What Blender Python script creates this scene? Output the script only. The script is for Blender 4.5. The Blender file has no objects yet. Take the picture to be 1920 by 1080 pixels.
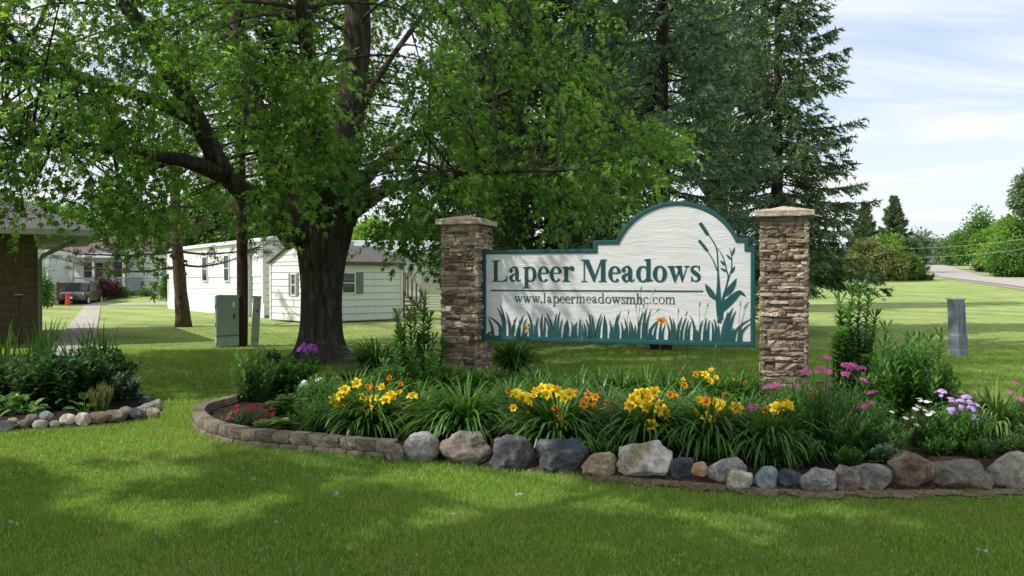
import bpy, math, random
import numpy as np
from mathutils import Vector, Matrix, noise as mnoise

rng = np.random.default_rng(7)
random.seed(7)
scene = bpy.context.scene
COL = scene.collection
PI = math.pi


def R(d):
    return math.radians(d) if np.ndim(d) == 0 else np.radians(d)


# ------------------------------------------------------------------ camera model
F, CX, HY, CH = 1500.0, 960.0, 527.0, 1.55


def at(px, py, Y):
    return np.array([(px - CX) / F * Y, Y, CH + (HY - py) / F * Y])


def gd(px, py, z=0.0):
    Y = (CH - z) * F / (py - HY)
    return np.array([(px - CX) / F * Y, Y, z])


def smooth(a, b, x):
    t = np.clip((np.asarray(x, float) - a) / (b - a), 0, 1)
    return t * t * (3 - 2 * t)


def terrain(x, y):
    x = np.asarray(x, float)
    y = np.asarray(y, float)
    r = x / np.maximum(y, 1.0)
    w = smooth(0.02, 0.40, r) * smooth(8, 30, y)
    p = np.interp(y, [0, 20, 35, 60, 75, 130, 160, 200, 215, 260, 420, 900, 4000],
                  [0, 0, 0.28, 1.02, 1.35, 2.24, 3.6, 5.55, 5.75, 4.6, 2.0, 0.0, -8])
    left = 0.5 * smooth(50, 60, y) * (1 - smooth(200, 500, y))
    return p * w + left * (1 - w)


# ------------------------------------------------------------------ mesh builder
class MB:
    def __init__(self):
        self.v, self.f, self.t, self.n = [], [], [], 0

    def add(self, verts, faces, mat=0, tint=0.5):
        verts = np.asarray(verts, float).reshape(-1, 3)
        if not isinstance(faces, list):
            faces = [faces]
        elif faces and not isinstance(faces[0], np.ndarray):
            d = {}
            for q in faces:
                d.setdefault(len(q), []).append(q)
            faces = [np.array(a) for a in d.values()]
        for fa in faces:
            fa = np.asarray(fa, int)
            if len(fa):
                self.f.append((fa + self.n, mat))
        self.v.append(verts)
        t = np.asarray(tint, float)
        self.t.append(np.full(len(verts), float(t)) if t.ndim == 0 else t)
        self.n += len(verts)
        return self

    def box(self, c, s, mat=0, rz=0.0, tint=0.5):
        x, y, z = s[0] / 2, s[1] / 2, s[2] / 2
        v = np.array([[-x, -y, -z], [x, -y, -z], [x, y, -z], [-x, y, -z], [-x, -y, z], [x, -y, z], [x, y, z], [-x, y, z]])
        if rz:
            ca, sa = math.cos(rz), math.sin(rz)
            v = np.stack([v[:, 0] * ca - v[:, 1] * sa, v[:, 0] * sa + v[:, 1] * ca, v[:, 2]], 1)
        f = np.array([[0, 3, 2, 1], [4, 5, 6, 7], [0, 1, 5, 4], [1, 2, 6, 5], [2, 3, 7, 6], [3, 0, 4, 7]])
        return self.add(v + np.asarray(c, float), f, mat, tint)

    def tube(self, pts, rad, sides=8, mat=0, tint=0.5, cap=True, ripple=None):
        pts = np.asarray(pts, float)
        n = len(pts)
        rad = np.broadcast_to(np.asarray(rad, float), (n,))
        T = np.gradient(pts, axis=0)
        T /= np.linalg.norm(T, axis=1)[:, None] + 1e-9
        ref = np.array([1.0, 0.0, 0.0]) if abs(T[:, 0].mean()) < 0.75 else np.array([0, 1.0, 0])
        S = np.cross(np.broadcast_to(ref, T.shape), T)
        S /= np.linalg.norm(S, axis=1)[:, None] + 1e-9
        B = np.cross(T, S)
        a = np.linspace(0, 2 * PI, sides, endpoint=False)
        rr = rad[:, None] * np.ones((n, sides))
        if ripple is not None:
            rr = rr * ripple(np.arange(n)[:, None], a[None, :])
        v = pts[:, None, :] + rr[:, :, None] * (np.cos(a)[None, :, None] * S[:, None, :] + np.sin(a)[None, :, None] * B[:, None, :])
        i = np.arange(n - 1)[:, None] * sides
        j = np.arange(sides)[None, :]
        k = (j + 1) % sides
        f = np.stack([i + j, i + k, i + sides + k, i + sides + j], -1).reshape(-1, 4)
        fl = [f]
        if cap:
            fl += [np.arange(sides)[None, ::-1], ((n - 1) * sides + np.arange(sides))[None, :]]
        tt = tint if np.ndim(tint) == 0 else np.repeat(np.asarray(tint), sides)
        return self.add(v.reshape(-1, 3), fl, mat, tt)

    def cyl(self, p0, p1, r, sides=12, mat=0, tint=0.5, r1=None):
        return self.tube([p0, p1], [r, r if r1 is None else r1], sides, mat, tint)

    def inst(self, tv, tf, P, T, N, scale, mat=0, tint=None):
        """copies of a small template (leaf, needle, petal) merged in one mesh"""
        n = len(P)
        if n == 0:
            return self
        T = T / (np.linalg.norm(T, axis=1)[:, None] + 1e-9)
        S = np.cross(N, T)
        S /= np.linalg.norm(S, axis=1)[:, None] + 1e-9
        Nn = np.cross(T, S)
        sc = np.broadcast_to(np.asarray(scale, float), (n,))[:, None, None]
        v = P[:, None, :] + sc * (tv[None, :, 0:1] * T[:, None, :] + tv[None, :, 1:2] * S[:, None, :] + tv[None, :, 2:3] * Nn[:, None, :])
        k = len(tv)
        off = (np.arange(n) * k)[:, None, None]
        fl = [(fa[None] + off).reshape(-1, fa.shape[1]) for fa in (tf if isinstance(tf, list) else [tf])]
        t = rng.random(n) if tint is None else np.broadcast_to(np.asarray(tint, float), (n,))
        return self.add(v.reshape(-1, 3), fl, mat, np.repeat(t, k))

    def mesh(self, name, mats, smooth_=False):
        me = bpy.data.meshes.new(name)
        v = np.concatenate(self.v)
        nl = sum(f.size for f, _ in self.f)
        npoly = sum(len(f) for f, _ in self.f)
        me.vertices.add(len(v))
        me.vertices.foreach_set('co', v.ravel())
        me.loops.add(nl)
        me.loops.foreach_set('vertex_index', np.concatenate([f.ravel() for f, _ in self.f]).astype(np.int32))
        me.polygons.add(npoly)
        tot = np.concatenate([np.full(len(f), f.shape[1]) for f, _ in self.f])
        me.polygons.foreach_set('loop_start', (np.cumsum(tot) - tot).astype(np.int32))
        if not isinstance(mats, (list, tuple)):
            mats = [mats]
        for m in mats:
            me.materials.append(m)
        me.polygons.foreach_set('material_index', np.concatenate([np.full(len(f), m) for f, m in self.f]).astype(np.int32))
        me.polygons.foreach_set('use_smooth', np.full(npoly, bool(smooth_)))
        a = me.attributes.new('tint', 'FLOAT', 'POINT')
        a.data.foreach_set('value', np.concatenate(self.t).astype(np.float32))
        me.update(calc_edges=True)
        me.validate()
        return me

    def obj(self, name, mats, parent=None, smooth_=False, loc=None):
        o = bpy.data.objects.new(name, self.mesh(name, mats, smooth_))
        COL.objects.link(o)
        if parent is not None:
            o.parent = parent
        if loc is not None:
            o.location = loc
        return o


def tag(o, label=None, cat=None, group=None, kind=None):
    for k, v in (('label', label), ('category', cat), ('group', group), ('kind', kind)):
        if v:
            o[k] = v
    return o


def thing(name, label, cat, loc=(0, 0, 0), rz=0.0, group=None):
    o = bpy.data.objects.new(name, None)
    o.empty_display_size = 0.2
    COL.objects.link(o)
    o.location = loc
    o.rotation_euler = (0, 0, rz)
    return tag(o, label, cat, group)


# ------------------------------------------------------------------ materials
def new_mat(name):
    m = bpy.data.materials.new(name)
    m.use_nodes = True
    nt = m.node_tree
    nt.nodes.clear()
    return m, nt


class NT:
    def __init__(s, nt):
        s.nt = nt

    def n(s, typ, **kw):
        nd = s.nt.nodes.new(typ)
        for k, v in kw.items():
            setattr(nd, k, v)
        return nd

    def l(s, a, b):
        s.nt.links.new(a, b)

    def noise(s, scale, detail=5, rough=0.6, vec=None, dist=0.0):
        nd = s.n('ShaderNodeTexNoise')
        nd.inputs['Scale'].default_value = scale
        nd.inputs['Detail'].default_value = detail
        nd.inputs['Roughness'].default_value = rough
        nd.inputs['Distortion'].default_value = dist
        if vec is not None:
            s.l(vec, nd.inputs['Vector'])
        return nd.outputs['Fac']

    def coord(s, which='Object', scale=(1, 1, 1), rot=(0, 0, 0)):
        c = s.n('ShaderNodeTexCoord')
        mp = s.n('ShaderNodeMapping')
        mp.inputs['Scale'].default_value = scale
        mp.inputs['Rotation'].default_value = rot
        s.l(c.outputs[which], mp.inputs['Vector'])
        return mp.outputs['Vector']

    def ramp(s, fac, stops, interp='LINEAR'):
        r = s.n('ShaderNodeValToRGB')
        r.color_ramp.interpolation = interp
        e = r.color_ramp.elements
        while len(e) < len(stops):
            e.new(0.5)
        for el, (p, c) in zip(e, stops):
            el.position = p
            el.color = (c, c, c, 1) if not isinstance(c, (tuple, list)) else (*c[:3], 1)
        s.l(fac, r.inputs['Fac'])
        return r.outputs['Color']

    def mix(s, fac, a, b, blend='MIX'):
        m = s.n('ShaderNodeMix', data_type='RGBA', blend_type=blend)
        for sock, v in ((m.inputs[0], fac), (m.inputs[6], a), (m.inputs[7], b)):
            if isinstance(v, (int, float)):
                sock.default_value = v
            elif isinstance(v, (tuple, list)):
                sock.default_value = (*v[:3], 1)
            else:
                s.l(v, sock)
        return m.outputs[2]

    def math(s, op, a, b=0.0):
        m = s.n('ShaderNodeMath', operation=op)
        for sock, v in ((m.inputs[0], a), (m.inputs[1], b)):
            if isinstance(v, (int, float)):
                sock.default_value = v
            else:
                s.l(v, sock)
        return m.outputs[0]

    def tint(s):
        a = s.n('ShaderNodeAttribute', attribute_name='tint')
        return a.outputs['Fac']

    def bump(s, h, strength=0.4, dist=0.02):
        b = s.n('ShaderNodeBump')
        b.inputs['Strength'].default_value = strength
        b.inputs['Distance'].default_value = dist
        s.l(h, b.inputs['Height'])
        return b.outputs['Normal']

    def out(s, col, rough=0.8, normal=None, spec=0.3, metal=0.0, trans=None, trans_fac=0.35):
        p = s.n('ShaderNodeBsdfPrincipled')
        for sock, v in ((p.inputs['Base Color'], col), (p.inputs['Roughness'], rough)):
            if isinstance(v, (int, float)):
                sock.default_value = v
            elif isinstance(v, (tuple, list)):
                sock.default_value = (*v[:3], 1)
            else:
                s.l(v, sock)
        p.inputs['Specular IOR Level'].default_value = spec
        p.inputs['Metallic'].default_value = metal
        if normal is not None:
            s.l(normal, p.inputs['Normal'])
        o = s.n('ShaderNodeOutputMaterial')
        if trans is None:
            s.l(p.outputs[0], o.inputs['Surface'])
        else:
            t = s.n('ShaderNodeBsdfTranslucent')
            if isinstance(trans, (tuple, list)):
                t.inputs['Color'].default_value = (*trans[:3], 1)
            else:
                s.l(trans, t.inputs['Color'])
            mx = s.n('ShaderNodeMixShader')
            mx.inputs[0].default_value = trans_fac
            s.l(p.outputs[0], mx.inputs[1])
            s.l(t.outputs[0], mx.inputs[2])
            s.l(mx.outputs[0], o.inputs['Surface'])


def leaf_mat(name, dark, mid, light, trans=2.0, tf=0.35, rough=0.5, spec=0.35, clump=0.8):
    m, nt = new_mat(name)
    s = NT(nt)
    t = s.tint()
    cl = s.noise(clump, 2, 0.5, s.coord('Object'))
    f = s.math('ADD', s.math('MULTIPLY', t, 0.6), s.math('MULTIPLY', cl, 0.55))
    c = s.ramp(f, [(0.2, dark), (0.55, mid), (0.95, light)])
    tr = s.mix(1.0, c, (trans * 1.05, trans, trans * 0.55), 'MULTIPLY')
    s.out(c, rough, None, spec, trans=tr, trans_fac=tf)
    return m


def plain(name, col, rough=0.6, spec=0.3, metal=0.0, var=0.12, scale=6.0, bump=0.0, bscale=40.0):
    m, nt = new_mat(name)
    s = NT(nt)
    v = s.coord('Object')
    n = s.noise(scale, 6, 0.65, v)
    d = tuple(max(0, c * (1 - var * 1.6)) for c in col)
    l = tuple(min(1, c * (1 + var)) for c in col)
    c = s.ramp(n, [(0.3, d), (0.7, l)])
    nm = s.bump(s.noise(bscale, 6, 0.6, v), bump, 0.01) if bump else None
    s.out(c, rough, nm, spec, metal)
    return m


def bark_mat(name, c0, c1, sx=14.0, sz=1.6, bump=0.9, dist=0.03):
    m, nt = new_mat(name)
    s = NT(nt)
    v = s.coord('Object', (sx, sx, sz))
    n = s.noise(1.0, 7, 0.62, v, 0.6)
    big = s.noise(1.3, 3, 0.5, s.coord('Object'))
    c = s.ramp(n, [(0.32, tuple(x * 0.35 for x in c0)), (0.5, c0), (0.72, c1)])
    c = s.mix(s.ramp(big, [(0.4, 0.0), (0.7, 0.5)]), c, tuple(x * 0.55 for x in c1))
    s.out(c, 0.95, s.bump(n, bump, dist), 0.15)
    return m


def stone_mat(name, a, b, c, scale=7.0, speck=0.25, bump=0.5):
    m, nt = new_mat(name)
    s = NT(nt)
    v = s.coord('Object')
    n = s.noise(scale, 8, 0.68, v, 0.4)
    n2 = s.noise(scale * 0.35, 3, 0.5, v)
    fine = s.noise(130, 3, 0.7, v)
    col = s.ramp(n, [(0.38, a), (0.52, b), (0.64, c)])
    col = s.mix(s.ramp(n2, [(0.46, 0.0), (0.62, 0.55)]), col, b)
    col = s.mix(speck, col, s.ramp(fine, [(0.38, 0.02), (0.62, 0.85)]), 'OVERLAY')
    mid = s.noise(scale * 4.5, 6, 0.7, v, 0.3)
    col = s.mix(0.55, col, s.ramp(mid, [(0.35, 0.22), (0.65, 0.78)]), 'OVERLAY')
    h = s.math('ADD', s.math('ADD', n, s.math('MULTIPLY', mid, 0.45)), s.math('MULTIPLY', fine, 0.16))
    s.out(col, 0.85, s.bump(h, min(1.0, bump * 1.5), 0.03), 0.25)
    return m


M = {}
M['maple_leaf'] = leaf_mat('maple_leaf', (0.024, 0.066, 0.014), (0.082, 0.178, 0.028), (0.24, 0.40, 0.075), 2.1, 0.42)
M['wood_leaf'] = leaf_mat('wood_leaf', (0.028, 0.078, 0.016), (0.07, 0.165, 0.028), (0.14, 0.26, 0.05), 2.2, 0.38, clump=0.35)
M['bright_leaf'] = leaf_mat('bright_leaf', (0.05, 0.11, 0.018), (0.12, 0.235, 0.032), (0.21, 0.35, 0.055), 2.0, 0.38, clump=0.35)
M['olive_leaf'] = leaf_mat('olive_leaf', (0.07, 0.09, 0.025), (0.135, 0.165, 0.05), (0.20, 0.22, 0.075), 1.8, 0.3, clump=0.5)
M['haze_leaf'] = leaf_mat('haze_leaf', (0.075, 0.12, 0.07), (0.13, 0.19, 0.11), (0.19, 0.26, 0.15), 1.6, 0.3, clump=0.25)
M['spruce_needle'] = leaf_mat('spruce_needle', (0.038, 0.075, 0.036), (0.09, 0.15, 0.07), (0.17, 0.24, 0.11), 1.5, 0.25, 0.6, 0.25)
M['blue_needle'] = leaf_mat('blue_needle', (0.046, 0.090, 0.058), (0.125, 0.205, 0.135), (0.24, 0.34, 0.24), 1.4, 0.22, 0.6, 0.25)
M['pine_needle'] = leaf_mat('pine_needle', (0.035, 0.05, 0.015), (0.075, 0.095, 0.03), (0.12, 0.13, 0.05), 1.6, 0.2, 0.6, 0.25)
M['daylily_leaf'] = leaf_mat('daylily_leaf', (0.024, 0.068, 0.010), (0.058, 0.148, 0.020), (0.12, 0.25, 0.045), 1.9, 0.3, 0.4, 0.45, clump=3.0)
M['perennial_leaf'] = leaf_mat('perennial_leaf', (0.026, 0.075, 0.013), (0.062, 0.165, 0.025), (0.125, 0.27, 0.055), 1.9, 0.3, 0.45, 0.4, clump=3.0)
M['dark_leaf'] = leaf_mat('dark_leaf', (0.014, 0.040, 0.012), (0.030, 0.085, 0.020), (0.065, 0.15, 0.04), 1.5, 0.22, 0.35, 0.5, clump=3.0)
M['pale_leaf'] = leaf_mat('pale_leaf', (0.06, 0.12, 0.03), (0.12, 0.21, 0.05), (0.2, 0.3, 0.10), 1.6, 0.3, 0.5, 0.35, clump=3.0)
M['sage_leaf'] = leaf_mat('sage_leaf', (0.06, 0.11, 0.07), (0.11, 0.18, 0.11), (0.18, 0.26, 0.17), 1.4, 0.25, 0.6, 0.2, clump=3.0)
M['purple_leaf'] = leaf_mat('purple_leaf', (0.03, 0.012, 0.016), (0.07, 0.025, 0.03), (0.12, 0.05, 0.05), 1.6, 0.3)
M['yellow_petal'] = leaf_mat('yellow_petal', (0.78, 0.40, 0.008), (0.92, 0.66, 0.02), (0.94, 0.75, 0.06), 1.0, 0.3, 0.5, 0.2, clump=8.0)
M['orange_petal'] = leaf_mat('orange_petal', (0.55, 0.15, 0.010), (0.75, 0.28, 0.015), (0.85, 0.38, 0.03), 1.0, 0.3, 0.5, 0.2)
M['pink_petal'] = leaf_mat('pink_petal', (0.34, 0.05, 0.20), (0.52, 0.10, 0.33), (0.66, 0.20, 0.46), 1.0, 0.25, 0.6, 0.1)
M['purple_petal'] = leaf_mat('purple_petal', (0.34, 0.07, 0.52), (0.50, 0.14, 0.72), (0.62, 0.26, 0.82), 1.0, 0.25, 0.6, 0.1)
M['lavender_petal'] = leaf_mat('lavender_petal', (0.38, 0.22, 0.6), (0.52, 0.33, 0.72), (0.66, 0.48, 0.82), 1.0, 0.25, 0.6, 0.1)
M['white_petal'] = leaf_mat('white_petal', (0.62, 0.64, 0.62), (0.76, 0.78, 0.76), (0.84, 0.84, 0.8), 1.0, 0.25, 0.6, 0.1)
M['red_petal'] = leaf_mat('red_petal', (0.28, 0.012, 0.02), (0.45, 0.02, 0.04), (0.6, 0.06, 0.08), 1.0, 0.2, 0.6, 0.1)
M['stem'] = plain('green_stem', (0.05, 0.11, 0.025), 0.6, var=0.3, scale=12)
M['maple_bark'] = bark_mat('maple_bark', (0.062, 0.050, 0.040), (0.155, 0.132, 0.112), 13, 2.3, 1.0, 0.06)
M['branch_bark'] = bark_mat('branch_bark', (0.035, 0.028, 0.02), (0.075, 0.06, 0.045), 18, 4, 0.6, 0.02)
M['pine_bark'] = bark_mat('pine_bark', (0.105, 0.068, 0.048), (0.175, 0.12, 0.088), 12, 5, 0.8, 0.03)
M['spruce_bark'] = bark_mat('spruce_bark', (0.045, 0.034, 0.028), (0.10, 0.08, 0.065), 14, 8, 0.6, 0.02)
M['pole_wood'] = bark_mat('pole_wood', (0.075, 0.045, 0.03), (0.13, 0.085, 0.06), 40, 1.2, 0.5, 0.01)
M['grey_wood'] = bark_mat('grey_wood', (0.16, 0.13, 0.11), (0.27, 0.23, 0.20), 30, 30, 0.3, 0.01)


def streaked(name, col, amount=0.5):
    m, nt = new_mat(name)
    s = NT(nt)
    a = s.noise(1.0, 6, 0.65, s.coord('Object', (5, 5, .35)))
    d = s.noise(1.6, 5, 0.6, s.coord('Object'))
    c = s.mix(s.ramp(a, [(0.5, 0.0), (0.75, amount)]), col, tuple(x * k for x, k in zip(col, (.72, .72, .66))))
    c = s.mix(s.ramp(d, [(0.5, 0.0), (0.75, amount * .7)]), c, tuple(x * .82 for x in col))
    s.out(c, 0.5, None, 0.3)
    return m


M['white_paint'] = streaked('white_paint', (0.80, 0.80, 0.80))
M['shed_paint'] = streaked('shed_paint', (0.76, 0.78, 0.76))
M['goldenrod_leaf'] = leaf_mat('goldenrod_leaf', (0.05, 0.11, 0.025), (0.105, 0.21, 0.045), (0.18, 0.31, 0.09), 1.8, 0.32, 0.45, 0.4, clump=3.0)
M['lap_shade'] = plain('lap_shade', (0.30, 0.31, 0.31), 0.8)  # grey for the shade lines painted along the lap boards
M['cream_siding'] = plain('cream_siding', (0.62, 0.60, 0.50), 0.55, var=0.05, scale=2.0)
M['dark_roof'] = plain('dark_roof', (0.13, 0.12, 0.12), 0.9, var=0.3, scale=25, bump=0.4)
M['brown_roof'] = plain('brown_roof', (0.15, 0.105, 0.09), 0.9, var=0.3, scale=20, bump=0.4)
M['grey_metal'] = plain('grey_metal', (0.36, 0.40, 0.42), 0.45, 0.4, 0.2, 0.12, 3)
M['white_metal'] = plain('white_metal', (0.72, 0.73, 0.74), 0.4, 0.4, 0.1, 0.06, 3)
M['dark_glass'] = plain('dark_glass', (0.03, 0.04, 0.045), 0.08, 0.6, 0.0, 0.3, 2)
M['grey_shutter'] = plain('grey_shutter', (0.20, 0.22, 0.22), 0.6, var=0.1)
M['blue_shutter'] = plain('blue_shutter', (0.20, 0.32, 0.36), 0.6, var=0.1)
M['deck_wood'] = plain('deck_wood', (0.16, 0.10, 0.07), 0.8, var=0.3, scale=9)
M['brown_panel'] = plain('brown_panel', (0.10, 0.035, 0.024), 0.7, var=0.2)
M['cabinet_green'] = plain('cabinet_green', (0.31, 0.39, 0.31), 0.5, 0.35, 0, 0.1, 5, 0.1, 60)
M['cabinet_dark'] = plain('cabinet_dark', (0.08, 0.10, 0.08), 0.6, var=0.1)
M['rust'] = plain('rust', (0.10, 0.045, 0.025), 0.9, var=0.4, scale=30)
M['bollard_grey'] = plain('bollard_grey', (0.20, 0.225, 0.25), 0.6, 0.3, 0, 0.18, 5, 0.15, 30)
M['black_iron'] = plain('black_iron', (0.015, 0.015, 0.016), 0.5)
M['bin_plastic'] = plain('bin_plastic', (0.018, 0.026, 0.026), 0.5)
M['rubber'] = plain('rubber', (0.015, 0.015, 0.015), 0.8)
M['chrome'] = plain('chrome', (0.55, 0.55, 0.56), 0.3, 0.5, 0.8, 0.05)
M['car_brown'] = plain('car_brown', (0.13, 0.088, 0.07), 0.22, 0.6, 0.35, 0.05)
M['car_silver'] = plain('car_silver', (0.30, 0.31, 0.33), 0.25, 0.6, 0.4, 0.05)
M['red_paint'] = plain('red_paint', (0.62, 0.05, 0.03), 0.5, var=0.1)
M['teal'] = plain('sign_teal', (0.012, 0.078, 0.080), 0.42, 0.4, 0, 0.10, 4, 0.05, 60)
M['teal_dark'] = plain('sign_teal_letters', (0.010, 0.070, 0.070), 0.45, 0.4, 0, 0.12, 8)
M['url_dark'] = plain('sign_small_letters', (0.04, 0.085, 0.075), 0.5, 0.3, 0, 0.12, 8)
M['cap_stone'] = stone_mat('cap_stone', (0.30, 0.245, 0.18), (0.44, 0.365, 0.275), (0.56, 0.48, 0.38), 9, 0.25, 0.35)
M['gutter'] = plain('gutter_paint', (0.42, 0.42, 0.36), 0.5, var=0.08)
M['soffit'] = plain('soffit_paint', (0.16, 0.17, 0.12), 0.7, var=0.1)


def mat_sign_panel():
    m, nt = new_mat('sign_wood_white')
    s = NT(nt)
    v = s.coord('Object', (0.55, 1, 7.5))
    warp = s.noise(1.1, 2, 0.5, s.coord('Object', (1, 1, 1.6)))
    mx = s.n('ShaderNodeVectorMath', operation='ADD')
    s.l(v, mx.inputs[0])
    cb = s.n('ShaderNodeCombineXYZ')
    s.l(s.math('MULTIPLY', warp, 3.2), cb.inputs[2])
    s.l(cb.outputs[0], mx.inputs[1])
    g = s.noise(2.6, 9, 0.70, mx.outputs[0], 0.5)
    rip = s.n('ShaderNodeTexWave', wave_type='BANDS', bands_direction='Z')
    rip.inputs['Scale'].default_value = 2.0
    rip.inputs['Distortion'].default_value = 5.0
    rip.inputs['Detail'].default_value = 3
    s.l(mx.outputs[0], rip.inputs['Vector'])
    h = s.math('ADD', g, s.math('MULTIPLY', rip.outputs['Fac'], 0.09))
    dirt = s.noise(1.8, 6, 0.65, s.coord('Object', (1, 1, 1.5)))
    c = s.ramp(h, [(0.40, (0.60, 0.60, 0.595)), (0.62, (0.71, 0.71, 0.705)), (0.85, (0.75, 0.75, 0.745))])
    c = s.mix(s.ramp(dirt, [(0.45, 0.0), (0.75, 0.35)]), c, (0.52, 0.51, 0.48))
    s.out(c, 0.55, s.bump(h, 0.6, 0.014), 0.3)
    return m


M['sign_panel'] = mat_sign_panel()


def mat_ledgestone():
    m, nt = new_mat('ledge_stone')
    s = NT(nt)
    v = s.coord('Object')
    t = s.tint()
    c = s.ramp(t, [(0.0, (0.115, 0.082, 0.056)), (0.35, (0.22, 0.168, 0.119)), (0.7, (0.32, 0.255, 0.188)), (1.0, (0.48, 0.40, 0.31))])
    n = s.noise(16, 8, 0.68, s.coord('Object', (1, 1, 1.6)))
    c = s.mix(0.65, c, s.ramp(n, [(0.3, 0.2), (0.7, 0.85)]), 'OVERLAY')
    s.out(c, 0.88, s.bump(n, 0.7, 0.025), 0.2)
    return m


M['ledge_stone'] = mat_ledgestone()


def mat_block():
    m, nt = new_mat('wall_block')
    s = NT(nt)
    v = s.coord('Object')
    oi = s.n('ShaderNodeObjectInfo')
    c = s.ramp(oi.outputs['Random'], [(0.0, (0.14, 0.118, 0.088)), (0.5, (0.185, 0.157, 0.118)), (1.0, (0.235, 0.20, 0.152))])
    n = s.noise(22, 8, 0.7, v)
    st = s.noise(3.5, 4, 0.6, v)
    c = s.mix(0.6, c, s.ramp(n, [(0.3, 0.25), (0.7, 0.8)]), 'OVERLAY')
    c = s.mix(s.ramp(st, [(0.5, 0.0), (0.72, 0.6)]), c, (0.09, 0.085, 0.06))
    s.out(c, 0.95, s.bump(n, 0.8, 0.02), 0.15)
    return m


M['wall_block'] = mat_block()


def mat_brick():
    m, nt = new_mat('brown_brick')
    s = NT(nt)
    v = s.coord('Object', (1, 1, 1), (R(90), 0, 0))
    b = s.n('ShaderNodeTexBrick')
    b.inputs['Color1'].default_value = (0.085, 0.062, 0.03, 1)
    b.inputs['Color2'].default_value = (0.115, 0.082, 0.042, 1)
    b.inputs['Mortar'].default_value = (0.13, 0.115, 0.08, 1)
    b.inputs['Scale'].default_value = 1.0
    b.inputs['Brick Width'].default_value = 0.21
    b.inputs['Row Height'].default_value = 0.075
    b.inputs['Mortar Size'].default_value = 0.006
    s.l(v, b.inputs['Vector'])
    c = s.mix(0.5, b.outputs['Color'], s.ramp(s.noise(9, 6, 0.6, v), [(0.3, 0.25), (0.7, 0.75)]), 'OVERLAY')
    s.out(c, 0.9, s.bump(s.math('SUBTRACT', 1.0, b.outputs['Fac']), 0.6, 0.01), 0.2)
    return m


M['brick'] = mat_brick()


def mat_ground():
    m, nt = new_mat('lawn_ground')
    s = NT(nt)
    g = s.coord('Object')
    big = s.noise(0.35, 5, 0.6, g)
    mid = s.noise(2.2, 6, 0.65, g)
    fine = s.noise(38, 6, 0.75, g)
    strip = s.n('ShaderNodeTexWave', wave_type='BANDS', bands_direction='DIAGONAL')
    strip.inputs['Scale'].default_value = 0.16
    strip.inputs['Distortion'].default_value = 1.2
    s.l(g, strip.inputs['Vector'])
    c = s.ramp(big, [(0.3, (0.21, 0.28, 0.075)), (0.55, (0.29, 0.36, 0.12)), (0.75, (0.38, 0.41, 0.18))])
    sepy = s.n('ShaderNodeSeparateXYZ')
    s.l(g, sepy.inputs[0])
    near = s.ramp(big, [(0.3, (0.10, 0.19, 0.030)), (0.55, (0.145, 0.235, 0.045)), (0.75, (0.22, 0.28, 0.08))])
    yf = s.math('DIVIDE', sepy.outputs[1], 100.0)
    c = s.mix(s.ramp(yf, [(0.13, 0.0), (0.26, 1.0)]), near, c)
    c = s.mix(0.55, c, s.ramp(mid, [(0.3, 0.28), (0.7, 0.72)]), 'OVERLAY')
    c = s.mix(0.75, c, s.ramp(fine, [(0.3, 0.18), (0.7, 0.82)]), 'OVERLAY')
    c = s.mix(0.16, c, s.ramp(strip.outputs['Fac'], [(0.3, 0.3), (0.7, 0.7)]), 'OVERLAY')
    s.out(c, 0.95, s.bump(s.math('ADD', fine, s.math('MULTIPLY', mid, 0.6)), 0.7, 0.05), 0.1)
    return m


M['ground'] = mat_ground()


def mat_grass():
    m, nt = new_mat('grass_blade')
    s = NT(nt)
    t = s.tint()
    g = s.coord('Object')
    big = s.noise(0.9, 5, 0.65, g)
    c = s.ramp(t, [(0.0, (0.078, 0.168, 0.020)), (0.5, (0.178, 0.305, 0.046)), (0.80, (0.30, 0.41, 0.10)), (1.0, (0.50, 0.45, 0.23))])
    c = s.mix(s.ramp(big, [(0.48, 0.0), (0.68, 0.6)]), c, (0.29, 0.30, 0.095))
    s.out(c, 0.55, None, 0.25, trans=s.mix(1.0, c, (1.9, 1.8, 1.0), 'MULTIPLY'), trans_fac=0.42)
    return m


M['grass'] = mat_grass()
M['soil'] = plain('bed_soil', (0.032, 0.024, 0.017), 0.95, 0.1, 0, 0.5, 9, 1.0, 35)
M['mulch'] = plain('straw_mulch', (0.24, 0.185, 0.12), 0.95, 0.1, 0, 0.5, 30, 1.0, 60)
M['concrete'] = plain('path_concrete', (0.40, 0.36, 0.31), 0.9, 0.2, 0, 0.16, 3, 0.3, 60)
M['road'] = plain('road_asphalt', (0.37, 0.35, 0.33), 0.9, 0.2, 0, 0.10, 0.6, 0.1, 10)
M['gravel'] = plain('road_shoulder', (0.30, 0.26, 0.20), 0.95, 0.1, 0, 0.2, 2)

# ------------------------------------------------------------------ world, sun, camera
SUN_EL, SUN_AZ = R(47), math.atan2(-0.25, -0.97)      # direction TO the sun in the ground plane
sd = Vector((math.cos(SUN_AZ) * math.cos(SUN_EL), math.sin(SUN_AZ) * math.cos(SUN_EL), math.sin(SUN_EL)))
w = bpy.data.worlds.new('World')
scene.world = w
w.use_nodes = True
wn = w.node_tree
wn.nodes.clear()
s = NT(wn)
sky = s.n('ShaderNodeTexSky', sky_type='NISHITA')
sky.sun_disc = False
sky.sun_elevation = SUN_EL
sky.sun_rotation = math.atan2(sd.x, sd.y)
sky.air_density = 1.0
sky.dust_density = 1.5
sky.ozone_density = 1.0
tc = s.n('ShaderNodeTexCoord')
sp = s.n('ShaderNodeSeparateXYZ')
s.l(tc.outputs['Generated'], sp.inputs[0])
zz = s.math('ADD', s.math('MAXIMUM', sp.outputs[2], 0.0), 0.10)
cb = s.n('ShaderNodeCombineXYZ')
s.l(s.math('MULTIPLY', s.math('DIVIDE', sp.outputs[0], zz), 0.55), cb.inputs[0])
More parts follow.
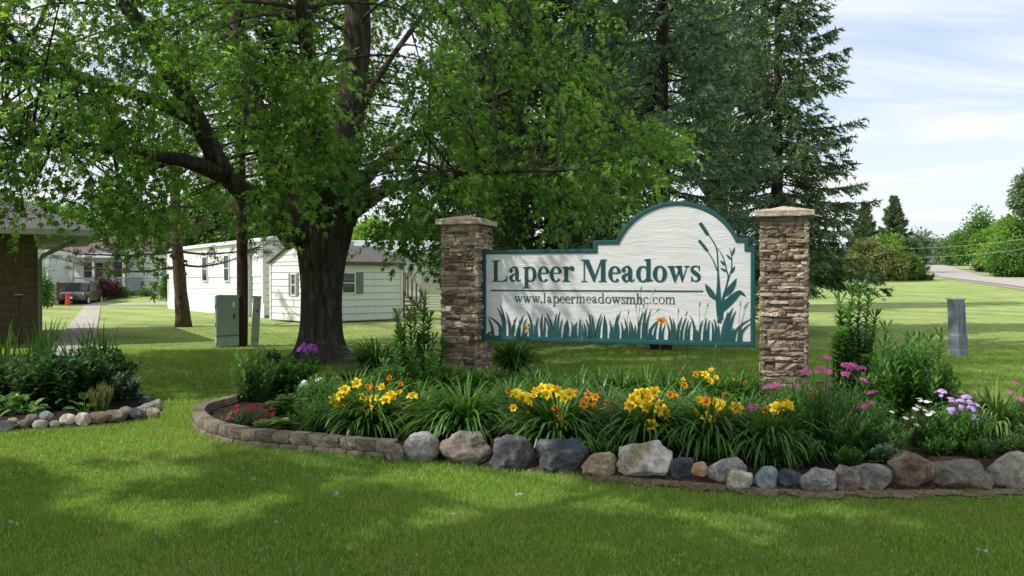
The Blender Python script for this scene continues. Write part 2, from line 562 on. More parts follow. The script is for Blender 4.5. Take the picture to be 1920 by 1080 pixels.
s.l(s.math('MULTIPLY', s.math('DIVIDE', sp.outputs[1], zz), 1.5), cb.inputs[1])
cn = s.noise(0.9, 7, 0.58, cb.outputs[0], 0.7)
cov = s.ramp(cn, [(0.38, 0.42), (0.58, 1.0)])
hor = s.ramp(sp.outputs[2], [(0.0, 1.0), (0.16, 0.62), (0.34, 0.0)])
fac = s.math('MAXIMUM', cov, hor)
cloud = s.ramp(cn, [(0.3, (0.80, 0.86, 0.92)), (0.7, (0.97, 0.98, 1.0))])
csc = s.n('ShaderNodeVectorMath', operation='SCALE')
s.l(cloud, csc.inputs[0])
csc.inputs['Scale'].default_value = 10.9
bl = s.n('ShaderNodeVectorMath', operation='SCALE')
s.l(sky.outputs[0], bl.inputs[0])
bl.inputs['Scale'].default_value = 2.1
lum = s.mix(fac, bl.outputs[0], csc.outputs[0])
bg = s.n('ShaderNodeBackground')
bg.inputs['Strength'].default_value = 0.10
s.l(lum, bg.inputs['Color'])
wo = s.n('ShaderNodeOutputWorld')
s.l(bg.outputs[0], wo.inputs['Surface'])

sl = bpy.data.lights.new('sun', 'SUN')
sl.energy = 5.0
sl.angle = R(0.53)
sl.color = (1.0, 0.965, 0.90)
so = bpy.data.objects.new('sun', sl)
COL.objects.link(so)
so.rotation_euler = (-sd).to_track_quat('-Z', 'Y').to_euler()
so.location = (-30, -10, 40)

cam = bpy.data.cameras.new('camera')
cam.sensor_width = 36
cam.lens = 36 * F / 1920
cam.clip_end = 6000
co = bpy.data.objects.new('camera', cam)
COL.objects.link(co)
co.location = (0, 0, CH)
co.rotation_euler = (R(90) - math.atan2(540 - HY, F), 0, 0)
scene.camera = co
scene.view_settings.view_transform = 'Standard'
scene.view_settings.look = 'None'
scene.view_settings.exposure = 0
scene.render.resolution_x, scene.render.resolution_y = 1024, 576
scene.cycles.use_denoising = True
scene.cycles.max_bounces = 7
scene.cycles.diffuse_bounces = 3
scene.cycles.transmission_bounces = 3
scene.cycles.glossy_bounces = 2
scene.cycles.sample_clamp_indirect = 4.0


# ------------------------------------------------------------------ ground
def grid_sheet(xs, ys, zoff=0.0):
    X, Y = np.meshgrid(xs, ys)
    v = np.stack([X, Y, terrain(X, Y) + zoff], -1).reshape(-1, 3)
    nx, ny = len(xs), len(ys)
    i = (np.arange(ny - 1)[:, None] * nx + np.arange(nx - 1)[None, :]).reshape(-1)
    return v, np.stack([i, i + 1, i + nx + 1, i + nx], -1)


b = MB()
xs = np.concatenate([-np.geomspace(2500, 60, 22), np.arange(-56, 140, 2.0), np.geomspace(140, 2500, 22)])
ys = np.concatenate([[-120, -60, -30], np.arange(-12, 270, 2.0), np.geomspace(272, 3500, 26)])
b.add(*grid_sheet(xs, ys))
tag(b.obj('ground', M['ground'], smooth_=True), kind='structure')


def ribbon(pts, width, zoff, step=2.0):
    pts = np.asarray(pts, float)
    seg = np.linalg.norm(np.diff(pts, axis=0), axis=1)
    d = np.concatenate([[0], np.cumsum(seg)])
    t = np.linspace(0, d[-1], max(2, int(d[-1] / step)))
    c = np.stack([np.interp(t, d, pts[:, k]) for k in range(2)], 1)
    T = np.gradient(c, axis=0)
    T /= np.linalg.norm(T, axis=1)[:, None]
    Nn = np.stack([-T[:, 1], T[:, 0]], 1)
    k = 5
    offs = np.linspace(-width / 2, width / 2, k)
    P = c[:, None, :] + offs[None, :, None] * Nn[:, None, :]
    z = terrain(P[..., 0], P[..., 1]) + zoff
    v = np.concatenate([P, z[..., None]], -1).reshape(-1, 3)
    n = len(c)
    i = (np.arange(n - 1)[:, None] * k + np.arange(k - 1)[None, :]).reshape(-1)
    return v, np.stack([i, i + k, i + k + 1, i + 1], -1)


ROAD = [(8, -25), (20, 8), (48.5, 75), (74.5, 133), (104.5, 200), (112, 217), (126, 250), (160, 330)]
b = MB()
b.add(*ribbon(ROAD, 9.0, 0.03))
tag(b.obj('road_shoulder', M['gravel']), kind='structure')
b = MB()
b.add(*ribbon(ROAD, 6.6, 0.07))
tag(b.obj('road', M['road']), kind='structure')
PATH = [(-8.2, 14.6), (-9.3, 16.8), (-10.35, 18.9), (-26.1, 49.8)]
# slabs with open joints: a run of short concrete flags
b = MB()
pp = np.array(PATH[1:], float)
d = (pp[-1] - pp[0]) / np.linalg.norm(pp[-1] - pp[0])
nrm = np.array([-d[1], d[0]])
L = np.linalg.norm(pp[-1] - pp[0]) + 2.6
st = pp[0] - d * 2.6
q = 0.0
while q < L:
    e = min(L, q + 1.5)
    c4 = [st + d * (q + 0.008) - nrm * 0.44, st + d * (q + 0.008) + nrm * 0.44, st + d * (e - 0.008) + nrm * 0.44, st + d * (e - 0.008) - nrm * 0.44]
    jz = 0.035 + rng.normal(0, 0.004)
    top = np.array([[p[0], p[1], terrain(p[0], p[1]) + jz] for p in c4])
    bot = top - [0, 0, 0.12]
    b.add(np.concatenate([top, bot]), [(0, 3, 2, 1)[::-1], (0, 1, 5, 4), (1, 2, 6, 5), (2, 3, 7, 6), (3, 0, 4, 7)])
    q = e
tag(b.obj('path', M['concrete']), kind='structure')
b = MB()
b.add(*ribbon([(-42, 52.5), (-27, 51.4), (-19, 52.2)], 2.2, 0.03, 1.0))
tag(b.obj('driveway', M['concrete']), kind='structure')

# planting beds ---------------------------------------------------------------
FRONT = [(362, 796), (378, 808), (410, 820), (500, 832), (620, 844), (736, 852), (820, 868), (920, 882), (1010, 889), (1100, 896), (1170, 904),
         (1270, 912), (1340, 918), (1430, 926), (1520, 931), (1640, 931), (1760, 929), (1880, 928), (2050, 924)]
BACK = [(2050, 800), (1930, 775), (1750, 728), (1520, 722), (1200, 728), (950, 712), (760, 706), (640, 710), (540, 712), (465, 732), (410, 764), (372, 784)]
bed = np.array([gd(*p)[:2] for p in FRONT + BACK])
FRONT_L = [(-90, 818), (0, 808), (60, 806), (130, 803), (200, 799), (240, 794), (290, 785), (308, 770)]
BACK_L = [(300, 755), (260, 735), (215, 690), (150, 672), (60, 668), (-90, 672)]
bed_l = np.array([gd(*p)[:2] for p in FRONT_L + BACK_L])


def inside(poly, x, y):
    c = np.zeros(np.shape(x), bool)
    j = len(poly) - 1
    for i in range(len(poly)):
        xi, yi = poly[i]
        xj, yj = poly[j]
        hit = ((yi > y) != (yj > y)) & (x < (xj - xi) * (y - yi) / (yj - yi + 1e-12) + xi)
        c ^= hit
        j = i
    return c


def shrink(poly, dist):
    n = len(poly)
    area = 0.5 * sum(poly[i][0] * poly[(i + 1) % n][1] - poly[(i + 1) % n][0] * poly[i][1] for i in range(n))
    sg = 1 if area > 0 else -1
    out = []
    for i in range(n):
        p0, p1, p2 = poly[i - 1], poly[i], poly[(i + 1) % n]
        a = (p1 - p0) / (np.linalg.norm(p1 - p0) + 1e-9)
        c = (p2 - p1) / (np.linalg.norm(p2 - p1) + 1e-9)
        na, nc = np.array([-a[1], a[0]]), np.array([-c[1], c[0]])
        m = na + nc
        m /= np.linalg.norm(m) + 1e-9
        k = dist / max(0.35, m @ na)
        out.append(p1 + sg * m * k)
    return np.array(out)


def bed_mesh(poly, name, h):
    n = len(poly)
    inner = shrink(poly, 0.16)
    b = MB()
    v = np.concatenate([np.c_[poly, np.full(n, -0.01)], np.c_[inner, np.full(n, h)]])
    f = [(i, (i + 1) % n, n + (i + 1) % n, n + i) for i in range(n)] + [tuple(range(n, 2 * n))]
    b.add(v, f)
    tag(b.obj(name, M['soil']), kind='structure')


bed_mesh(bed, 'planting_bed', 0.07)
bed_mesh(bed_l, 'planting_bed', 0.06)
SOIL = 0.07
# the dry straw strip along the foot of the boulders
fr = np.array([gd(px, py + 6)[:2] for px, py in FRONT[9:]])
b = MB()
n_ = 60
tt = np.linspace(0, len(fr) - 1, n_)
cx = np.interp(tt, np.arange(len(fr)), fr[:, 0])
cy = np.interp(tt, np.arange(len(fr)), fr[:, 1])
rows = []
for k in range(5):
    wob = 0.05 * np.sin(tt * 5 + k) + 0.04 * np.sin(tt * 11 + 2 * k)
    off = 0.30 - k * 0.07 + (wob if k in (0, 4) else 0)
    rows.append(np.c_[cx, cy + off, np.full(n_, 0.012 + 0.012 * (k in (1, 2, 3)))])
v = np.stack(rows, 1).reshape(-1, 3)
i = (np.arange(n_ - 1)[:, None] * 5 + np.arange(4)[None, :]).reshape(-1)
b.add(v, np.stack([i, i + 1, i + 6, i + 5], -1)[:, ::-1])
tag(b.obj('mulch_strip', M['mulch'], smooth_=True), kind='structure')
STRAW = np.c_[cx, cy]

# ------------------------------------------------------------------ rocks
ROCK = {
    'granite': stone_mat('rock_granite', (0.17, 0.16, 0.155), (0.29, 0.275, 0.26), (0.42, 0.40, 0.37), 9, 0.5, 0.5),
    'pinkgrey': stone_mat('rock_pink_grey', (0.14, 0.11, 0.10), (0.24, 0.195, 0.175), (0.34, 0.28, 0.25), 8, 0.35, 0.5),
    'brown': stone_mat('rock_brown', (0.10, 0.085, 0.075), (0.19, 0.155, 0.13), (0.30, 0.235, 0.185), 6, 0.3, 0.6),
    'dark': stone_mat('rock_dark', (0.045, 0.045, 0.05), (0.095, 0.09, 0.095), (0.17, 0.155, 0.15), 6, 0.25, 0.7),
    'slate': stone_mat('rock_slate', (0.035, 0.042, 0.048), (0.070, 0.082, 0.092), (0.14, 0.15, 0.155), 6, 0.25, 0.9),
    'tan': stone_mat('rock_tan', (0.24, 0.18, 0.11), (0.36, 0.29, 0.20), (0.46, 0.40, 0.32), 7, 0.25, 0.5),
    'white': stone_mat('rock_white', (0.30, 0.23, 0.13), (0.50, 0.47, 0.42), (0.66, 0.64, 0.60), 5, 0.2, 0.6),
    'orange': stone_mat('rock_orange', (0.40, 0.20, 0.07), (0.48, 0.36, 0.24), (0.62, 0.58, 0.52), 6, 0.2, 0.5),
    'bluegrey': stone_mat('rock_blue_grey', (0.14, 0.165, 0.175), (0.23, 0.26, 0.27), (0.33, 0.36, 0.36), 5, 0.25, 0.4),
    'mixed': stone_mat('rock_mixed', (0.08, 0.10, 0.125), (0.22, 0.19, 0.15), (0.33, 0.29, 0.235), 4, 0.3, 0.6),
    'rust': stone_mat('rock_rust', (0.11, 0.072, 0.05), (0.215, 0.15, 0.108), (0.31, 0.245, 0.20), 6, 0.3, 0.6),
    'olive': stone_mat('rock_olive', (0.11, 0.10, 0.08), (0.18, 0.16, 0.125), (0.25, 0.23, 0.19), 4, 0.25, 0.5),
    'paleolive': stone_mat('rock_pale', (0.19, 0.185, 0.15), (0.29, 0.275, 0.225), (0.37, 0.35, 0.29), 5, 0.3, 0.4),
}


def ico(sub):
    import bmesh
    bm = bmesh.new()
    bmesh.ops.create_icosphere(bm, subdivisions=sub, radius=1)
    v = np.array([x.co[:] for x in bm.verts])
    f = np.array([[q.index for q in x.verts] for x in bm.faces])
    bm.free()
    return v, f


ICO4 = ico(5)
ICO3 = ico(4)


def rock(l, r, t, bt, matk, label, group, seed, angular=0.5, base=None, depth=0.8, peak=0.0, sub=ICO4):
    base = bt if base is None else base
    g = gd((l + r) / 2, base)
    wd = (r - l) / F * g[1]
    ht = (bt - t) / F * g[1]
    dp = wd * depth
    rs = np.random.default_rng(seed)
    v = sub[0].copy()
    # round lump -> squarer block, chopped by a few planes
    e = 1.0 - 0.22 * angular
    v = np.sign(v) * np.abs(v) ** e
    for _ in range(int(7 + 13 * angular)):
        nn = rs.normal(size=3)
        nn /= np.linalg.norm(nn)
        dd = rs.uniform(0.66, 0.96) if angular > 0.3 else rs.uniform(0.86, 1.02)
        sdist = v @ nn - dd
        v = v - np.clip(sdist, 0, None)[:, None] * nn[None, :] * 0.94
    off = rs.uniform(-50, 50, 3)
    amp = 0.055 + 0.07 * angular
    disp = np.array([mnoise.fractal(Vector(p * 1.9 + off), 0.75, 2.15, 6) for p in v])
    fin_ = np.array([mnoise.noise(Vector(p * 7.0 + off)) for p in v])
    v = v * (1 + amp * disp + .014 * fin_)[:, None]
    if peak:
        v[:, 0] += peak * np.clip(v[:, 2], 0, 1)
    lo, hi = v.min(0), v.max(0)
    v = (v - lo) / (hi - lo) - [0.5, 0.5, 0.0]
    v = v * [wd * 1.02, dp, ht * 1.16] - [0, 0, ht * 0.16]
    b = MB()
    b.add(v, sub[1])
    o = b.obj('boulder' if wd > 0.2 else 'stone', ROCK[matk], smooth_=True, loc=(g[0], g[1] + dp * 0.5, 0.0))
    tag(o, label, 'boulder' if wd > 0.2 else 'stone', group)
    return o


G1 = 'boulders edging the flower bed'
BOULDERS = [
    (718, 756, 834, 865, 'pinkgrey', 'small rounded pinkish boulder touching the end of the block wall', .3, 0),
    (753, 823, 814, 866, 'granite', 'light grey rounded granite boulder beside the small pinkish one at the wall end', .25, 0),
    (820, 921, 815, 873, 'brown', 'broad brownish grey boulder in front of the flowerless daylily clump', .7, 0),
    (917, 1007, 820, 884, 'dark', 'peaked charcoal boulder between the brownish grey and the blue slate boulders', .8, -.25),
    (1005, 1111, 830, 887, 'slate', 'dark blue slate boulder with a long flat slanted top', .9, 0),
    (1093, 1166, 853, 896, 'tan', 'low tan sandstone boulder between the blue slate and the big white one', .7, 0),
    (1161, 1274, 833, 902, 'white', 'biggest whitish boulder with tan stains below the yellow daylilies', .75, 0),
    (1257, 1306, 861, 903, 'slate', 'small dark slate stone leaning against the biggest white boulder', .8, .1),
    (1298, 1334, 868, 904, 'orange', 'small white stone with a bright orange face', .5, 0),
    (1334, 1405, 863, 911, 'granite', 'medium grey boulder with smooth rounded top right of the orange stone', .45, .2),
    (1369, 1421, 886, 921, 'white', 'small whitish stone wedged under the medium grey boulder', .6, 0),
    (1419, 1468, 878, 919, 'bluegrey', 'small smooth pale blue grey stone in the boulder row', .35, .15),
    (1460, 1517, 885, 919, 'slate', 'low dark slate stone with a flat top between two pale stones', .8, 0),
    (1509, 1578, 883, 926, 'granite', 'domed speckled grey granite boulder beside the pink one', .4, .2),
    (1568, 1621, 877, 925, 'pinkgrey', 'upright pink granite stone in the boulder row', .6, 0),
    (1611, 1691, 877, 923, 'mixed', 'tan boulder with a blue grey patch on its face', .7, 0),
    (1684, 1775, 853, 921, 'rust', 'big rusty brown squarish boulder with a raised corner', .85, -.15),
    (1769, 1883, 871, 924, 'olive', 'long flat topped grey brown boulder with pale scratches', .85, 0),
    (1867, 1962, 854, 920, 'paleolive', 'smooth pale olive boulder cut by the frame edge', .4, .2),
]
for k, (l, r, t, bt, mk, lab, an, pk) in enumerate(BOULDERS):
    rock(l, r, t, bt + 4, mk, lab, G1, 100 + k, an, peak=pk, depth=0.75)
G2 = 'stones edging the shaded bed by the path'
STONES = [
    (-30, 19, 792, 809, 'dark', 'flat dark grey stone where the shaded bed meets the frame edge', .4),
    (6, 29, 785, 800, 'tan', 'small tan pebble tucked above the flat dark stone', .2),
    (24, 48, 789, 804, 'brown', 'dull grey brown cobble below the hosta leaves', .3),
    (41, 66, 778, 798, 'pinkgrey', 'pinkish round cobble beside the hosta', .2),
    (52, 82, 789, 804, 'paleolive', 'low pale cobble in front of the pinkish one', .25),
    (66, 95, 772, 794, 'bluegrey', 'light grey green cobble standing tall over the pale ones', .4),
    (87, 108, 790, 802, 'granite', 'tiny whitish flat cobble sunk in the turf', .2),
    (104, 136, 778, 799, 'white', 'white rounded cobble, first of the two white neighbours seen from the hosta', .3),
    (131, 161, 776, 799, 'white', 'white cobble with a pinkish side touching the brown stone', .45),
    (158, 201, 774, 796, 'rust', 'reddish brown oval stone, widest of the shaded bed edging', .35),
    (184, 229, 771, 794, 'olive', 'long olive brown stone leaning behind the reddish brown one', .4),
    (209, 242, 764, 788, 'rust', 'small reddish stone wedged between the olive and the charcoal ones', .6),
    (234, 262, 767, 790, 'dark', 'squarish charcoal stone in the shaded bed edging', .7),
    (249, 272, 763, 785, 'bluegrey', 'light blue grey cobble beside the squarish charcoal stone', .3),
    (266, 294, 766, 785, 'tan', 'tan and brown cobble nearest the bare mulch tip', .4),
    (257, 286, 757, 777, 'granite', 'pale grey cobble resting behind the tan one', .3),
    (277, 301, 750, 770, 'paleolive', 'pale grey stone at the tip of the shaded bed', .4),
    (254, 282, 744, 763, 'dark', 'dark grey stone at the back of the tip of the shaded bed', .5),
]
for k, (l, r, t, bt, mk, lab, an) in enumerate(STONES):
    rock(l, r, t, bt + 2, mk, lab, G2, 300 + k, an, depth=0.8, sub=ICO3)

# ------------------------------------------------------------------ block wall
WALLPX = [(736, 862), (680, 858), (620, 852), (560, 846), (500, 841), (450, 836), (410, 829), (378, 818), (360, 804), (356, 792), (368, 781), (395, 773), (425, 765), (452, 756), (472, 748)]
wp = np.array([gd(*p)[:2] for p in WALLPX])
# smooth the run
for _ in range(2):
    q = [wp[0]]
    for i in range(len(wp) - 1):
        q += [wp[i] * .75 + wp[i + 1] * .25, wp[i] * .25 + wp[i + 1] * .75]
    wp = np.array(q + [wp[-1]])
dcum = np.concatenate([[0], np.cumsum(np.linalg.norm(np.diff(wp, axis=0), axis=1))])
wall = thing('block_wall', 'low curved garden wall of two courses of brown concrete blocks', 'garden wall', (wp[0][0], wp[0][1], 0))


def on_wall(d):
    d = np.clip(d, 0, dcum[-1])
    p = np.array([np.interp(d, dcum, wp[:, 0]), np.interp(d, dcum, wp[:, 1])])
    e = np.clip(d + 0.02, 0, dcum[-1])
    f = np.clip(d - 0.02, 0, dcum[-1])
    t = np.array([np.interp(e, dcum, wp[:, 0]) - np.interp(f, dcum, wp[:, 0]), np.interp(e, dcum, wp[:, 1]) - np.interp(f, dcum, wp[:, 1])])
    return p, t / (np.linalg.norm(t) + 1e-9)


def block_mesh(p, t, ln, z0, z1, dep, push):
    # walking from the boulder end round to the back: the bed is on the right of the walk
    nr = np.array([t[1], -t[0]])
    nx, nz = 5, 4
    b = MB()
    us = np.linspace(-ln / 2, ln / 2, nx)
    zs = np.linspace(z0, z1, nz)
    grid = []
    for iz, z in enumerate(zs):
        for iu, u in enumerate(us):
            edge = (iu in (0, nx - 1)) * 0.010 + (iz in (0, nz - 1)) * 0.008
            inn = edge - push + rng.normal(0, 0.004)
            q = p + t * u * (0.985 if iz in (0, nz - 1) else 1.0) + nr * inn
            grid.append([q[0], q[1], z - (0.004 if iz == nz - 1 and iu in (0, nx - 1) else 0)])
    back = []
    for z in (z0, z1):
        for u in (-ln * 0.44, ln * 0.44):
            q = p + t * u + nr * dep
            back.append([q[0], q[1], z])
    f = []
    for iz in range(nz - 1):
        for iu in range(nx - 1):
            a = iz * nx + iu
            f.append((a, a + 1, a + nx + 1, a + nx))
    k = nx * nz
    top = [(nz - 1) * nx + i for i in range(nx)]
    f.append(tuple(top + [k + 3, k + 2]))
    f.append(tuple([i for i in range(nx)][::-1] + [k, k + 1]))
    f.append(tuple([iz * nx for iz in range(nz)] + [k + 2, k]))
    f.append(tuple([iz * nx + nx - 1 for iz in range(nz)][::-1] + [k + 1, k + 3]))
    f.append((k, k + 1, k + 3, k + 2))
    b.add(np.array(grid + back) - [wp[0][0], wp[0][1], 0], f)
    return b


for course, (z0, z1, ph, push) in enumerate(((-0.05, 0.050, 0.09, 0.0), (0.054, 0.152, 0.0, -0.012))):
    d = ph
    while d < dcum[-1] - 0.05:
        ln = rng.uniform(0.175, 0.195)
        p, t = on_wall(d + ln / 2)
        block_mesh(p, t, ln - 0.006, z0, z1 + rng.normal(0, 0.002), 0.14, push + rng.normal(0, 0.004)).obj('block', M['wall_block'], wall)
        d += ln

# ------------------------------------------------------------------ pillars
ANG = R(19)
PD = np.array([math.cos(ANG), -math.sin(ANG)])       # along the sign, towards its nearer end
PN = np.array([-math.sin(ANG), -math.cos(ANG)])      # out of the sign's face
PL = np.array([-0.62, 11.0])
PR = PL + PD * 4.13


def pillar(c, top, label):
    root = thing('stone_pillar', label, 'pillar', (c[0], c[1], 0), -ANG, 'stone pillars holding the sign')
    b = MB()
    H = top - 0.13
    W = 0.50
    b.box((0, 0, H / 2), (W - 0.03, W - 0.03, H), tint=0.02)
    for face in range(4):
        a = face * PI / 2
        ca, sa = math.cos(a), math.sin(a)
        z = 0.0
        while z < H - 0.012:
            h = rng.choice([0.035, 0.05, 0.065, 0.085], p=[.25, .35, .25, .15])
            h = min(h, H - z)
            u = -W / 2 - 0.02 + (0.0 if rng.random() < 0.5 else -0.01)
            while u < W / 2:
                ln = rng.uniform(0.07, 0.26)
                if W / 2 - (u + ln) < 0.06:
                    ln = W / 2 - u + rng.uniform(0.0, 0.02)
                hh = h
                pieces = [(z, h)]
                if h > 0.06 and rng.random() < 0.4:
                    c1 = h * rng.uniform(0.35, 0.65)
                    pieces = [(z, c1), (z + c1, h - c1)]
                for zz0, hh in pieces:
                    pr = rng.uniform(0.004, 0.034)
                    til = rng.normal(0, 0.010)
                    nx, nz = 5, 3
                    us = np.linspace(u + 0.002, u + ln - 0.002, nx)
                    zs = np.linspace(zz0 + 0.002, zz0 + hh - 0.002, nz)
                    g = []
                    for iz in range(nz):
                        for iu in range(nx):
                            edge = 0.007 * (iu in (0, nx - 1)) + 0.006 * (iz in (0, nz - 1))
                            y = -(W / 2 + pr + til * (iz - 1) + rng.normal(0, 0.005) - edge)
                            g.append((us[iu] + rng.normal(0, 0.002), y, zs[iz] + rng.normal(0, 0.0016)))
                    for iz in (0, nz - 1):
                        for iu in (0, nx - 1):
                            g.append((us[iu], -(W / 2 - 0.03), zs[iz]))
                    g = np.array(g)
                    g = np.stack([g[:, 0] * ca - g[:, 1] * sa, g[:, 0] * sa + g[:, 1] * ca, g[:, 2]], 1)
                    f = [(iz * nx + iu, iz * nx + iu + 1, (iz + 1) * nx + iu + 1, (iz + 1) * nx + iu) for iz in range(nz - 1) for iu in range(nx - 1)]
                    k = nx * nz
                    f.append(tuple([(nz - 1) * nx + i for i in range(nx)] + [k + 3, k + 2]))
                    f.append(tuple(list(range(nx))[::-1] + [k, k + 1]))
                    f.append(tuple([iz * nx for iz in range(nz)][::1] + [k + 2, k]))
                    f.append(tuple([iz * nx + nx - 1 for iz in range(nz)][::-1] + [k + 1, k + 3]))
                    b.add(g, f, tint=np.clip(rng.normal(0.5, 0.27), 0, 1))
                u += ln
            z += h
    b.obj('shaft', M['ledge_stone'], root)
    # cap: chamfered slab with a low hipped top, gently weathered
    b = MB()
    n = 9
    hw = 0.325
    t = np.linspace(-1, 1, n)
    X, Y = np.meshgrid(t, t)
    m = np.maximum(abs(X), abs(Y))
    z = H + 0.075 + 0.075 * (1 - m)
    v = np.stack([X * hw, Y * hw, z], -1)
    v[..., 2] += rng.normal(0, 0.0018, v.shape[:2])
    v = v.reshape(-1, 3)
    i = (np.arange(n - 1)[:, None] * n + np.arange(n - 1)[None, :]).reshape(-1)
    b.add(v, np.stack([i, i + 1, i + n + 1, i + n], -1))
    ring = [(k, 0) for k in range(n)] + [(n - 1, k) for k in range(1, n)] + [(k, n - 1) for k in range(n - 2, -1, -1)] + [(0, k) for k in range(n - 2, 0, -1)]
    loops = []
    for dz, gr in ((0.075, 1.0), (0.068, 1.012), (0.045, 1.006), (0.012, 1.012), (0.002, 0.99), (0.001, 0.8)):
        loops.append(np.array([[t[p] * hw * gr + rng.normal(0, 0.002), t[q] * hw * gr + rng.normal(0, 0.002), H + dz] for p, q in ring]))
    loops[0] = np.array([v[q * n + p] for p, q in ring])
    k = len(ring)
    vv = np.concatenate(loops)
    f = [(a * k + j, (a + 1) * k + j, (a + 1) * k + (j + 1) % k, a * k + (j + 1) % k) for a in range(len(loops) - 1) for j in range(k)]
    b.add(vv, f)
    b.obj('cap', M['cap_stone'], root)
    return root


pillar(PL, 2.435, 'ledge stone pillar behind the lily stems, farther end of the sign')
pillar(PR, 2.435, 'ledge stone pillar behind the pink yarrow, nearer end of the sign')

# ------------------------------------------------------------------ sign
S0 = np.array([PL[0] + PN[0] * 0.10, PL[1] + PN[1] * 0.10])   # a point of the sign's face plane


def uv(px, py):
    """the point of the sign's face seen at this place of the photo, as (along, up)"""
    dx, dz = (px - CX) / F, (HY - py) / F
    # ray (dx, 1, dz)*Y ; plane (P-S0).PN = 0
    Y = (S0 @ PN) / (dx * PN[0] + PN[1])
    p = np.array([dx * Y, Y])
    return np.array([(p - S0) @ PD, CH + dz * Y])


sign = thing('entrance_sign', 'white wooden sign with teal border hung between two stone pillars', 'sign', (S0[0], S0[1], 0), -ANG)
a0, a1, a2 = uv(1155, 449.5), uv(1270.5, 377), uv(1385, 447)


def circ(a, b, c):
    A = np.array([[b[0] - a[0], b[1] - a[1]], [c[0] - a[0], c[1] - a[1]]]) * 2
    B = np.array([b @ b - a @ a, c @ c - a @ a])
    return np.linalg.solve(A, B)


cc = circ(a0, a1, a2)
cr = np.linalg.norm(a0 - cc)
zb = (uv(903, 638)[1] + uv(1415, 651)[1]) / 2
u0, u1 = uv(904, 560)[0], uv(1416, 560)[0]
zl, z2 = (uv(905, 470)[1] + uv(1112, 466)[1]) / 2, (a0[1] + a2[1]) / 2
us1, us2 = uv(1112, 455)[0], uv(1404, 455)[0]
zr = zl


def sign_outline(inset):
    r = cr - inset
    zz = z2 - inset
    aL = math.acos(np.clip((a0[0] - cc[0]) / cr, -1, 1))
    hh = zz - cc[1]
    xh = math.sqrt(max(1e-6, r * r - hh * hh))
    pts = [(u0 + inset, zb + inset), (u1 - inset, zb + inset), (u1 - inset, zr - inset), (us2 - inset, zr - inset), (us2 - inset, zz)]
    ang0, ang1 = math.atan2(hh, xh), math.atan2(hh, -xh)
    for a in np.linspace(ang0, ang1, 40):
        pts.append((cc[0] + r * math.cos(a), cc[1] + r * math.sin(a)))
    pts += [(us1 + inset, zz), (us1 + inset, zl - inset), (u0 + inset, zl - inset)]
    return np.array(pts)


def slab(b, poly, y0, y1, sides=True):
    """flat plate in the sign plane; y grows away from the viewer"""
    n = len(poly)
    fr = np.c_[poly[:, 0], np.full(n, y0), poly[:, 1]]
    bk = np.c_[poly[:, 0], np.full(n, y1), poly[:, 1]]
    f = [tuple(range(n)), tuple(range(2 * n - 1, n - 1, -1))]
    if sides:
        f += [(i, n + i, n + (i + 1) % n, (i + 1) % n) for i in range(n)]
    b.add(np.concatenate([fr, bk]), f)


out, inn = sign_outline(0.0), sign_outline(0.048)
inn2 = sign_outline(0.055)
b = MB()
slab(b, sign_outline(0.004), 0.022, 0.075)
b.obj('backing_board', M['teal'], sign)
b = MB()
slab(b, inn2, 0.014, 0.021)
b.obj('panel', M['sign_panel'], sign)
b = MB()
n = len(out)
loops = [np.c_[out[:, 0], np.full(n, 0.021), out[:, 1]], np.c_[out[:, 0], np.full(n, 0.004), out[:, 1]],
         np.c_[sign_outline(0.006)[:, 0], np.full(n, -0.002), sign_outline(0.006)[:, 1]],
         np.c_[sign_outline(0.044)[:, 0], np.full(n, -0.002), sign_outline(0.044)[:, 1]],
         np.c_[inn[:, 0], np.full(n, 0.003), inn[:, 1]], np.c_[inn2[:, 0], np.full(n, 0.0135), inn2[:, 1]]]
f = [(a * n + i, a * n + (i + 1) % n, (a + 1) * n + (i + 1) % n, (a + 1) * n + i) for a in range(len(loops) - 1) for i in range(n)]
b.add(np.concatenate(loops), f)
b.obj('border', M['teal'], sign)

# lettering ------------------------------------------------------------------
ZTOP = [0.0]


def layer():
    ZTOP[0] += 1
    return 0.0112 - 0.00011 * (ZTOP[0] % 50)


def plate(b, poly, base=0.014):
    slab(b, np.asarray(poly, float), layer(), base - 0.0005)


def crom(pts, n=8, closed=False):
    P = np.asarray(pts, float)
    if len(P) == 2:
        return P
    Q = np.vstack([P[-1], P, P[0], P[1]]) if closed else np.vstack([2 * P[0] - P[1], P, 2 * P[-1] - P[-2]])
    o = []
    segs = len(P) if closed else len(P) - 1
    for i in range(segs):
        p0, p1, p2, p3 = Q[i:i + 4]
        for t in np.linspace(0, 1, n, endpoint=False):
            o.append(0.5 * ((2 * p1) + (-p0 + p2) * t + (2 * p0 - 5 * p1 + 4 * p2 - p3) * t * t + (-p0 + 3 * p1 - 3 * p2 + p3) * t ** 3))
    if not closed:
        o.append(P[-1])
    return np.array(o)


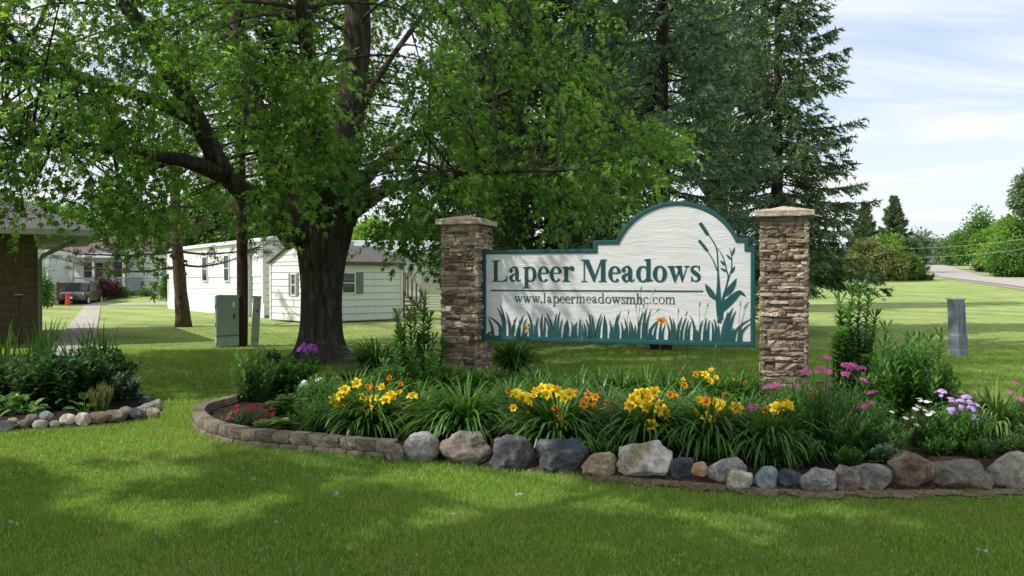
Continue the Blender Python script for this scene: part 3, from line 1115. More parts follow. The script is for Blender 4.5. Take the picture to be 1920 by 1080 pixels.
def strip(b, pts, n=8, closed=False, fm=None):
    """a brush stroke: points (x, y, width) -> one flat raised ribbon"""
    C = crom(pts, n, closed)
    xy, wd = C[:, :2], np.clip(C[:, 2], 0.0008, None)
    if closed:
        T = np.roll(xy, -1, 0) - np.roll(xy, 1, 0)
    else:
        T = np.gradient(xy, axis=0)
    T /= np.linalg.norm(T, axis=1)[:, None] + 1e-9
    Nn = np.stack([-T[:, 1], T[:, 0]], 1)
    A, B = xy + Nn * wd[:, None] / 2, xy - Nn * wd[:, None] / 2
    if fm is not None:
        A, B = fm(A), fm(B)
    m = len(xy)
    y0, y1 = layer(), 0.0135
    v = np.concatenate([np.c_[A[:, 0], np.full(m, y0), A[:, 1]], np.c_[B[:, 0], np.full(m, y0), B[:, 1]],
                        np.c_[A[:, 0], np.full(m, y1), A[:, 1]], np.c_[B[:, 0], np.full(m, y1), B[:, 1]]])
    f = []
    for i in range(m if closed else m - 1):
        j = (i + 1) % m
        f += [(i, m + i, m + j, j), (2 * m + i, i, j, 2 * m + j), (m + i, 3 * m + i, 3 * m + j, m + j)]
    if not closed:
        f += [(0, 2 * m, 3 * m, m), (m - 1, 2 * m - 1, 4 * m - 1, 3 * m - 1)]
    b.add(v, f)


def glyph_set(T, t, xh=0.47, cap=0.676, asc=0.68, desc=-0.205):
    """roman letters of a bookish serif: T stem width, t hairline"""
    sw = t * 0.9                      # slab of a serif

    def rect(x0, y0, x1, y1):
        return ('p', [(x0, y0), (x1, y0), (x1, y1), (x0, y1)])

    def foot(x, y, l=0.06, r=0.06):
        return [rect(x - l, y, x + T + r, y + sw), ('p', [(x - l * .35, y + sw * .9), (x + T + r * .35, y + sw * .9), (x + T, y + sw * 2.4), (x, y + sw * 2.4)])]

    def flag(x, y, l=0.065):           # slanted head serif on the left of a stem
        return [('p', [(x - l, y - sw * 1.5), (x + T * .5, y - sw * 1.6), (x + T, y), (x - l, y - sw * .5)])]

    def arc(cx, cy, rx, ry, d0, d1, k=1.0, thin=None, n=14):
        th = t if thin is None else thin
        return ('s', [(cx + rx * math.cos(R(a)), cy + ry * math.sin(R(a)), th + (T * k - th) * abs(math.cos(R(a))) ** 1.4) for a in np.linspace(d0, d1, n)])

    G = {}
    G['L'] = (0.645, [rect(0.085, 0, 0.085 + T * 1.12, cap), rect(0.015, cap - sw, 0.085 + T + 0.10, cap), rect(0.015, 0, 0.56, sw),
                      ('p', [(0.36, sw * .9), (0.46, sw * 1.5), (0.53, 0.09), (0.575, 0.19), (0.60, 0.19), (0.575, 0.0), (0.36, 0.0)])])
    G['M'] = (0.94, [rect(0.10, 0, 0.10 + t * 1.15, cap), rect(0.015, 0, 0.225, sw), rect(0.015, cap - sw, 0.10 + T * 1.1, cap),
                     ('p', [(0.10, cap), (0.10 + T * 1.35, cap), (0.485 + T * .35, 0.12), (0.46, 0.0), (0.44, 0.0)]),
                     ('p', [(0.455, 0.0), (0.48, 0.0), (0.745, cap), (0.70, cap), (0.475, 0.145)]),
                     rect(0.70, 0, 0.70 + T * 1.12, cap), rect(0.62, 0, 0.90, sw), rect(0.70, cap - sw, 0.90, cap)])
    G['o'] = (0.50, [('c', [(0.25 + (0.215 - T * .38) * math.cos(a), xh / 2 + (xh / 2 - t * .35) * math.sin(a), t + (T - t) * abs(math.cos(a)) ** 1.4) for a in np.linspace(0, 2 * PI, 24, endpoint=False)])])
    G['e'] = (0.445, [arc(0.235, xh / 2, 0.20 - T * .32, xh / 2 - t * .4, 8, 318, 0.95, n=20), rect(0.06 + T * .4, xh * .53, 0.40 - T * .12, xh * .53 + t)])
    G['c'] = (0.445, [arc(0.24, xh / 2, 0.20 - T * .32, xh / 2 - t * .4, 52, 318, 0.98, n=20), ('o', (0.355, xh * .78, T * .55))])
    G['a'] = (0.495, [('s', [(0.075, xh * .70, T * .62), (0.085, xh * .84, T * .42), (0.17, xh - t * .4, t * 1.2), (0.27, xh * .93, T * .6), (0.305, xh * .74, T), (0.307, xh * .40, T), (0.31, 0.11, T), (0.35, 0.035, T * .62), (0.42, 0.045, t * .8), (0.465, 0.085, t * .6)]),
                      ('o', (0.09, xh * .74, T * .52)),
                      ('s', [(0.30, xh * .60, t * .9), (0.20, xh * .50, t * 1.5), (0.10, xh * .36, T * .75), (0.085, 0.12, T * .92), (0.14, 0.035, T * .6), (0.215, 0.03, t * 1.3), (0.30, 0.105, t * .9)])])
    G['d'] = (0.555, [rect(0.36, 0.03, 0.36 + T, asc), *flag(0.36, asc), ('p', [(0.36, 0.0), (0.36 + T + .075, 0.035), (0.36 + T + .075, 0.065), (0.36 + T * .5, 0.09), (0.36, 0.09)]),
                      arc(0.245, xh / 2, 0.205 - T * .35, xh / 2 - t * .4, 62, 298, 1.0, n=18),
                      ('s', [(0.30, xh - t * 1.2, t), (0.36, xh * .83, t), (0.385, xh * .72, t)]), ('s', [(0.30, t * 1.2, t), (0.36, xh * .17, t), (0.385, xh * .28, t)])])
    G['p'] = (0.555, [rect(0.095, desc, 0.095 + T, xh), *flag(0.095, xh), *foot(0.095, desc),
                      arc(0.31, xh / 2, 0.205 - T * .35, xh / 2 - t * .4, -118, 118, 1.0, n=18),
                      ('s', [(0.25, xh - t * 1.2, t), (0.19, xh * .83, t), (0.165, xh * .72, t)]), ('s', [(0.25, t * 1.2, t), (0.19, xh * .17, t), (0.165, xh * .28, t)])])
    G['r'] = (0.43, [rect(0.085, 0, 0.085 + T, xh), *flag(0.085, xh), *foot(0.085, 0, r=0.08), ('s', [(0.085 + T * .7, xh * .66, t), (0.24, xh * .86, t * 1.5), (0.31, xh - t * .6, T * .45), (0.375, xh * .93, T * .5)]), ('o', (0.365, xh * .86, T * .58))])

    def arch(x0, x1):
        return [('s', [(x0 + T * .6, xh * .68, t), (x0 + T + .05, xh * .87, t * 1.3), (x0 + T + .12, xh - t * .55, T * .48), (x1 + T * .25, xh * .92, T * .78), (x1 + T * .5, xh * .72, T), (x1 + T * .5, 0, T)]), *foot(x1, 0)]

    G['m'] = (0.80, [rect(0.075, 0, 0.075 + T, xh), *flag(0.075, xh), *foot(0.075, 0), *arch(0.075, 0.34), *arch(0.34, 0.605)])
    G['h'] = (0.53, [rect(0.075, 0, 0.075 + T, asc), *flag(0.075, asc), *foot(0.075, 0), *arch(0.075, 0.345)])
    G['l'] = (0.28, [rect(0.08, 0, 0.08 + T, asc), *flag(0.08, asc), *foot(0.08, 0)])
    G['s'] = (0.385, [('s', [(0.315, xh * .76, t * .8), (0.275, xh * .92, t * 1.2), (0.19, xh - t * .45, t * 1.3), (0.10, xh * .88, T * .62), (0.09, xh * .70, T * .85), (0.19, xh * .53, T * 1.0), (0.295, xh * .36, T * .9), (0.305, xh * .17, T * .7), (0.23, t * .5, t * 1.4), (0.14, t * .9, t * 1.2), (0.075, xh * .27, t * .8)]),
                      ('p', [(0.305, xh * .66), (0.33, xh * .66), (0.33, xh * 1.0), (0.31, xh * 1.0), (0.27, xh * .9)]), ('p', [(0.055, 0.0), (0.075, 0.0), (0.12, xh * .1), (0.08, xh * .36), (0.055, xh * .36)])])
    G['w'] = (0.715, [rect(0.0, xh - sw, 0.225, xh), rect(0.25, xh - sw, 0.47, xh), rect(0.545, xh - sw, 0.72, xh),
                      ('p', [(0.045, xh - sw * .5), (0.045 + T * 1.12, xh - sw * .5), (0.285, 0.115), (0.245, -0.012), (0.225, -0.012)]),
                      ('p', [(0.236, -0.012), (0.252, -0.012), (0.385, 0.30), (0.365, 0.36), (0.262, 0.125)]),
                      ('p', [(0.30, xh - sw * .5), (0.30 + T * 1.12, xh - sw * .5), (0.53, 0.115), (0.49, -0.012), (0.47, -0.012)]),
                      ('p', [(0.481, -0.012), (0.497, -0.012), (0.66, xh - sw * .5), (0.622, xh - sw * .5), (0.507, 0.125)])])
    G['.'] = (0.25, [('o', (0.125, 0.055, max(T * .55, 0.055)))])
    G[' '] = (0.24, [])
    return G


def write(b, text, G, x0, x1, base_l, base_r, em):
    adv = sum(G[ch][0] for ch in text)
    sx = (x1 - x0) / adv
    x = 0.0
    for ch in text:
        w, shapes = G[ch]

        def fm(P, xo=x):
            P = np.asarray(P, float)
            fx = (P[:, 0] + xo) / adv
            return np.stack([x0 + (P[:, 0] + xo) * sx, base_l + (base_r - base_l) * fx + P[:, 1] * em], 1)
        for kind, d in shapes:
            if kind == 'p':
                plate(b, fm(d))
            elif kind == 'o':
                cx_, cy_, rr = d
                plate(b, fm([(cx_ + rr * math.cos(a), cy_ + rr * math.sin(a)) for a in np.linspace(0, 2 * PI, 14, endpoint=False)]))
            elif kind == 's':
                strip(b, d, 5, False, fm)
            elif kind == 'c':
                strip(b, d, 3, True, fm)
        x += w


tl, tr_ = uv(921, 527.5), uv(1315, 529.5)
em = (uv(1112, 486.5)[1] - uv(1112, 528.5)[1]) / 0.676
b = MB()
write(b, 'Lapeer Meadows', glyph_set(0.135, 0.036), tl[0], tr_[0], (tl[1] + tr_[1]) / 2, (tl[1] + tr_[1]) / 2, em)
b.obj('title_lettering', M['teal_dark'], sign)
tl, tr_ = uv(963.5, 568), uv(1267, 569.5)
em2 = (uv(1112, 549.5)[1] - uv(1112, 569)[1]) / 0.68
b = MB()
write(b, 'www.lapeermeadowsmhc.com', glyph_set(0.078, 0.032, xh=0.44), tl[0], tr_[0], (tl[1] + tr_[1]) / 2, (tl[1] + tr_[1]) / 2, em2)
b.obj('web_address_lettering', M['url_dark'], sign)
b = MB()
A, B = uv(919, 544.5), uv(1318, 546)
zc = (A[1] + B[1]) / 2
plate(b, [(A[0], zc - 0.009), (B[0], zc - 0.009), (B[0], zc + 0.009), (A[0], zc + 0.009)])
b.obj('rule_line', M['teal_dark'], sign)

# painted grass, traced as (base x, base width, tip x, tip y, sideways bow) in photo places
zg0 = zb + 0.045
b = MB()
plate(b, [(u0 + 0.05, zb + 0.046), (u1 - 0.05, zb + 0.046), (u1 - 0.05, zb + 0.066), (u0 + 0.05, zb + 0.066)])


def blade(bx, bw, tx, ty, bow=0.0):
    p0 = uv(bx, 638)
    p0[1] = zb + 0.05
    p2 = uv(tx, ty)
    wd = bw * .72 / F * 10.0
    mid = p0 * .5 + p2 * .5 + np.array([bow / F * 10.0, 0])
    strip(b, [(*p0, wd), (*(p0 * .72 + mid * .28), wd * .96), (*mid, wd * .72), (*(p2 * .62 + mid * .38 + np.array([bow * .3 / F * 10, 0])), wd * .42), (*p2, 0.002)], 4)


Z1 = lambda x, y: (890 + x / 7.11, 530 + y / 7.11)
Z2 = lambda x, y: (1150 + x / 7.11, 530 + y / 7.11)
for bx, bw, tx, ty, bow in [(350, 80, 160, 440, 90), (240, 75, 165, 470, 30), (390, 80, 295, 330, 40), (395, 70, 338, 298, 30), (465, 60, 402, 372, 30), (480, 60, 555, 455, -10), (500, 45, 517, 485, 15),
                            (560, 62, 650, 432, -15), (590, 50, 585, 500, 10), (640, 50, 690, 475, -15), (765, 70, 686, 368, 30), (735, 40, 700, 520, 10), (800, 45, 784, 548, 10), (825, 60, 840, 465, -15), (890, 60, 900, 408, -10), (920, 50, 930, 450, 5),
                            (1005, 62, 932, 452, 20), (1045, 70, 952, 400, 25), (1060, 60, 1092, 405, -15), (1100, 60, 1132, 383, -15), (1130, 50, 1166, 480, -10), (1190, 60, 1232, 488, -12), (1225, 62, 1228, 490, 12), (1295, 60, 1285, 515, 15),
                            (1320, 50, 1330, 540, 0), (1350, 55, 1362, 515, -12), (1400, 62, 1404, 480, -6), (1440, 55, 1420, 560, 10), (1475, 60, 1455, 545, 12), (1530, 62, 1475, 480, 20), (1545, 62, 1515, 400, 15), (1590, 60, 1552, 420, 12), (1610, 60, 1690, 405, -15),
                            (1650, 50, 1705, 440, -12), (1720, 62, 1730, 425, -4), (1745, 62, 1735, 470, 12), (1810, 60, 1790, 490, 18), (1840, 45, 1845, 555, -4), (1870, 60, 1905, 420, -15)]:
    p, q = Z1(bx, 700), Z1(tx, ty)
    blade(p[0], bw / 7.11, q[0], q[1], bow / 7.11)
for bx, bw, tx, ty, bow in [(30, 60, 95, 380, -20), (60, 50, 60, 540, 10), (120, 60, 95, 520, 15), (180, 62, 140, 470, 20), (220, 50, 205, 520, 8), (260, 60, 215, 490, 15), (290, 60, 290, 560, 0), (330, 70, 395, 390, -20), (400, 80, 440, 335, -15), (430, 60, 500, 360, -20),
                            (470, 70, 680, 455, -70), (540, 62, 590, 540, -12), (620, 62, 640, 520, -8), (650, 55, 690, 560, -12), (745, 55, 700, 520, 22), (780, 60, 742, 435, 20), (815, 60, 788, 475, 16), (850, 60, 915, 455, -18), (900, 60, 975, 465, -20), (960, 55, 1000, 500, -12),
                            (1000, 50, 1035, 520, -14), (1080, 62, 1022, 440, 28), (1120, 55, 1110, 620, 4), (1140, 55, 1185, 500, -12), (1210, 60, 1240, 470, -8), (1255, 60, 1280, 495, -6), (1330, 60, 1310, 520, 10), (1370, 60, 1342, 480, 14), (1400, 70, 1400, 560, 0), (1450, 80, 1545, 390, -24),
                            (1490, 90, 1592, 328, -22), (1540, 80, 1630, 375, -24), (1580, 60, 1610, 600, -8), (1590, 62, 1835, 480, -70), (1670, 62, 1720, 520, -12), (1690, 62, 1838, 538, -50)]:
    p, q = Z2(bx, 740), Z2(tx, ty)
    blade(p[0], bw / 7.11, q[0], q[1], bow / 7.11)
for k in range(13):
    bx = 908 + k * 39 + rng.uniform(-12, 12)
    blade(bx, rng.uniform(9, 13), bx + rng.uniform(-7, 7), 612 + rng.uniform(-6, 12), rng.uniform(-2, 2))
b.obj('grass_silhouette', M['teal'], sign)

# cattails and leaves -----------------------------------------------------------
Z3 = lambda x, y: (1140 + x / 6.75, 370 + y / 6.75)
b = MB()


def sstroke(pts, n=6):
    o = []
    for px, py, wpx in pts:
        q = uv(px, py)
        o.append((q[0], q[1], wpx / F * 9.85))
    strip(b, o, n)


sstroke([(1349, 606, 8), (1349, 580, 8), (1347, 540, 6), (1346, 505, 2.6), (1344, 470, 2.4), (1338, 455, 2.2), (1329, 441, 2.0)])
sstroke([(*Z3(1265, 480), 4.5), (*Z3(1255, 465), 6.5), (*Z3(1210, 395), 6.8), (*Z3(1168, 335), 6.5), (*Z3(1158, 322), 4.0)], 5)
sstroke([(*Z3(1380, 930), 2.2), (*Z3(1330, 800), 2.0), (*Z3(1258, 682), 1.8)])
sstroke([(*Z3(1256, 680), 4.2), (*Z3(1245, 665), 5.6), (*Z3(1195, 600), 5.9), (*Z3(1155, 553), 5.6), (*Z3(1145, 543), 3.5)], 5)
sstroke([(1352, 600, 7), (1356, 560, 5), (1361, 540, 3.2), (1365, 520, 2.4), (*Z3(1500, 930), 2.0), (*Z3(1475, 820), 1.8), (*Z3(1440, 730), 1.7), (*Z3(1385, 640), 0.8)])
sstroke([(*Z3(1515, 1060), 2.4), (*Z3(1560, 900), 1.8), (*Z3(1562, 760), 1.6), (*Z3(1550, 690), 1.2), (*Z3(1535, 635), 0.6)])


def sleaf(p, q, wpx, bow=0.0):
    p, q = np.array(p), np.array(q)
    d = q - p
    nn = np.array([-d[1], d[0]]) / np.linalg.norm(d)
    m1, m2 = p + d * .35 + nn * bow, p + d * .7 + nn * bow
    sstroke([(*p, 0.8), (*m1, wpx), (*m2, wpx * .8), (*q, 0.3)], 6)


for p, q, wd in [((1485, 865), (1418, 798), 5), ((1500, 940), (1420, 895), 4.5), ((1553, 965), (1605, 870), 5), ((1558, 790), (1495, 722), 4), ((1568, 735), (1600, 632), 4)]:
    sleaf(Z3(*p), Z3(*q), wd)
sleaf(Z2(1375, 240), Z2(1222, 10), 11, -1)
sleaf(Z2(1460, 200), Z2(1640, -60), 11, 2)
sstroke([(*Z2(1425, 410), 4), (*Z2(1480, 320), 13), (*Z2(1580, 215), 14), (*Z2(1665, 140), 9), (*Z2(1700, 135), 7), (*Z2(1770, 185), 1)], 6)
sstroke([(*Z2(1405, 480), 6), (*Z2(1400, 250), 9.5), (*Z2(1400, 60), 6), (*Z2(1405, -60), 2)], 6)
b.obj('cattail_motif', M['teal'], sign)

# ------------------------------------------------------------------ buildings
def lap(b, x0, x1, z0, z1, bh, y=0.0, proud=0.018, top=None, mat=0):
    """lap boards on a wall in the plane y (seen from -y); top(x-range) gives the limits of a gable board"""
    z = z0
    while z < z1 - 1e-4:
        e = min(z + bh, z1)
        a0_, a1_, c0_, c1_ = x0, x1, x0, x1
        if top:
            (a0_, a1_), (c0_, c1_) = top(z), top(e)
            if a1_ - a0_ < 0.05:
                break
        b.add([(a0_, y - proud, z), (a1_, y - proud, z), (c1_, y - 0.002, e), (c0_, y - 0.002, e), (a0_, y, z), (a1_, y, z)],
              [(0, 1, 2, 3), (4, 5, 1, 0)], mat)
        b.add([(a0_, y - proud - .002, z - .001), (a1_, y - proud - .002, z - .001), (a1_, y - proud - .001, z + bh * .055), (a0_, y - proud - .001, z + bh * .055)], [(0, 1, 2, 3)], 1)  # dark strip painted in as the shade line at the board's lower edge
        z = e


def turn(b, i0, rz, off):
    """rotate everything added after entry i0 and move it"""
    ca, sa = math.cos(rz), math.sin(rz)
    for k in range(i0, len(b.v)):
        v = b.v[k]
        b.v[k] = np.stack([v[:, 0] * ca - v[:, 1] * sa, v[:, 0] * sa + v[:, 1] * ca, v[:, 2]], 1) + np.asarray(off, float)


def window(parent, x, z, wd, ht, y=0.0, rz=0.0, off=(0, 0, 0), frame='white_metal', shutter=None, bars=1, shw=0.22):
    def fin(b, name, m, par):
        turn(b, 0, rz, off)
        return b.obj(name, m, par)
    b = MB()
    fw = 0.05
    b.box((x, y - .015, z + ht / 2 - fw / 2), (wd, .07, fw)).box((x, y - .015, z - ht / 2 + fw / 2), (wd, .07, fw))
    b.box((x - wd / 2 + fw / 2, y - .014, z), (fw, .07, ht - 2 * fw)).box((x + wd / 2 - fw / 2, y - .014, z), (fw, .07, ht - 2 * fw))
    if bars:
        b.box((x, y - .012, z), (wd - 2 * fw, .05, 0.035))
    fr = fin(b, 'window', M[frame], parent)
    b = MB()
    b.box((x, y - .004, z), (wd - 2 * fw, .03, ht - 2 * fw))
    fin(b, 'pane', M['dark_glass'], fr)
    if shutter:
        for sgn in (-1, 1):
            b = MB()
            xc = x + sgn * (wd / 2 + shw / 2 + 0.01)
            b.box((xc, y - .02, z), (shw, .04, ht))
            for q in np.arange(-ht / 2 + .07, ht / 2 - .05, .07):
                b.box((xc, y - .043, z + q), (shw - .07, .012, .03))
            fin(b, 'shutter', M[shutter], fr)


# white garden shed ------------------------------------------------------------
shed = thing('garden_shed', 'small white lap sided shed with shuttered windows behind the big maple trunk', 'shed', (-7.15, 29.0, 0), R(45))
W_, D_, Hs, Hr = 3.9, 3.2, 2.28, 2.92
b = MB()
b.box((W_ / 2, D_ / 2, 1.15), (W_ - .04, D_ - .04, 2.22))
lap(b, 0, W_, 0.06, Hs, 0.26)
i0 = len(b.v)
lap(b, 0, D_, 0.06, Hs, 0.26)
turn(b, i0, -PI / 2, (0, D_, 0))
i0 = len(b.v)


def gab(z):
    k = max(0.0, (z - Hs) / (Hr - Hs))
    return D_ / 2 * k, D_ - D_ / 2 * k


lap(b, 0, D_, Hs, Hr - .02, 0.26, top=gab)
turn(b, i0, -PI / 2, (0, D_, 0))
for x_, y_ in ((0, 0), (W_, 0), (0, D_)):
    b.box((x_, y_, 1.16), (.09, .09, 2.24))
b.obj('wall', [M['shed_paint'], M['lap_shade']], shed)
b = MB()
ov = 0.12
for sgn in (0, 1):
    y0, y1 = (-ov, D_ / 2) if sgn == 0 else (D_ + ov, D_ / 2)
    ze = Hs - ov * (Hr - Hs) / (D_ / 2)
    v = [(-ov, y0, ze), (W_ + ov, y0, ze), (W_ + ov, y1, Hr), (-ov, y1, Hr)]
    v += [(p[0], p[1], p[2] + .05) for p in v]
    b.add(v, [(0, 1, 2, 3), (7, 6, 5, 4), (0, 4, 5, 1), (1, 5, 6, 2), (3, 2, 6, 7), (0, 3, 7, 4)])
b.obj('roof', M['dark_roof'], shed)
b = MB()
b.box((W_ / 2, -ov - .012, Hs - .08), (W_ + 2 * ov, .03, .13))
b.obj('fascia', M['deck_wood'], shed)
b = MB()
b.tube([(W_ * .55, 1.2, 2.8), (W_ * .55, 1.2, 3.15)], .04, 8)
b.obj('vent_pipe', M['white_metal'], shed)
window(shed, 1.42, 1.48, .62, .82, shutter='grey_shutter', shw=.34)
window(shed, 1.75, 1.42, .36, .85, rz=-PI / 2, off=(0, D_, 0), shutter='grey_shutter', shw=.16)

# white mobile home ---------------------------------------------------------------
P0, P1 = np.array([-19.3, 45.0]), np.array([-10.5, 33.8])
Lm = np.linalg.norm(P1 - P0)
am = math.atan2(P1[1] - P0[1], P1[0] - P0[0])
home = thing('mobile_home', 'long white mobile home with curved metal roof behind the pine', 'mobile home', (P0[0], P0[1], 0), am)
Hm, Dm = 3.30, 4.2
b = MB()
b.box((Lm / 2, Dm / 2, 1.65), (Lm - .04, Dm - .04, 3.2))
lap(b, 0, Lm, .62, 1.75, .28)
# ribbed metal upper part and skirting
x = 0.0
while x < Lm:
    e = min(x + .30, Lm)
    b.box(((x + e) / 2, -.012, (1.78 + Hm) / 2), (e - x - .03, .03, Hm - 1.78))
    x = e
b.box((Lm / 2, -.02, 1.77), (Lm, .05, .04))
x = 0.0
while x < Lm:
    b.box((x + .15, -.03, .30), (.285, .03, .62))
    x += .30
i0 = len(b.v)
lap(b, 0, Dm, .1, Hm, .28)
turn(b, i0, PI / 2, (Lm, 0, 0))
for x_ in (0, Lm):
    b.box((x_, 0, Hm / 2 + .05), (.12, .12, Hm - .1))
b.obj('wall', [M['white_paint'], M['lap_shade']], home)
b = MB()
n = 11
yy = np.linspace(-.12, Dm + .12, n)
zz_ = Hm + .32 * np.sin(np.linspace(0, PI, n)) ** .8
v = np.concatenate([np.c_[np.full(n, -.1), yy, zz_], np.c_[np.full(n, Lm + .1), yy, zz_]])
f = [(i, n + i, n + i + 1, i + 1) for i in range(n - 1)] + [tuple(range(n)), tuple(range(2 * n - 1, n - 1, -1))]
b.add(v, f)
b.box((Lm / 2, -.13, Hm - .02), (Lm + .2, .05, .12))
b.obj('roof', M['white_metal'], home)
for xw, ww in ((2.3, .95), (6.6, .8), (9.8, .7)):
    window(home, xw, 2.15, ww, 1.25, y=-.035, shutter='grey_shutter' if xw < 6 else None, shw=.2)
b = MB()
b.cyl((Lm * .93, 2.0, Hm + .2), (Lm * .93, 2.0, Hm + .75), .13, 14).cyl((Lm * .93, 2.0, Hm + .75), (Lm * .93, 2.0, Hm + .82), .21, 14).cyl((Lm * .93, 2.0, Hm + .86), (Lm * .93, 2.0, Hm + .95), .17, 14, r1=.06)
b.obj('roof_vent', M['white_metal'], home)
b = MB()
b.box((Lm * .895, -.10, 1.6), (.42, .16, 3.1))
b.obj('utility_chase', M['grey_metal'], home)

# white house with porch at the end of the path -----------------------------------
zt = float(terrain(-30, 61))
house = thing('white_house', 'white house with brown roof and railed porch at the far end of the path', 'house', (-34.0, 61.0, zt - .05), R(-4))
b = MB()
b.box((5.6, 3.0, 1.75), (11.16, 5.96, 3.42))
lap(b, 0, 11.2, 0.05, 3.45, .25)
b.obj('wall', [M['white_paint'], M['lap_shade']], house)
b = MB()
v = [(-.4, -.4, 3.42), (11.6, -.4, 3.42), (11.6, 3.0, 4.7), (-.4, 3.0, 4.7), (-.4, 6.4, 3.42), (11.6, 6.4, 3.42)]
b.add(v, [(0, 1, 2, 3), (3, 2, 5, 4), (0, 3, 4), (1, 5, 2), (0, 4, 5, 1)])
b.obj('roof', M['brown_roof'], house)
porch = MB()
porch.box((2.9, -1.3, 3.06), (6.2, 2.3, .16)).box((2.9, -2.46, 2.98), (6.3, .06, .34))
po = porch.obj('porch_roof', M['white_metal'], house)
for x_ in (-.05, 2.0, 3.6, 5.9):
    b = MB()
    b.box((x_, -2.3, 1.45), (.15, .15, 2.9))
    b.obj('porch_post', M['white_metal'], po)
b = MB()
b.box((3.0, -1.3, .38), (6.2, 2.3, .1)).box((3.0, -2.42, .2), (6.2, .06, .4))
b.obj('porch_floor', M['grey_metal'], house)
b = MB()
b.box((3.0, -2.36, 1.35), (6.2, .08, .07)).box((3.0, -2.36, .55), (6.2, .06, .06))
for x_ in np.arange(0, 6.1, .14):
    b.box((x_, -2.36, .95), (.045, .04, .76))
i0 = len(b.v)
b.box((1.15, 0, 1.35), (2.3, .08, .07)).box((1.15, 0, .55), (2.3, .06, .06))
for x_ in np.arange(.07, 2.2, .14):
    b.box((x_, 0, .95), (.045, .04, .76))
turn(b, i0, PI / 2, (6.1, -2.36, 0))
b.obj('railing', M['grey_metal'], house)
b = MB()
b.box((4.3, -.03, 1.5), (.95, .06, 2.05))
b.obj('door', M['dark_glass'], house)
window(house, 2.2, 1.9, 1.6, 1.25)
window(house, 8.35, 1.85, .85, 1.45, shutter='grey_shutter', shw=.36)

# carport and deck of the next home, left of the car --------------------------------
carport = thing('carport', 'white metal carport roof on thin posts beside the parked car', 'carport', (-29.6, 50.5, 0))
b = MB()
b.box((-1.6, 1.2, 3.42), (4.6, 4.0, .14)).box((.72, 1.2, 3.36), (.06, 4.0, .26))
b.obj('roof', M['white_metal'], carport)
for x_, y_ in ((.55, -.5), (.35, 2.6), (-3.6, -.5)):
    b = MB()
    b.box((x_, y_, 1.68), (.12, .12, 3.36))
    b.obj('post', M['white_metal'], carport)
deck = thing('deck', 'raised deck with dark brown board rail and white skirting under the carport', 'deck', (-31.0, 50.2, 0))
b = MB()
b.box((0, .6, .48), (2.2, 1.2, .92))
b.obj('skirting', M['white_metal'], deck)
b = MB()
for x_ in np.arange(-1.05, 1.1, .15):
    b.box((x_, .03, 1.48), (.14, .05, 1.0))
b.box((0, .03, 2.0), (2.25, .12, .06))
b.obj('railing', M['brown_panel'], deck)
b = MB()
b.box((0, .6, .965), (2.3, 1.3, .05))
b.obj('deck_floor', M['deck_wood'], deck)
chair = thing('deck_chair', 'beige slat back chair standing on the brown railed deck', 'chair', (-30.75, 50.85, .99))
b = MB()
for k in range(5):
    i0 = len(b.v)
    b.box((-.24 + .12 * k, 0, .45), (.10, .025, .95 + .05 * (2 - abs(k - 2))))
v = [0]
b.obj('backrest', M['gutter'], chair).rotation_euler = (R(-22), 0, R(24))
b = MB()
b.box((0, -.26, .36), (.58, .5, .04))
b.obj('seat', M['gutter'], chair)
for x_, y_ in ((-.27, -.48), (.27, -.48), (-.27, .05), (.27, .05)):
    b = MB()
    b.box((x_, y_, .17), (.05, .05, .34))
    b.obj('leg', M['gutter'], chair)
for x_ in (-.32, .32):
    b = MB()
    b.box((x_, -.24, .56), (.1, .62, .03)).box((x_, -.5, .45), (.05, .05, .2))
    b.obj('armrest', M['gutter'], chair)
nb = thing('neighbour_home', 'white wall of a home half hidden behind the brick corner', 'house', (-37.5, 54.0, 0))
b = MB()
b.box((2.6, 2.2, 1.8), (5.2, 4.4, 3.6))
lap(b, 0, 5.2, .1, 3.6, .25)
b.obj('wall', [M['white_paint'], M['lap_shade']], nb)
b = MB()
b.box((2.6, 2.2, 3.68), (5.6, 4.8, .16))
b.obj('roof', M['white_metal'], nb)
fence = thing('board_fence', 'short dark brown board fence between carport post and car', 'fence', (-30.9, 54.4, 0))
b = MB()
for k in range(9):
    b.box((k * .15, 0, .72), (.14, .03, 1.44 - .02 * (k % 2)))
b.obj('board_panel', M['deck_wood'], fence)
for x_ in (0, 1.2):
    b = MB()
    b.box((x_, .06, .75), (.1, .09, 1.5))
    b.obj('post', M['deck_wood'], fence)
red = thing('drum', 'bright red upright drum in front of the car bumper', 'drum', (-27.55, 49.6, 0))
b = MB()
b.cyl((0, 0, 0.02), (0, 0, .74), .12, 16)
for z_ in (.02, .26, .5, .72):
    b.cyl((0, 0, z_), (0, 0, z_ + .02), .13, 16)
b.obj('body', M['red_paint'], red)
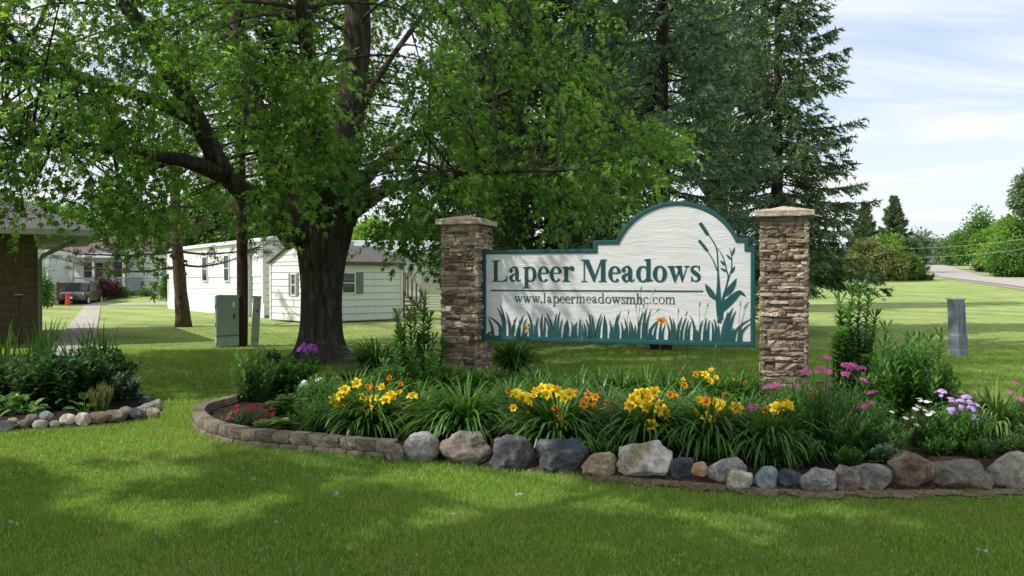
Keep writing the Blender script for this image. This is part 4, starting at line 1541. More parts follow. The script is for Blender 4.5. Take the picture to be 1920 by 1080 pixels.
for x_, lab in ((-24.15, 'dark wheeled bin, the one nearer the porch railing'), (-23.25, 'dark wheeled bin with raised handle, the one nearer the shuttered window')):
    yb = 58.2
    t = thing('wheeled_bin', lab, 'bin', (x_, yb, float(terrain(x_, yb))), R(rng.uniform(-8, 8)), 'two bins by the white house')
    b = MB()
    v = [(-.30, -.33, .03), (.30, -.33, .03), (.30, .33, .03), (-.30, .33, .03), (-.40, -.42, 1.1), (.40, -.42, 1.1), (.40, .42, 1.1), (-.40, .42, 1.1)]
    b.add(v, [(0, 3, 2, 1), (0, 1, 5, 4), (1, 2, 6, 5), (2, 3, 7, 6), (3, 0, 4, 7), (4, 5, 6, 7)])
    b.box((0, 0, 1.06), (.86, .90, .05))
    b.obj('body', M['bin_plastic'], t)
    b = MB()
    b.add([(-.42, -.46, 1.12), (.42, -.46, 1.12), (.42, .44, 1.2), (-.42, .44, 1.2), (-.42, -.46, 1.15), (.42, -.46, 1.15), (.40, .44, 1.26), (-.40, .44, 1.26)],
          [(0, 3, 2, 1), (4, 5, 6, 7), (0, 1, 5, 4), (1, 2, 6, 5), (2, 3, 7, 6), (3, 0, 4, 7)])
    b.obj('lid', M['bin_plastic'], t)
    b = MB()
    b.tube([(-.3, .46, 1.15), (-.3, .56, 1.22), (.3, .56, 1.22), (.3, .46, 1.15)], .025, 6)
    b.obj('handle', M['bin_plastic'], t)
    for x2 in (-.33, .33):
        b = MB()
        b.cyl((x2 - .04, .36, .13), (x2 + .04, .36, .13), .13, 14)
        b.obj('wheel', M['rubber'], t)

# cream home behind the shed --------------------------------------------------------
cream = thing('mobile_home', 'cream sided home with blue shutters and wooden steps behind the shed', 'mobile home', (-9.6, 40.6, 0), R(3))
b = MB()
b.box((4.6, 2.5, 1.55), (9.16, 4.96, 3.06))
lap(b, 0, 9.2, .08, 3.05, .14, proud=.014)
b.obj('wall', [M['cream_siding'], M['lap_shade']], cream)
b = MB()
v = [(-.3, -.35, 3.03), (9.5, -.35, 3.03), (9.5, 2.5, 3.75), (-.3, 2.5, 3.75), (-.3, 5.35, 3.03), (9.5, 5.35, 3.03)]
b.add(v, [(0, 1, 2, 3), (3, 2, 5, 4), (0, 3, 4), (1, 5, 2), (0, 4, 5, 1)])
b.obj('roof', M['grey_metal'], cream)
b = MB()
b.box((4.6, -.37, 3.0), (9.8, .05, .12))
b.obj('fascia', M['white_metal'], cream)
window(cream, 3.4, 2.05, .95, 1.25, shutter='blue_shutter', shw=.3, bars=1)
window(cream, 6.6, 2.05, .9, 1.25, shutter='blue_shutter', shw=.3)
b = MB()
b.box((4.55, -.03, 1.75), (.85, .05, 1.95))
b.obj('door', M['white_metal'], cream)
st = thing('wooden_steps', 'weathered brown wooden steps with railing beside the shed', 'steps', (-4.25, 34.3, 0), R(38))
b = MB()
for k in range(5):
    b.box((-.1, -.2 + .28 * k, .16 + .17 * k), (1.0, .3, .05))
b.box((-.1, 2.0, .93), (1.3, 1.6, .06))
b.obj('tread', M['deck_wood'], st)
for sx in (-.62, .42):
    b = MB()
    b.add([(sx - .025, -.35, 0), (sx + .025, -.35, 0), (sx + .025, 1.2, .9), (sx - .025, 1.2, .9), (sx - .025, -.35, .22), (sx + .025, -.35, .22), (sx + .025, 1.2, 1.0), (sx - .025, 1.2, 1.0)],
          [(0, 3, 2, 1), (4, 5, 6, 7), (0, 1, 5, 4), (1, 2, 6, 5), (2, 3, 7, 6), (3, 0, 4, 7)])
    b.obj('stringer', M['deck_wood'], st)
    b = MB()
    for k in range(5):
        yk = -.3 + k * .36
        zk = .2 + (yk + .35) / 1.55 * .85
        b.box((sx, yk, zk + .42), (.06, .06, .95))
    b.tube([(sx, -.4, 1.05), (sx, 1.2, 1.93), (sx, 2.8, 1.95)], .05, 4)
    for k in range(10):
        b.box((sx, 1.35 + k * .15, 1.42), (.04, .04, 1.0))
    b.obj('railing', M['deck_wood'], st)

# brick building at the left edge ---------------------------------------------------
brick = thing('brick_building', 'brown brick building corner with wide eave and grey shingle roof by the path', 'building', (-11.85, 20.0, 0), R(31))
b = MB()
b.box((-4.0, 3.0, 1.33), (8.0, 6.0, 2.66))
b.obj('wall', M['brick'], brick)
b = MB()
v = [(-8.5, -.85, 2.78), (1.35, -.85, 2.78), (1.35, 6.9, 2.78), (-8.5, 6.9, 2.78), (-2.6, 3.0, 4.7), (-8.5, 3.0, 4.7)]
b.add(v, [(0, 1, 4, 5), (1, 2, 4), (2, 3, 5, 4)])
b.obj('roof', M['dark_roof'], brick)
b = MB()
b.box((-3.6, 3.0, 2.70), (9.8, 7.6, .05))
b.obj('soffit', M['soffit'], brick)
b = MB()
b.box((-3.58, -.90, 2.745), (9.94, .11, .14)).box((1.40, 3.0, 2.745), (.11, 7.7, .14))
gt = b.obj('gutter', M['gutter'], brick)
b = MB()
b.tube([(.75, -.75, 2.68), (.72, -.72, 2.50), (.10, -.09, 2.18), (.04, -.06, 2.05), (.04, -.06, .1)], .05, 8)
b.obj('downspout', M['soffit'], gt)
hook = thing('stake', 'thin black iron T stake standing before the brick wall', 'stake', tuple(at(36, 640, 18.6)[:2]) + (0,))
b = MB()
b.cyl((0, 0, 0), (0, 0, 1.22), .018, 8).cyl((-.10, 0, 1.22), (.10, 0, 1.22), .03, 8)
b.obj('rod', M['black_iron'], hook)

# ------------------------------------------------------------------ utilities
cab = thing('utility_cabinet', 'pale green metal utility cabinet standing on the lawn by the pole', 'utility cabinet', (-10.15 + 3.43, 18.85, 0), R(26))
b = MB()
b.box((0, 0, .60), (.50, .36, 1.14)).box((0, 0, 1.185), (.54, .40, .03)).box((0, 0, 1.21), (.46, .32, .03))
b.obj('body', M['cabinet_green'], cab)
b = MB()
b.box((.05, -.186, .73), (.38, .012, .84))
dr = b.obj('door', M['cabinet_green'], cab)
b = MB()
b.box((.14, -.197, .72), (.03, .02, .12))
b.obj('handle', M['black_iron'], dr)
b = MB()
b.box((.13, -.195, 1.0), (.06, .004, .13))
b.obj('label', M['white_paint'], dr)
b = MB()
b.box((-.256, 0, .75), (.012, .26, .8))
pl = b.obj('side_panel', M['cabinet_green'], cab)
for z_ in (.52, .95):
    b = MB()
    b.box((-.268, -.1, z_), (.014, .03, .1))
    b.obj('hinge', M['cabinet_dark'], pl)
b = MB()
b.box((0, 0, .27), (.515, .375, .02))
b.box((-.256, -.10, .06), (.006, .10, .12))
b.obj('base_band', M['cabinet_dark'], cab)
# weathered utility pole
pole = thing('utility_pole', 'dark brown wooden utility pole beside the green cabinet, top lost in leaves', 'utility pole', (*at(453, 648, 19.1)[:2], 0))
b = MB()
zz_ = np.linspace(-.1, 9.4, 20)
b.tube(np.c_[np.zeros(20) + .02 * np.sin(zz_), np.zeros(20), zz_], np.linspace(.135, .10, 20), 16)
b.obj('shaft', M['pole_wood'], pole)
b = MB()
b.box((0, -.16, 8.6), (2.2, .1, .12))
arm_ = b.obj('crossarm', M['pole_wood'], pole)
for x_ in (-1.0, -.5, .5, 1.0):
    b = MB()
    b.cyl((x_, -.16, 8.66), (x_, -.16, 8.82), .035, 8)
    b.obj('insulator', M['grey_metal'], arm_)
ped = thing('utility_pedestal', 'narrow leaning pale green pedestal right of the wooden pole', 'utility pedestal', (*at(477, 648, 19.0)[:2], 0), R(14))
ped.rotation_euler = (0, R(3.2), R(14))
b = MB()
b.box((0, 0, .57), (.17, .17, 1.18)).box((0, 0, 1.17), (.19, .19, .05))
b.obj('body', M['cabinet_green'], ped)
b = MB()
b.box((0, -.088, .62), (.11, .012, 1.0))
cv = b.obj('cover', M['cabinet_green'], ped)
b = MB()
b.box((.02, -.097, .85), (.03, .01, .05))
b.obj('latch', M['black_iron'], cv)
b = MB()
b.box((0, -.09, .16), (.172, .01, .015))
b.obj('seam', M['cabinet_dark'], ped)
# grey bollard on the right lawn
bl_ = thing('bollard', 'grey plastic cable pedestal leaning on the mown lawn behind the flower bed', 'bollard', (*gd(1797, 668)[:2], 0), R(18))
b = MB()
lean = np.array([-.035, 0])
secs = [(0, .15, .0), (.13, .15, .0), (.14, .138, 0), (.44, .134, -.012), (.455, .126, -.014), (.9, .124, -.045), (1.17, .122, -.07)]
rows_ = []
for z_, r_, dx in secs:
    rows_.append([(dx + x_ * r_, y_ * r_, z_) for x_, y_ in ((-1, -.85), (-.85, -1), (.85, -1), (1, -.85), (1, .85), (.85, 1), (-.85, 1), (-1, .85))])
v = np.array(rows_).reshape(-1, 3)
n = 8
f = [(a * n + i, a * n + (i + 1) % n, (a + 1) * n + (i + 1) % n, (a + 1) * n + i) for a in range(len(secs) - 1) for i in range(n)] + [tuple(range((len(secs) - 1) * n, len(secs) * n))]
b.add(v, f)
b.obj('body', M['bollard_grey'], bl_)
b = MB()
b.box((-.072, 0, 1.182), (.262, .262, .035))
b.obj('cap', plain('bollard_cap', (.42, .44, .46), .5, var=.1), bl_)
b = MB()
for sx in (-.06, .06):
    b.box((-.03 + sx, -.131, .72), (.012, .014, .7))
b.obj('rib', M['bollard_grey'], bl_)

# far poles and wires ---------------------------------------------------------------
pA = at(1535, 520, 70)
pB = at(1563, 520, 92)
tops = []
for (px, Y, h, lab) in ((1535, 70, 5.2, 'pale slim pole standing under the spruce boughs beyond the lawn'), (1563, 92, 6.4, 'fainter slim pole deeper under the spruce, nearer the crab apple')):
    p = at(px, 520, Y)
    z0 = float(terrain(p[0], p[1]))
    t = thing('lamp_pole', lab, 'pole', (p[0], p[1], z0), 0, 'slim poles beyond the lawn')
    b = MB()
    b.tube([(0, 0, -.1), (0, 0, h * .5), (0, 0, h)], [.16, .14, .11], 10)
    b.obj('shaft', M['grey_wood'], t)
    b = MB()
    b.cyl((0, 0, h), (0, 0, h + .25), .12, 8, r1=.03)
    b.obj('cap', M['grey_metal'], t)
    tops.append((p[0], p[1], z0 + h))
for (a_, c_, Y0, Y1, lab) in (((1500, 468), (1990, 455), 96, 78, 'lower thin power line crossing in front of the far trees'), ((1500, 452), (1990, 436), 97, 78, 'upper thin power line crossing in front of the far trees')):
    A, B = at(*a_, Y0), at(*c_, Y1)
    t = np.linspace(0, 1, 24)[:, None]
    P = A * (1 - t) + B * t
    P[:, 2] -= 1.2 * 4 * (t * (1 - t))[:, 0]
    b = MB()
    b.tube(P, .013, 5)
    tag(b.obj('power_line', M['gutter']), lab, 'power line', 'power lines over the road')


# ------------------------------------------------------------------ cars
def car(name, label, loc, rz, paint, scale=1.0, group=None):
    """compact suv, x forward, built by sections"""
    t = thing(name, label, 'car', loc, rz, group)
    t.scale = (scale,) * 3
    # section list along x: (x, half width low, half width belt, z low, z belt)
    S = [(-2.22, .70, .74, .55, .98), (-2.12, .84, .86, .36, 1.02), (-1.6, .90, .91, .26, 1.05), (-.6, .92, .92, .24, 1.03), (.5, .92, .92, .24, 1.0), (1.15, .91, .90, .25, .97), (1.75, .89, .83, .28, .90), (2.12, .80, .72, .34, .80), (2.24, .66, .60, .42, .68)]
    b = MB()
    rows = []
    for x, wl, wb, zl, zbt in S:
        zm = zl + (zbt - zl) * .55
        rows.append([(x, -wl * .9, zl), (x, -wl, zl + .08), (x, -wl * 1.0, zm), (x, -wb, zbt - .04), (x, -wb * .93, zbt), (x, -wb * .45, zbt + .03), (x, wb * .45, zbt + .03), (x, wb * .93, zbt), (x, wb, zbt - .04), (x, wl, zm), (x, wl, zl + .08), (x, wl * .9, zl)])
    n = 12
    v = np.array(rows).reshape(-1, 3)
    f = [(a * n + i, a * n + (i + 1) % n, (a + 1) * n + (i + 1) % n, (a + 1) * n + i) for a in range(len(S) - 1) for i in range(n)]
    f += [tuple(range(n))[::-1], tuple(range((len(S) - 1) * n, len(S) * n))]
    b.add(v, f)
    # roof and pillars of the cabin
    C = [(-2.05, .70, 1.02), (-1.72, .66, 1.58), (-.9, .64, 1.68), (.1, .63, 1.66), (.45, .64, 1.58), (1.22, .76, 1.0)]
    v = np.array([[(x, -w_, z_), (x, w_, z_)] for x, w_, z_ in C]).reshape(-1, 3)
    belt = np.array([[(x, -.86, 1.0), (x, .86, 1.0)] for x in (-2.05, -1.72, -.9, .1, .45, 1.22)]).reshape(-1, 3)
    m = len(C)
    f = [(2 * i, 2 * i + 1, 2 * i + 3, 2 * i + 2) for i in range(m - 1)]
    f += [(2 * i, 2 * i + 2, 2 * m + 2 * i + 2, 2 * m + 2 * i) for i in range(m - 1)] + [(2 * i + 3, 2 * i + 1, 2 * m + 2 * i + 1, 2 * m + 2 * i + 3) for i in range(m - 1)]
    b.add(np.concatenate([v, belt]), f)
    b.obj('body', paint, t)

    def glass(pts, nm='window'):
        g = MB()
        g.add(pts, [tuple(range(len(pts)))])
        g.obj(nm, M['dark_glass'], t)
    glass([(1.19, -.70, 1.04), (1.19, .70, 1.04), (.50, .58, 1.57), (.50, -.58, 1.57)], 'windscreen')
    glass([(-2.07, .66, 1.08), (-2.07, -.66, 1.08), (-1.78, -.60, 1.54), (-1.78, .60, 1.54)], 'rear_window')
    for sgn in (-1, 1):
        def sp_(x, z):
            k = (z - 1.0) / .62
            return (x, sgn * (.872 - .21 * k), z)
        glass([sp_(.95, 1.06), sp_(.40, 1.5), sp_(-.02, 1.55), sp_(-.02, 1.06)])
        glass([sp_(-.1, 1.06), sp_(-.1, 1.55), sp_(-.85, 1.55), sp_(-.85, 1.06)])
        glass([sp_(-.95, 1.06), sp_(-.95, 1.53), sp_(-1.55, 1.47), sp_(-1.85, 1.1)])
        g = MB()
        g.box((.85, sgn * .99, 1.08), (.16, .18, .13))
        g.obj('mirror', paint, t)
        g = MB()
        g.add([(1.98, sgn * .80, .72), (2.14, sgn * .56, .66), (2.13, sgn * .50, .77), (1.88, sgn * .79, .86)], [(0, 1, 2, 3)])
        g.v[-1][:, 0] += .035
        g.v[-1][:, 1] += sgn * .02
        g.obj('headlight', M['chrome'], t)
        g = MB()
        g.box((-2.16, sgn * .76, .92), (.10, .14, .20))
        g.obj('tail_light', M['red_paint'], t)
        for x in (1.42, -1.38):
            g = MB()
            g.cyl((x, sgn * .73, .34), (x, sgn * .945, .34), .34, 24)
            wh = g.obj('wheel', M['rubber'], t)
            g = MB()
            g.cyl((x, sgn * .90, .34), (x, sgn * .955, .34), .22, 16)
            for k in range(5):
                a = k * 2 * PI / 5
                g.tube([(x, sgn * .957, .34), (x + .21 * math.cos(a), sgn * .957, .34 + .21 * math.sin(a))], .03, 4)
            g.obj('rim', M['chrome'], wh)
    g = MB()
    g.box((2.22, 0, .62), (.08, .95, .14)).box((2.20, 0, .45), (.10, 1.2, .12))
    g.obj('grille', M['black_iron'], t)
    g = MB()
    g.box((2.27, 0, .53), (.02, .32, .14))
    g.obj('plate', M['white_paint'], t)
    return t


pc = gd(155, 572.5)
car('parked_car', 'brown compact SUV parked at the end of the path facing the camera', (pc[0] - .95, pc[1] + 1.6, 0.02), R(-80), M['car_brown'], .9)
hx = np.array([103.2, 199.0])
car('car', 'tiny silver car coming over the crest of the far road', (hx[0], hx[1], float(terrain(*hx)) + .09), R(-114), M['car_silver'])

# ------------------------------------------------------------------ vegetation tools
def star_leaf():
    c = np.array([[0.32, 0, 0.02]])
    o = [(0, 0, 0)]
    for a, r in ((-108, .40), (-80, .17), (-52, .62), (-26, .22), (0, .74), (26, .22), (52, .62), (80, .17), (108, .40)):
        o.append((0.32 + r * math.cos(R(a)), r * math.sin(R(a)), -0.16 * r if r > .3 else 0.05))
    v = np.concatenate([c, np.array(o)])
    f = np.array([[0, i, i % 10 + 1] for i in range(1, 11)])
    return v, f


STAR = star_leaf()
OVAL = (np.array([[0, 0, 0], [.45, -.28, .06], [1, 0, -.08], [.45, .28, .06]]), np.array([[0, 1, 2], [0, 2, 3]]))
LANCE = (np.array([[0, 0, 0], [.3, -.1, .05], [.3, .1, .05], [.7, -.085, .03], [.7, .085, .03], [1, 0, -.10]]), [np.array([[0, 1, 2], [3, 5, 4]]), np.array([[1, 3, 4, 2]])])
NEEDLE = (np.array([[0, -.5, 0], [0, .5, 0], [1, 0, 0]]), np.array([[0, 1, 2]]))


def scaled(tpl, wy=1.0, wz=1.0):
    return tpl[0] * [1, wy, wz], tpl[1]


def unit(v):
    return v / (np.linalg.norm(v, axis=-1, keepdims=True) + 1e-9)


def ball(n):
    return unit(rng.normal(size=(n, 3))) * rng.random((n, 1)) ** (1 / 3)


def curve(p0, p1, sag=0.0, n=6, side=0.0):
    p0, p1 = np.asarray(p0, float), np.asarray(p1, float)
    t = np.linspace(0, 1, n)[:, None]
    d = p1 - p0
    sd_ = np.array([-d[1], d[0], 0.0])
    return p0 + d * t + (4 * t * (1 - t)) * (np.array([0, 0, sag]) + sd_ * side)


def leaf_cloud(b, C, rad, per, tpl, size, centre, mat=0, flat=0.75, up=0.7, droop=0.45):
    """leaves in clumps; C clump centres, rad their radius"""
    n = len(C) * per
    cc = np.repeat(np.asarray(C), per, 0)
    rr = np.repeat(np.broadcast_to(np.asarray(rad, float), (len(C),)), per)[:, None]
    o = ball(n)
    P = cc + o * rr * [1, 1, flat]
    out_ = unit(P - np.asarray(centre))
    T = unit(o * .7 + out_ * .5 + rng.normal(size=(n, 3)) * .5 + [0, 0, -droop])
    N = unit(out_ * .5 + [0, 0, up] + rng.normal(size=(n, 3)) * .55)
    ct = np.repeat(rng.normal(0, .16, len(C)), per)
    b.inst(*tpl, P, T, N, size * rng.uniform(.7, 1.25, n), mat, np.clip(rng.normal(.5, .22, n) + ct, 0, 1))


# ------------------------------------------------------------------ the big maple
BX, BY = -3.62, 15.2
maple = thing('maple_tree', 'huge maple with furrowed trunk standing behind the purple phlox and block wall', 'tree', (BX, BY, 0), 0)
OFF = np.array([BX, BY, 0])
wood = MB()
zt_ = np.array([-.15, 0, .10, .25, .5, .8, 1.2, 1.7, 2.1, 2.45, 2.8, 3.1])
rt_ = np.array([.80, .67, .56, .48, .42, .385, .375, .405, .46, .52, .55, .52])
xt_ = np.array([0, 0, .0, .0, .0, .0, .0, .01, .02, .03, .05, .08])
zi = np.linspace(-.15, 3.1, 60)
ph = rng.uniform(0, 6, 8)


def ridge(i, a):
    z = zi[np.clip(i, 0, 59)]
    flare = np.exp(-np.clip(z, 0, 9) / .28) * (.16 * np.cos(5 * a + 1.0) + .10 * np.cos(3 * a))
    fur = .022 * np.sin(27 * a + 1.2 * np.sin(2.1 * z + ph[0]) + ph[1]) + .014 * np.sin(43 * a + 1.6 * np.sin(3.3 * z + ph[2])) + .02 * np.sin(9 * a + z * .7)
    lump = .03 * np.sin(2 * a + z * 1.3) + .02 * np.sin(3 * a - 2 * z)
    return 1 + flare + fur + lump


def sp1(x, xp, fp):
    return crom_1d(x, xp, fp)


def crom_1d(x, xp, fp):
    return np.interp(x, xp, fp)


rad_ = np.convolve(np.pad(np.interp(zi, zt_, rt_), 3, mode='edge'), np.ones(7) / 7, 'valid')
wood.tube(np.c_[np.interp(zi, zt_, xt_), np.zeros(60), zi], rad_, 144, ripple=ridge)
LIMB = [
    ([(612, 440, 15.2), (640, 330, 15.2), (655, 230, 15.1), (668, 110, 15.0), (672, 0, 15.0), (676, -150, 15.0), (700, -330, 15.2), (690, -520, 15.3)], [.46, .31, .26, .25, .23, .19, .14, .06]),
    ([(565, 440, 15.0), (515, 395, 14.7), (465, 365, 14.3), (425, 328, 14.0), (395, 275, 13.7), (372, 225, 13.4), (330, 150, 13.0), (270, 60, 12.6), (200, -60, 12.4), (150, -200, 12.2)], [.38, .25, .18, .17, .16, .145, .15, .12, .09, .04]),
    ([(575, 430, 15.2), (540, 350, 15.2), (508, 290, 15.1), (478, 215, 15.0), (462, 140, 15.0), (440, 20, 15.2), (420, -120, 15.5), (380, -300, 15.8)], [.48, .33, .26, .22, .19, .16, .11, .05]),
    ([(640, 410, 15.4), (690, 330, 15.6), (770, 260, 15.8), (870, 210, 15.5), (980, 160, 15.0), (1080, 130, 14.6)], [.30, .13, .085, .06, .04, .02]),
    ([(650, 250, 15.2), (720, 130, 15.6), (800, 20, 16), (900, -120, 16.5), (960, -260, 16.6)], [.12, .06, .05, .04, .02]),
    ([(600, 420, 15.4), (590, 340, 16.4), (560, 250, 17.8), (530, 150, 19.2), (510, 30, 20.4)], [.40, .26, .2, .14, .05]),
    ([(660, 390, 15.0), (740, 350, 14.0), (840, 330, 13.0), (960, 320, 12.2), (1080, 320, 11.8)], [.22, .09, .06, .045, .02]),
    ([(600, 400, 14.9), (600, 300, 13.6), (590, 180, 12.4), (570, 40, 11.3), (560, -80, 10.6)], [.34, .2, .14, .10, .04]),
    ([(425, 328, 14.0), (340, 300, 13.3), (230, 285, 12.4), (110, 270, 11.6), (0, 280, 11.0)], [.18, .11, .085, .06, .03]),
    ([(372, 225, 13.4), (290, 190, 13.6), (160, 150, 13.8), (20, 110, 14.0), (-150, 60, 14.2)], [.15, .11, .09, .06, .03]),
]
nodes = []
for pts, rr in LIMB:
    P = np.array([at(*p) for p in pts]) - OFF
    C = crom(np.c_[P, rr], 6)
    wood.tube(C[:, :3], np.clip(C[:, 3], .02, 1), 22, ripple=lambda i, a: 1 + .035 * np.sin(11 * a + i * .4) + .03 * np.sin(5 * a + i * .9))
    nodes.append(np.c_[C[4:]])
nodes = np.concatenate(nodes)

BOT = np.array([(-900, 440), (-300, 430), (0, 385), (60, 385), (150, 415), (215, 395), (285, 448), (330, 415), (385, 372), (430, 370), (480, 392), (530, 398), (575, 370), (640, 318), (690, 385), (735, 468), (800, 425), (860, 420),
                (930, 395), (1000, 400), (1060, 405), (1150, 408), (1200, 355), (1255, 322), (1290, 230), (1400, 60), (2400, -900)], float)
cand = []
cen = np.array([-4.4, 14.6, 8.3])
rad3 = np.array([9.8, 6.9, 6.9])
q = ball(9000)
rq = np.linalg.norm(q, axis=1)
P = cen + q * rad3
px_ = CX + P[:, 0] / P[:, 1] * F
py_ = HY - (P[:, 2] - CH) / P[:, 1] * F
front = P[:, 1] < 15.6
ok = (py_ < np.interp(px_, BOT[:, 0], BOT[:, 1]) - 24) & (P[:, 1] > 9.3)
ok &= (rq > .5) | (rng.random(len(q)) < .35)
ok &= ~((P[:, 1] < 15.4) & (px_ > 606) & (px_ < 738) & (py_ < 270) & (py_ > -80))                # leader shows
ok &= ~((P[:, 1] < 15.0) & (px_ > 530) & (px_ < 720) & (py_ > 290))
ok &= ~((P[:, 1] < 14.9) & (px_ > 300) & (px_ < 640) & (py_ > 165) & (py_ < 430))             # low limb shows
ok &= ~((P[:, 1] < 15) & (px_ > 440) & (px_ < 540) & (py_ > 160) & (py_ < 320) & (rng.random(len(q)) < .85))
ok &= ~((px_ > 900) & (py_ < 215) & (rng.random(len(q)) < .72))
ok &= ~((px_ > 940) & (rng.random(len(q)) < .25))
ok &= ~((px_ > 960) & (py_ < 60) & (rng.random(len(q)) < .6))
ok &= ~((px_ > 1130) & (py_ < 225))
ok &= ~((px_ > 880) & (px_ < 1290) & (P[:, 1] > 15.5) & (rng.random(len(q)) < .6))
ok &= ~((py_ < -60) & (rng.random(len(q)) < .82))
ok &= ~((px_ < 420) & (py_ < 230) & (P[:, 1] > 14) & (rng.random(len(q)) < .45))
for hx_, hy_, hr in ((205, 125, 26), (598, 95, 34), (690, 405, 40), (712, 330, 22), (905, 105, 30), (165, 262, 22), (20, 130, 24), (860, 60, 24), (480, 60, 22), (755, 90, 22), (168, 330, 20), (870, 25, 24), (735, 190, 18)):
    ok &= (px_ - hx_) ** 2 + (py_ - hy_) ** 2 > (hr + 22) ** 2
run = 1 / math.tan(SUN_EL)
hd = np.array([sd.x, sd.y]) / math.hypot(sd.x, sd.y)


def shadow_px(P, z0=0.0):
    g_ = P[:, :2] - hd[None] * ((P[:, 2] - z0) * run)[:, None]
    return g_, CX + g_[:, 0] / g_[:, 1] * F, HY + (CH - z0) / g_[:, 1] * F


g_, sx_, sy_ = shadow_px(P)
lit = (sy_ > 535) & (sy_ < 658) & (sx_ > 150) & (sx_ < 840)
lit |= (sy_ > 646) & (sy_ < 676) & (sx_ > 900) & (sx_ < 1430)
ok &= ~(lit & (rng.random(len(q)) < .86))
g_, sx_, sy_ = shadow_px(P, 1.6)
lit = (g_[:, 0] > -1.0) & (g_[:, 0] < 4.0) & (g_[:, 1] > 8.6) & (g_[:, 1] < 12.0)
ok &= ~(lit & (rng.random(len(q)) < .8))
g_, sx_, sy_ = shadow_px(P, 2.5)
lit = (g_[:, 0] > .6) & (g_[:, 0] < 3.6) & (g_[:, 1] > 8.8) & (g_[:, 1] < 11.6)
ok &= ~(lit & (rng.random(len(q)) < .85))
P = P[ok]
keep = []
cell = {}
for i, p in enumerate(P):
    k = tuple((p // .62).astype(int))
    near = False
    for a in (-1, 0, 1):
        for c_ in (-1, 0, 1):
            for e in (-1, 0, 1):
                for j in cell.get((k[0] + a, k[1] + c_, k[2] + e), ()):
                    if ((P[j] - p) ** 2).sum() < .62 ** 2:
                        near = True
    if not near:
        cell.setdefault(k, []).append(i)
        keep.append(i)
CL = P[keep]
# hand placed sprays that make the photo's lower outline
for px0, py0, Y0 in ((285, 398, 10.5), (270, 385, 10.6), (520, 365, 11.2), (500, 340, 11.4), (545, 345, 11.6), (735, 440, 12.5), (745, 405, 12.6), (760, 380, 12.4), (715, 375, 12.9), (1230, 300, 11.4), (1190, 320, 11.4), (1140, 300, 11.6), (1150, 345, 11.2),
                     (1100, 370, 11.4), (1090, 150, 13), (1110, 130, 13), (1060, 175, 13), (620, 160, 10.9), (655, 190, 11.4), (540, 240, 10.8), (565, 265, 10.9), (610, 265, 11.2), (650, 320, 11.6), (505, 260, 10.7), (580, 130, 10.5), (500, 190, 10.8), (530, 300, 11.2), (620, 60, 10.8), (660, 350, 12.0), (600, 220, 10.8), (560, 180, 10.9), (520, 150, 11.0), (640, 255, 11.6), (590, 300, 11), (470, 100, 10.8), (550, 100, 10.4), (850, 395, 12.3), (805, 405, 12.6), (880, 340, 12)):
    CL = np.vstack([CL, at(px0, py0, Y0)])
CLl = CL - OFF
# twigs: every clump hangs from the nearest limb node
near_i = np.array([np.argmin(((nodes[:, :3] - c) ** 2).sum(1) + 1.5 * np.clip(nodes[:, 2] - c[2] - .2, 0, 9) ** 2) for c in CLl])
for c, ni in zip(CLl, near_i):
    a = nodes[ni]
    Lb = np.linalg.norm(c - a[:3])
    if Lb > 0.15:
        wood.tube(curve(a[:3], c, .10 * Lb, 6, rng.uniform(-.12, .12)), np.linspace(min(a[3] * .5, .012 + .013 * Lb), .006, 6), 5, cap=False)
crown = MB()
NT_ = 8
PER = 14
n = len(CLl)
seedc = np.repeat(CLl, NT_, 0)
ctr = np.array([0.0, 0.0, 5.5])
out_ = unit(seedc - ctr)
tw = unit(rng.normal(size=(n * NT_, 3)) + out_ * .55 + [0, 0, -.12])
tl_ = rng.uniform(.45, .95, n * NT_)
tk = np.tile(np.linspace(.25, 1, PER), n * NT_)
S_ = np.repeat(seedc, PER, 0)
D_w = np.repeat(tw, PER, 0)
L_w = np.repeat(tl_, PER)
P = S_ + D_w * (L_w * tk)[:, None] + np.c_[np.zeros(len(tk)), np.zeros(len(tk)), -.30 * L_w * tk ** 2] + rng.normal(size=(len(tk), 3)) * .045
T = unit(D_w * .55 + rng.normal(size=(len(tk), 3)) * .55 + [0, 0, -.42])
N = unit(np.repeat(out_, PER, 0) * .55 + [0, 0, .75] + rng.normal(size=(len(tk), 3)) * .5)
tn = np.repeat(np.repeat(rng.normal(0, .14, n), NT_), PER) + rng.normal(.48, .2, len(tk)) + .12 * tk
crown.inst(*STAR, P, T, N, rng.uniform(.08, .155, len(tk)), 0, np.clip(tn, 0, 1))
# bare twig spines
for k in range(0, n * NT_, 2):
    e = seedc[k] + tw[k] * tl_[k] + [0, 0, -.30 * tl_[k]]
    wood.tube(np.array([seedc[k], seedc[k] * .5 + e * .5 + [0, 0, .07 * tl_[k]], e]), [.006, .004, .002], 3, cap=False)
trunk_o = wood.obj('trunk', M['maple_bark'], maple, True)
crown_o = crown.obj('crown', M['maple_leaf'], maple)
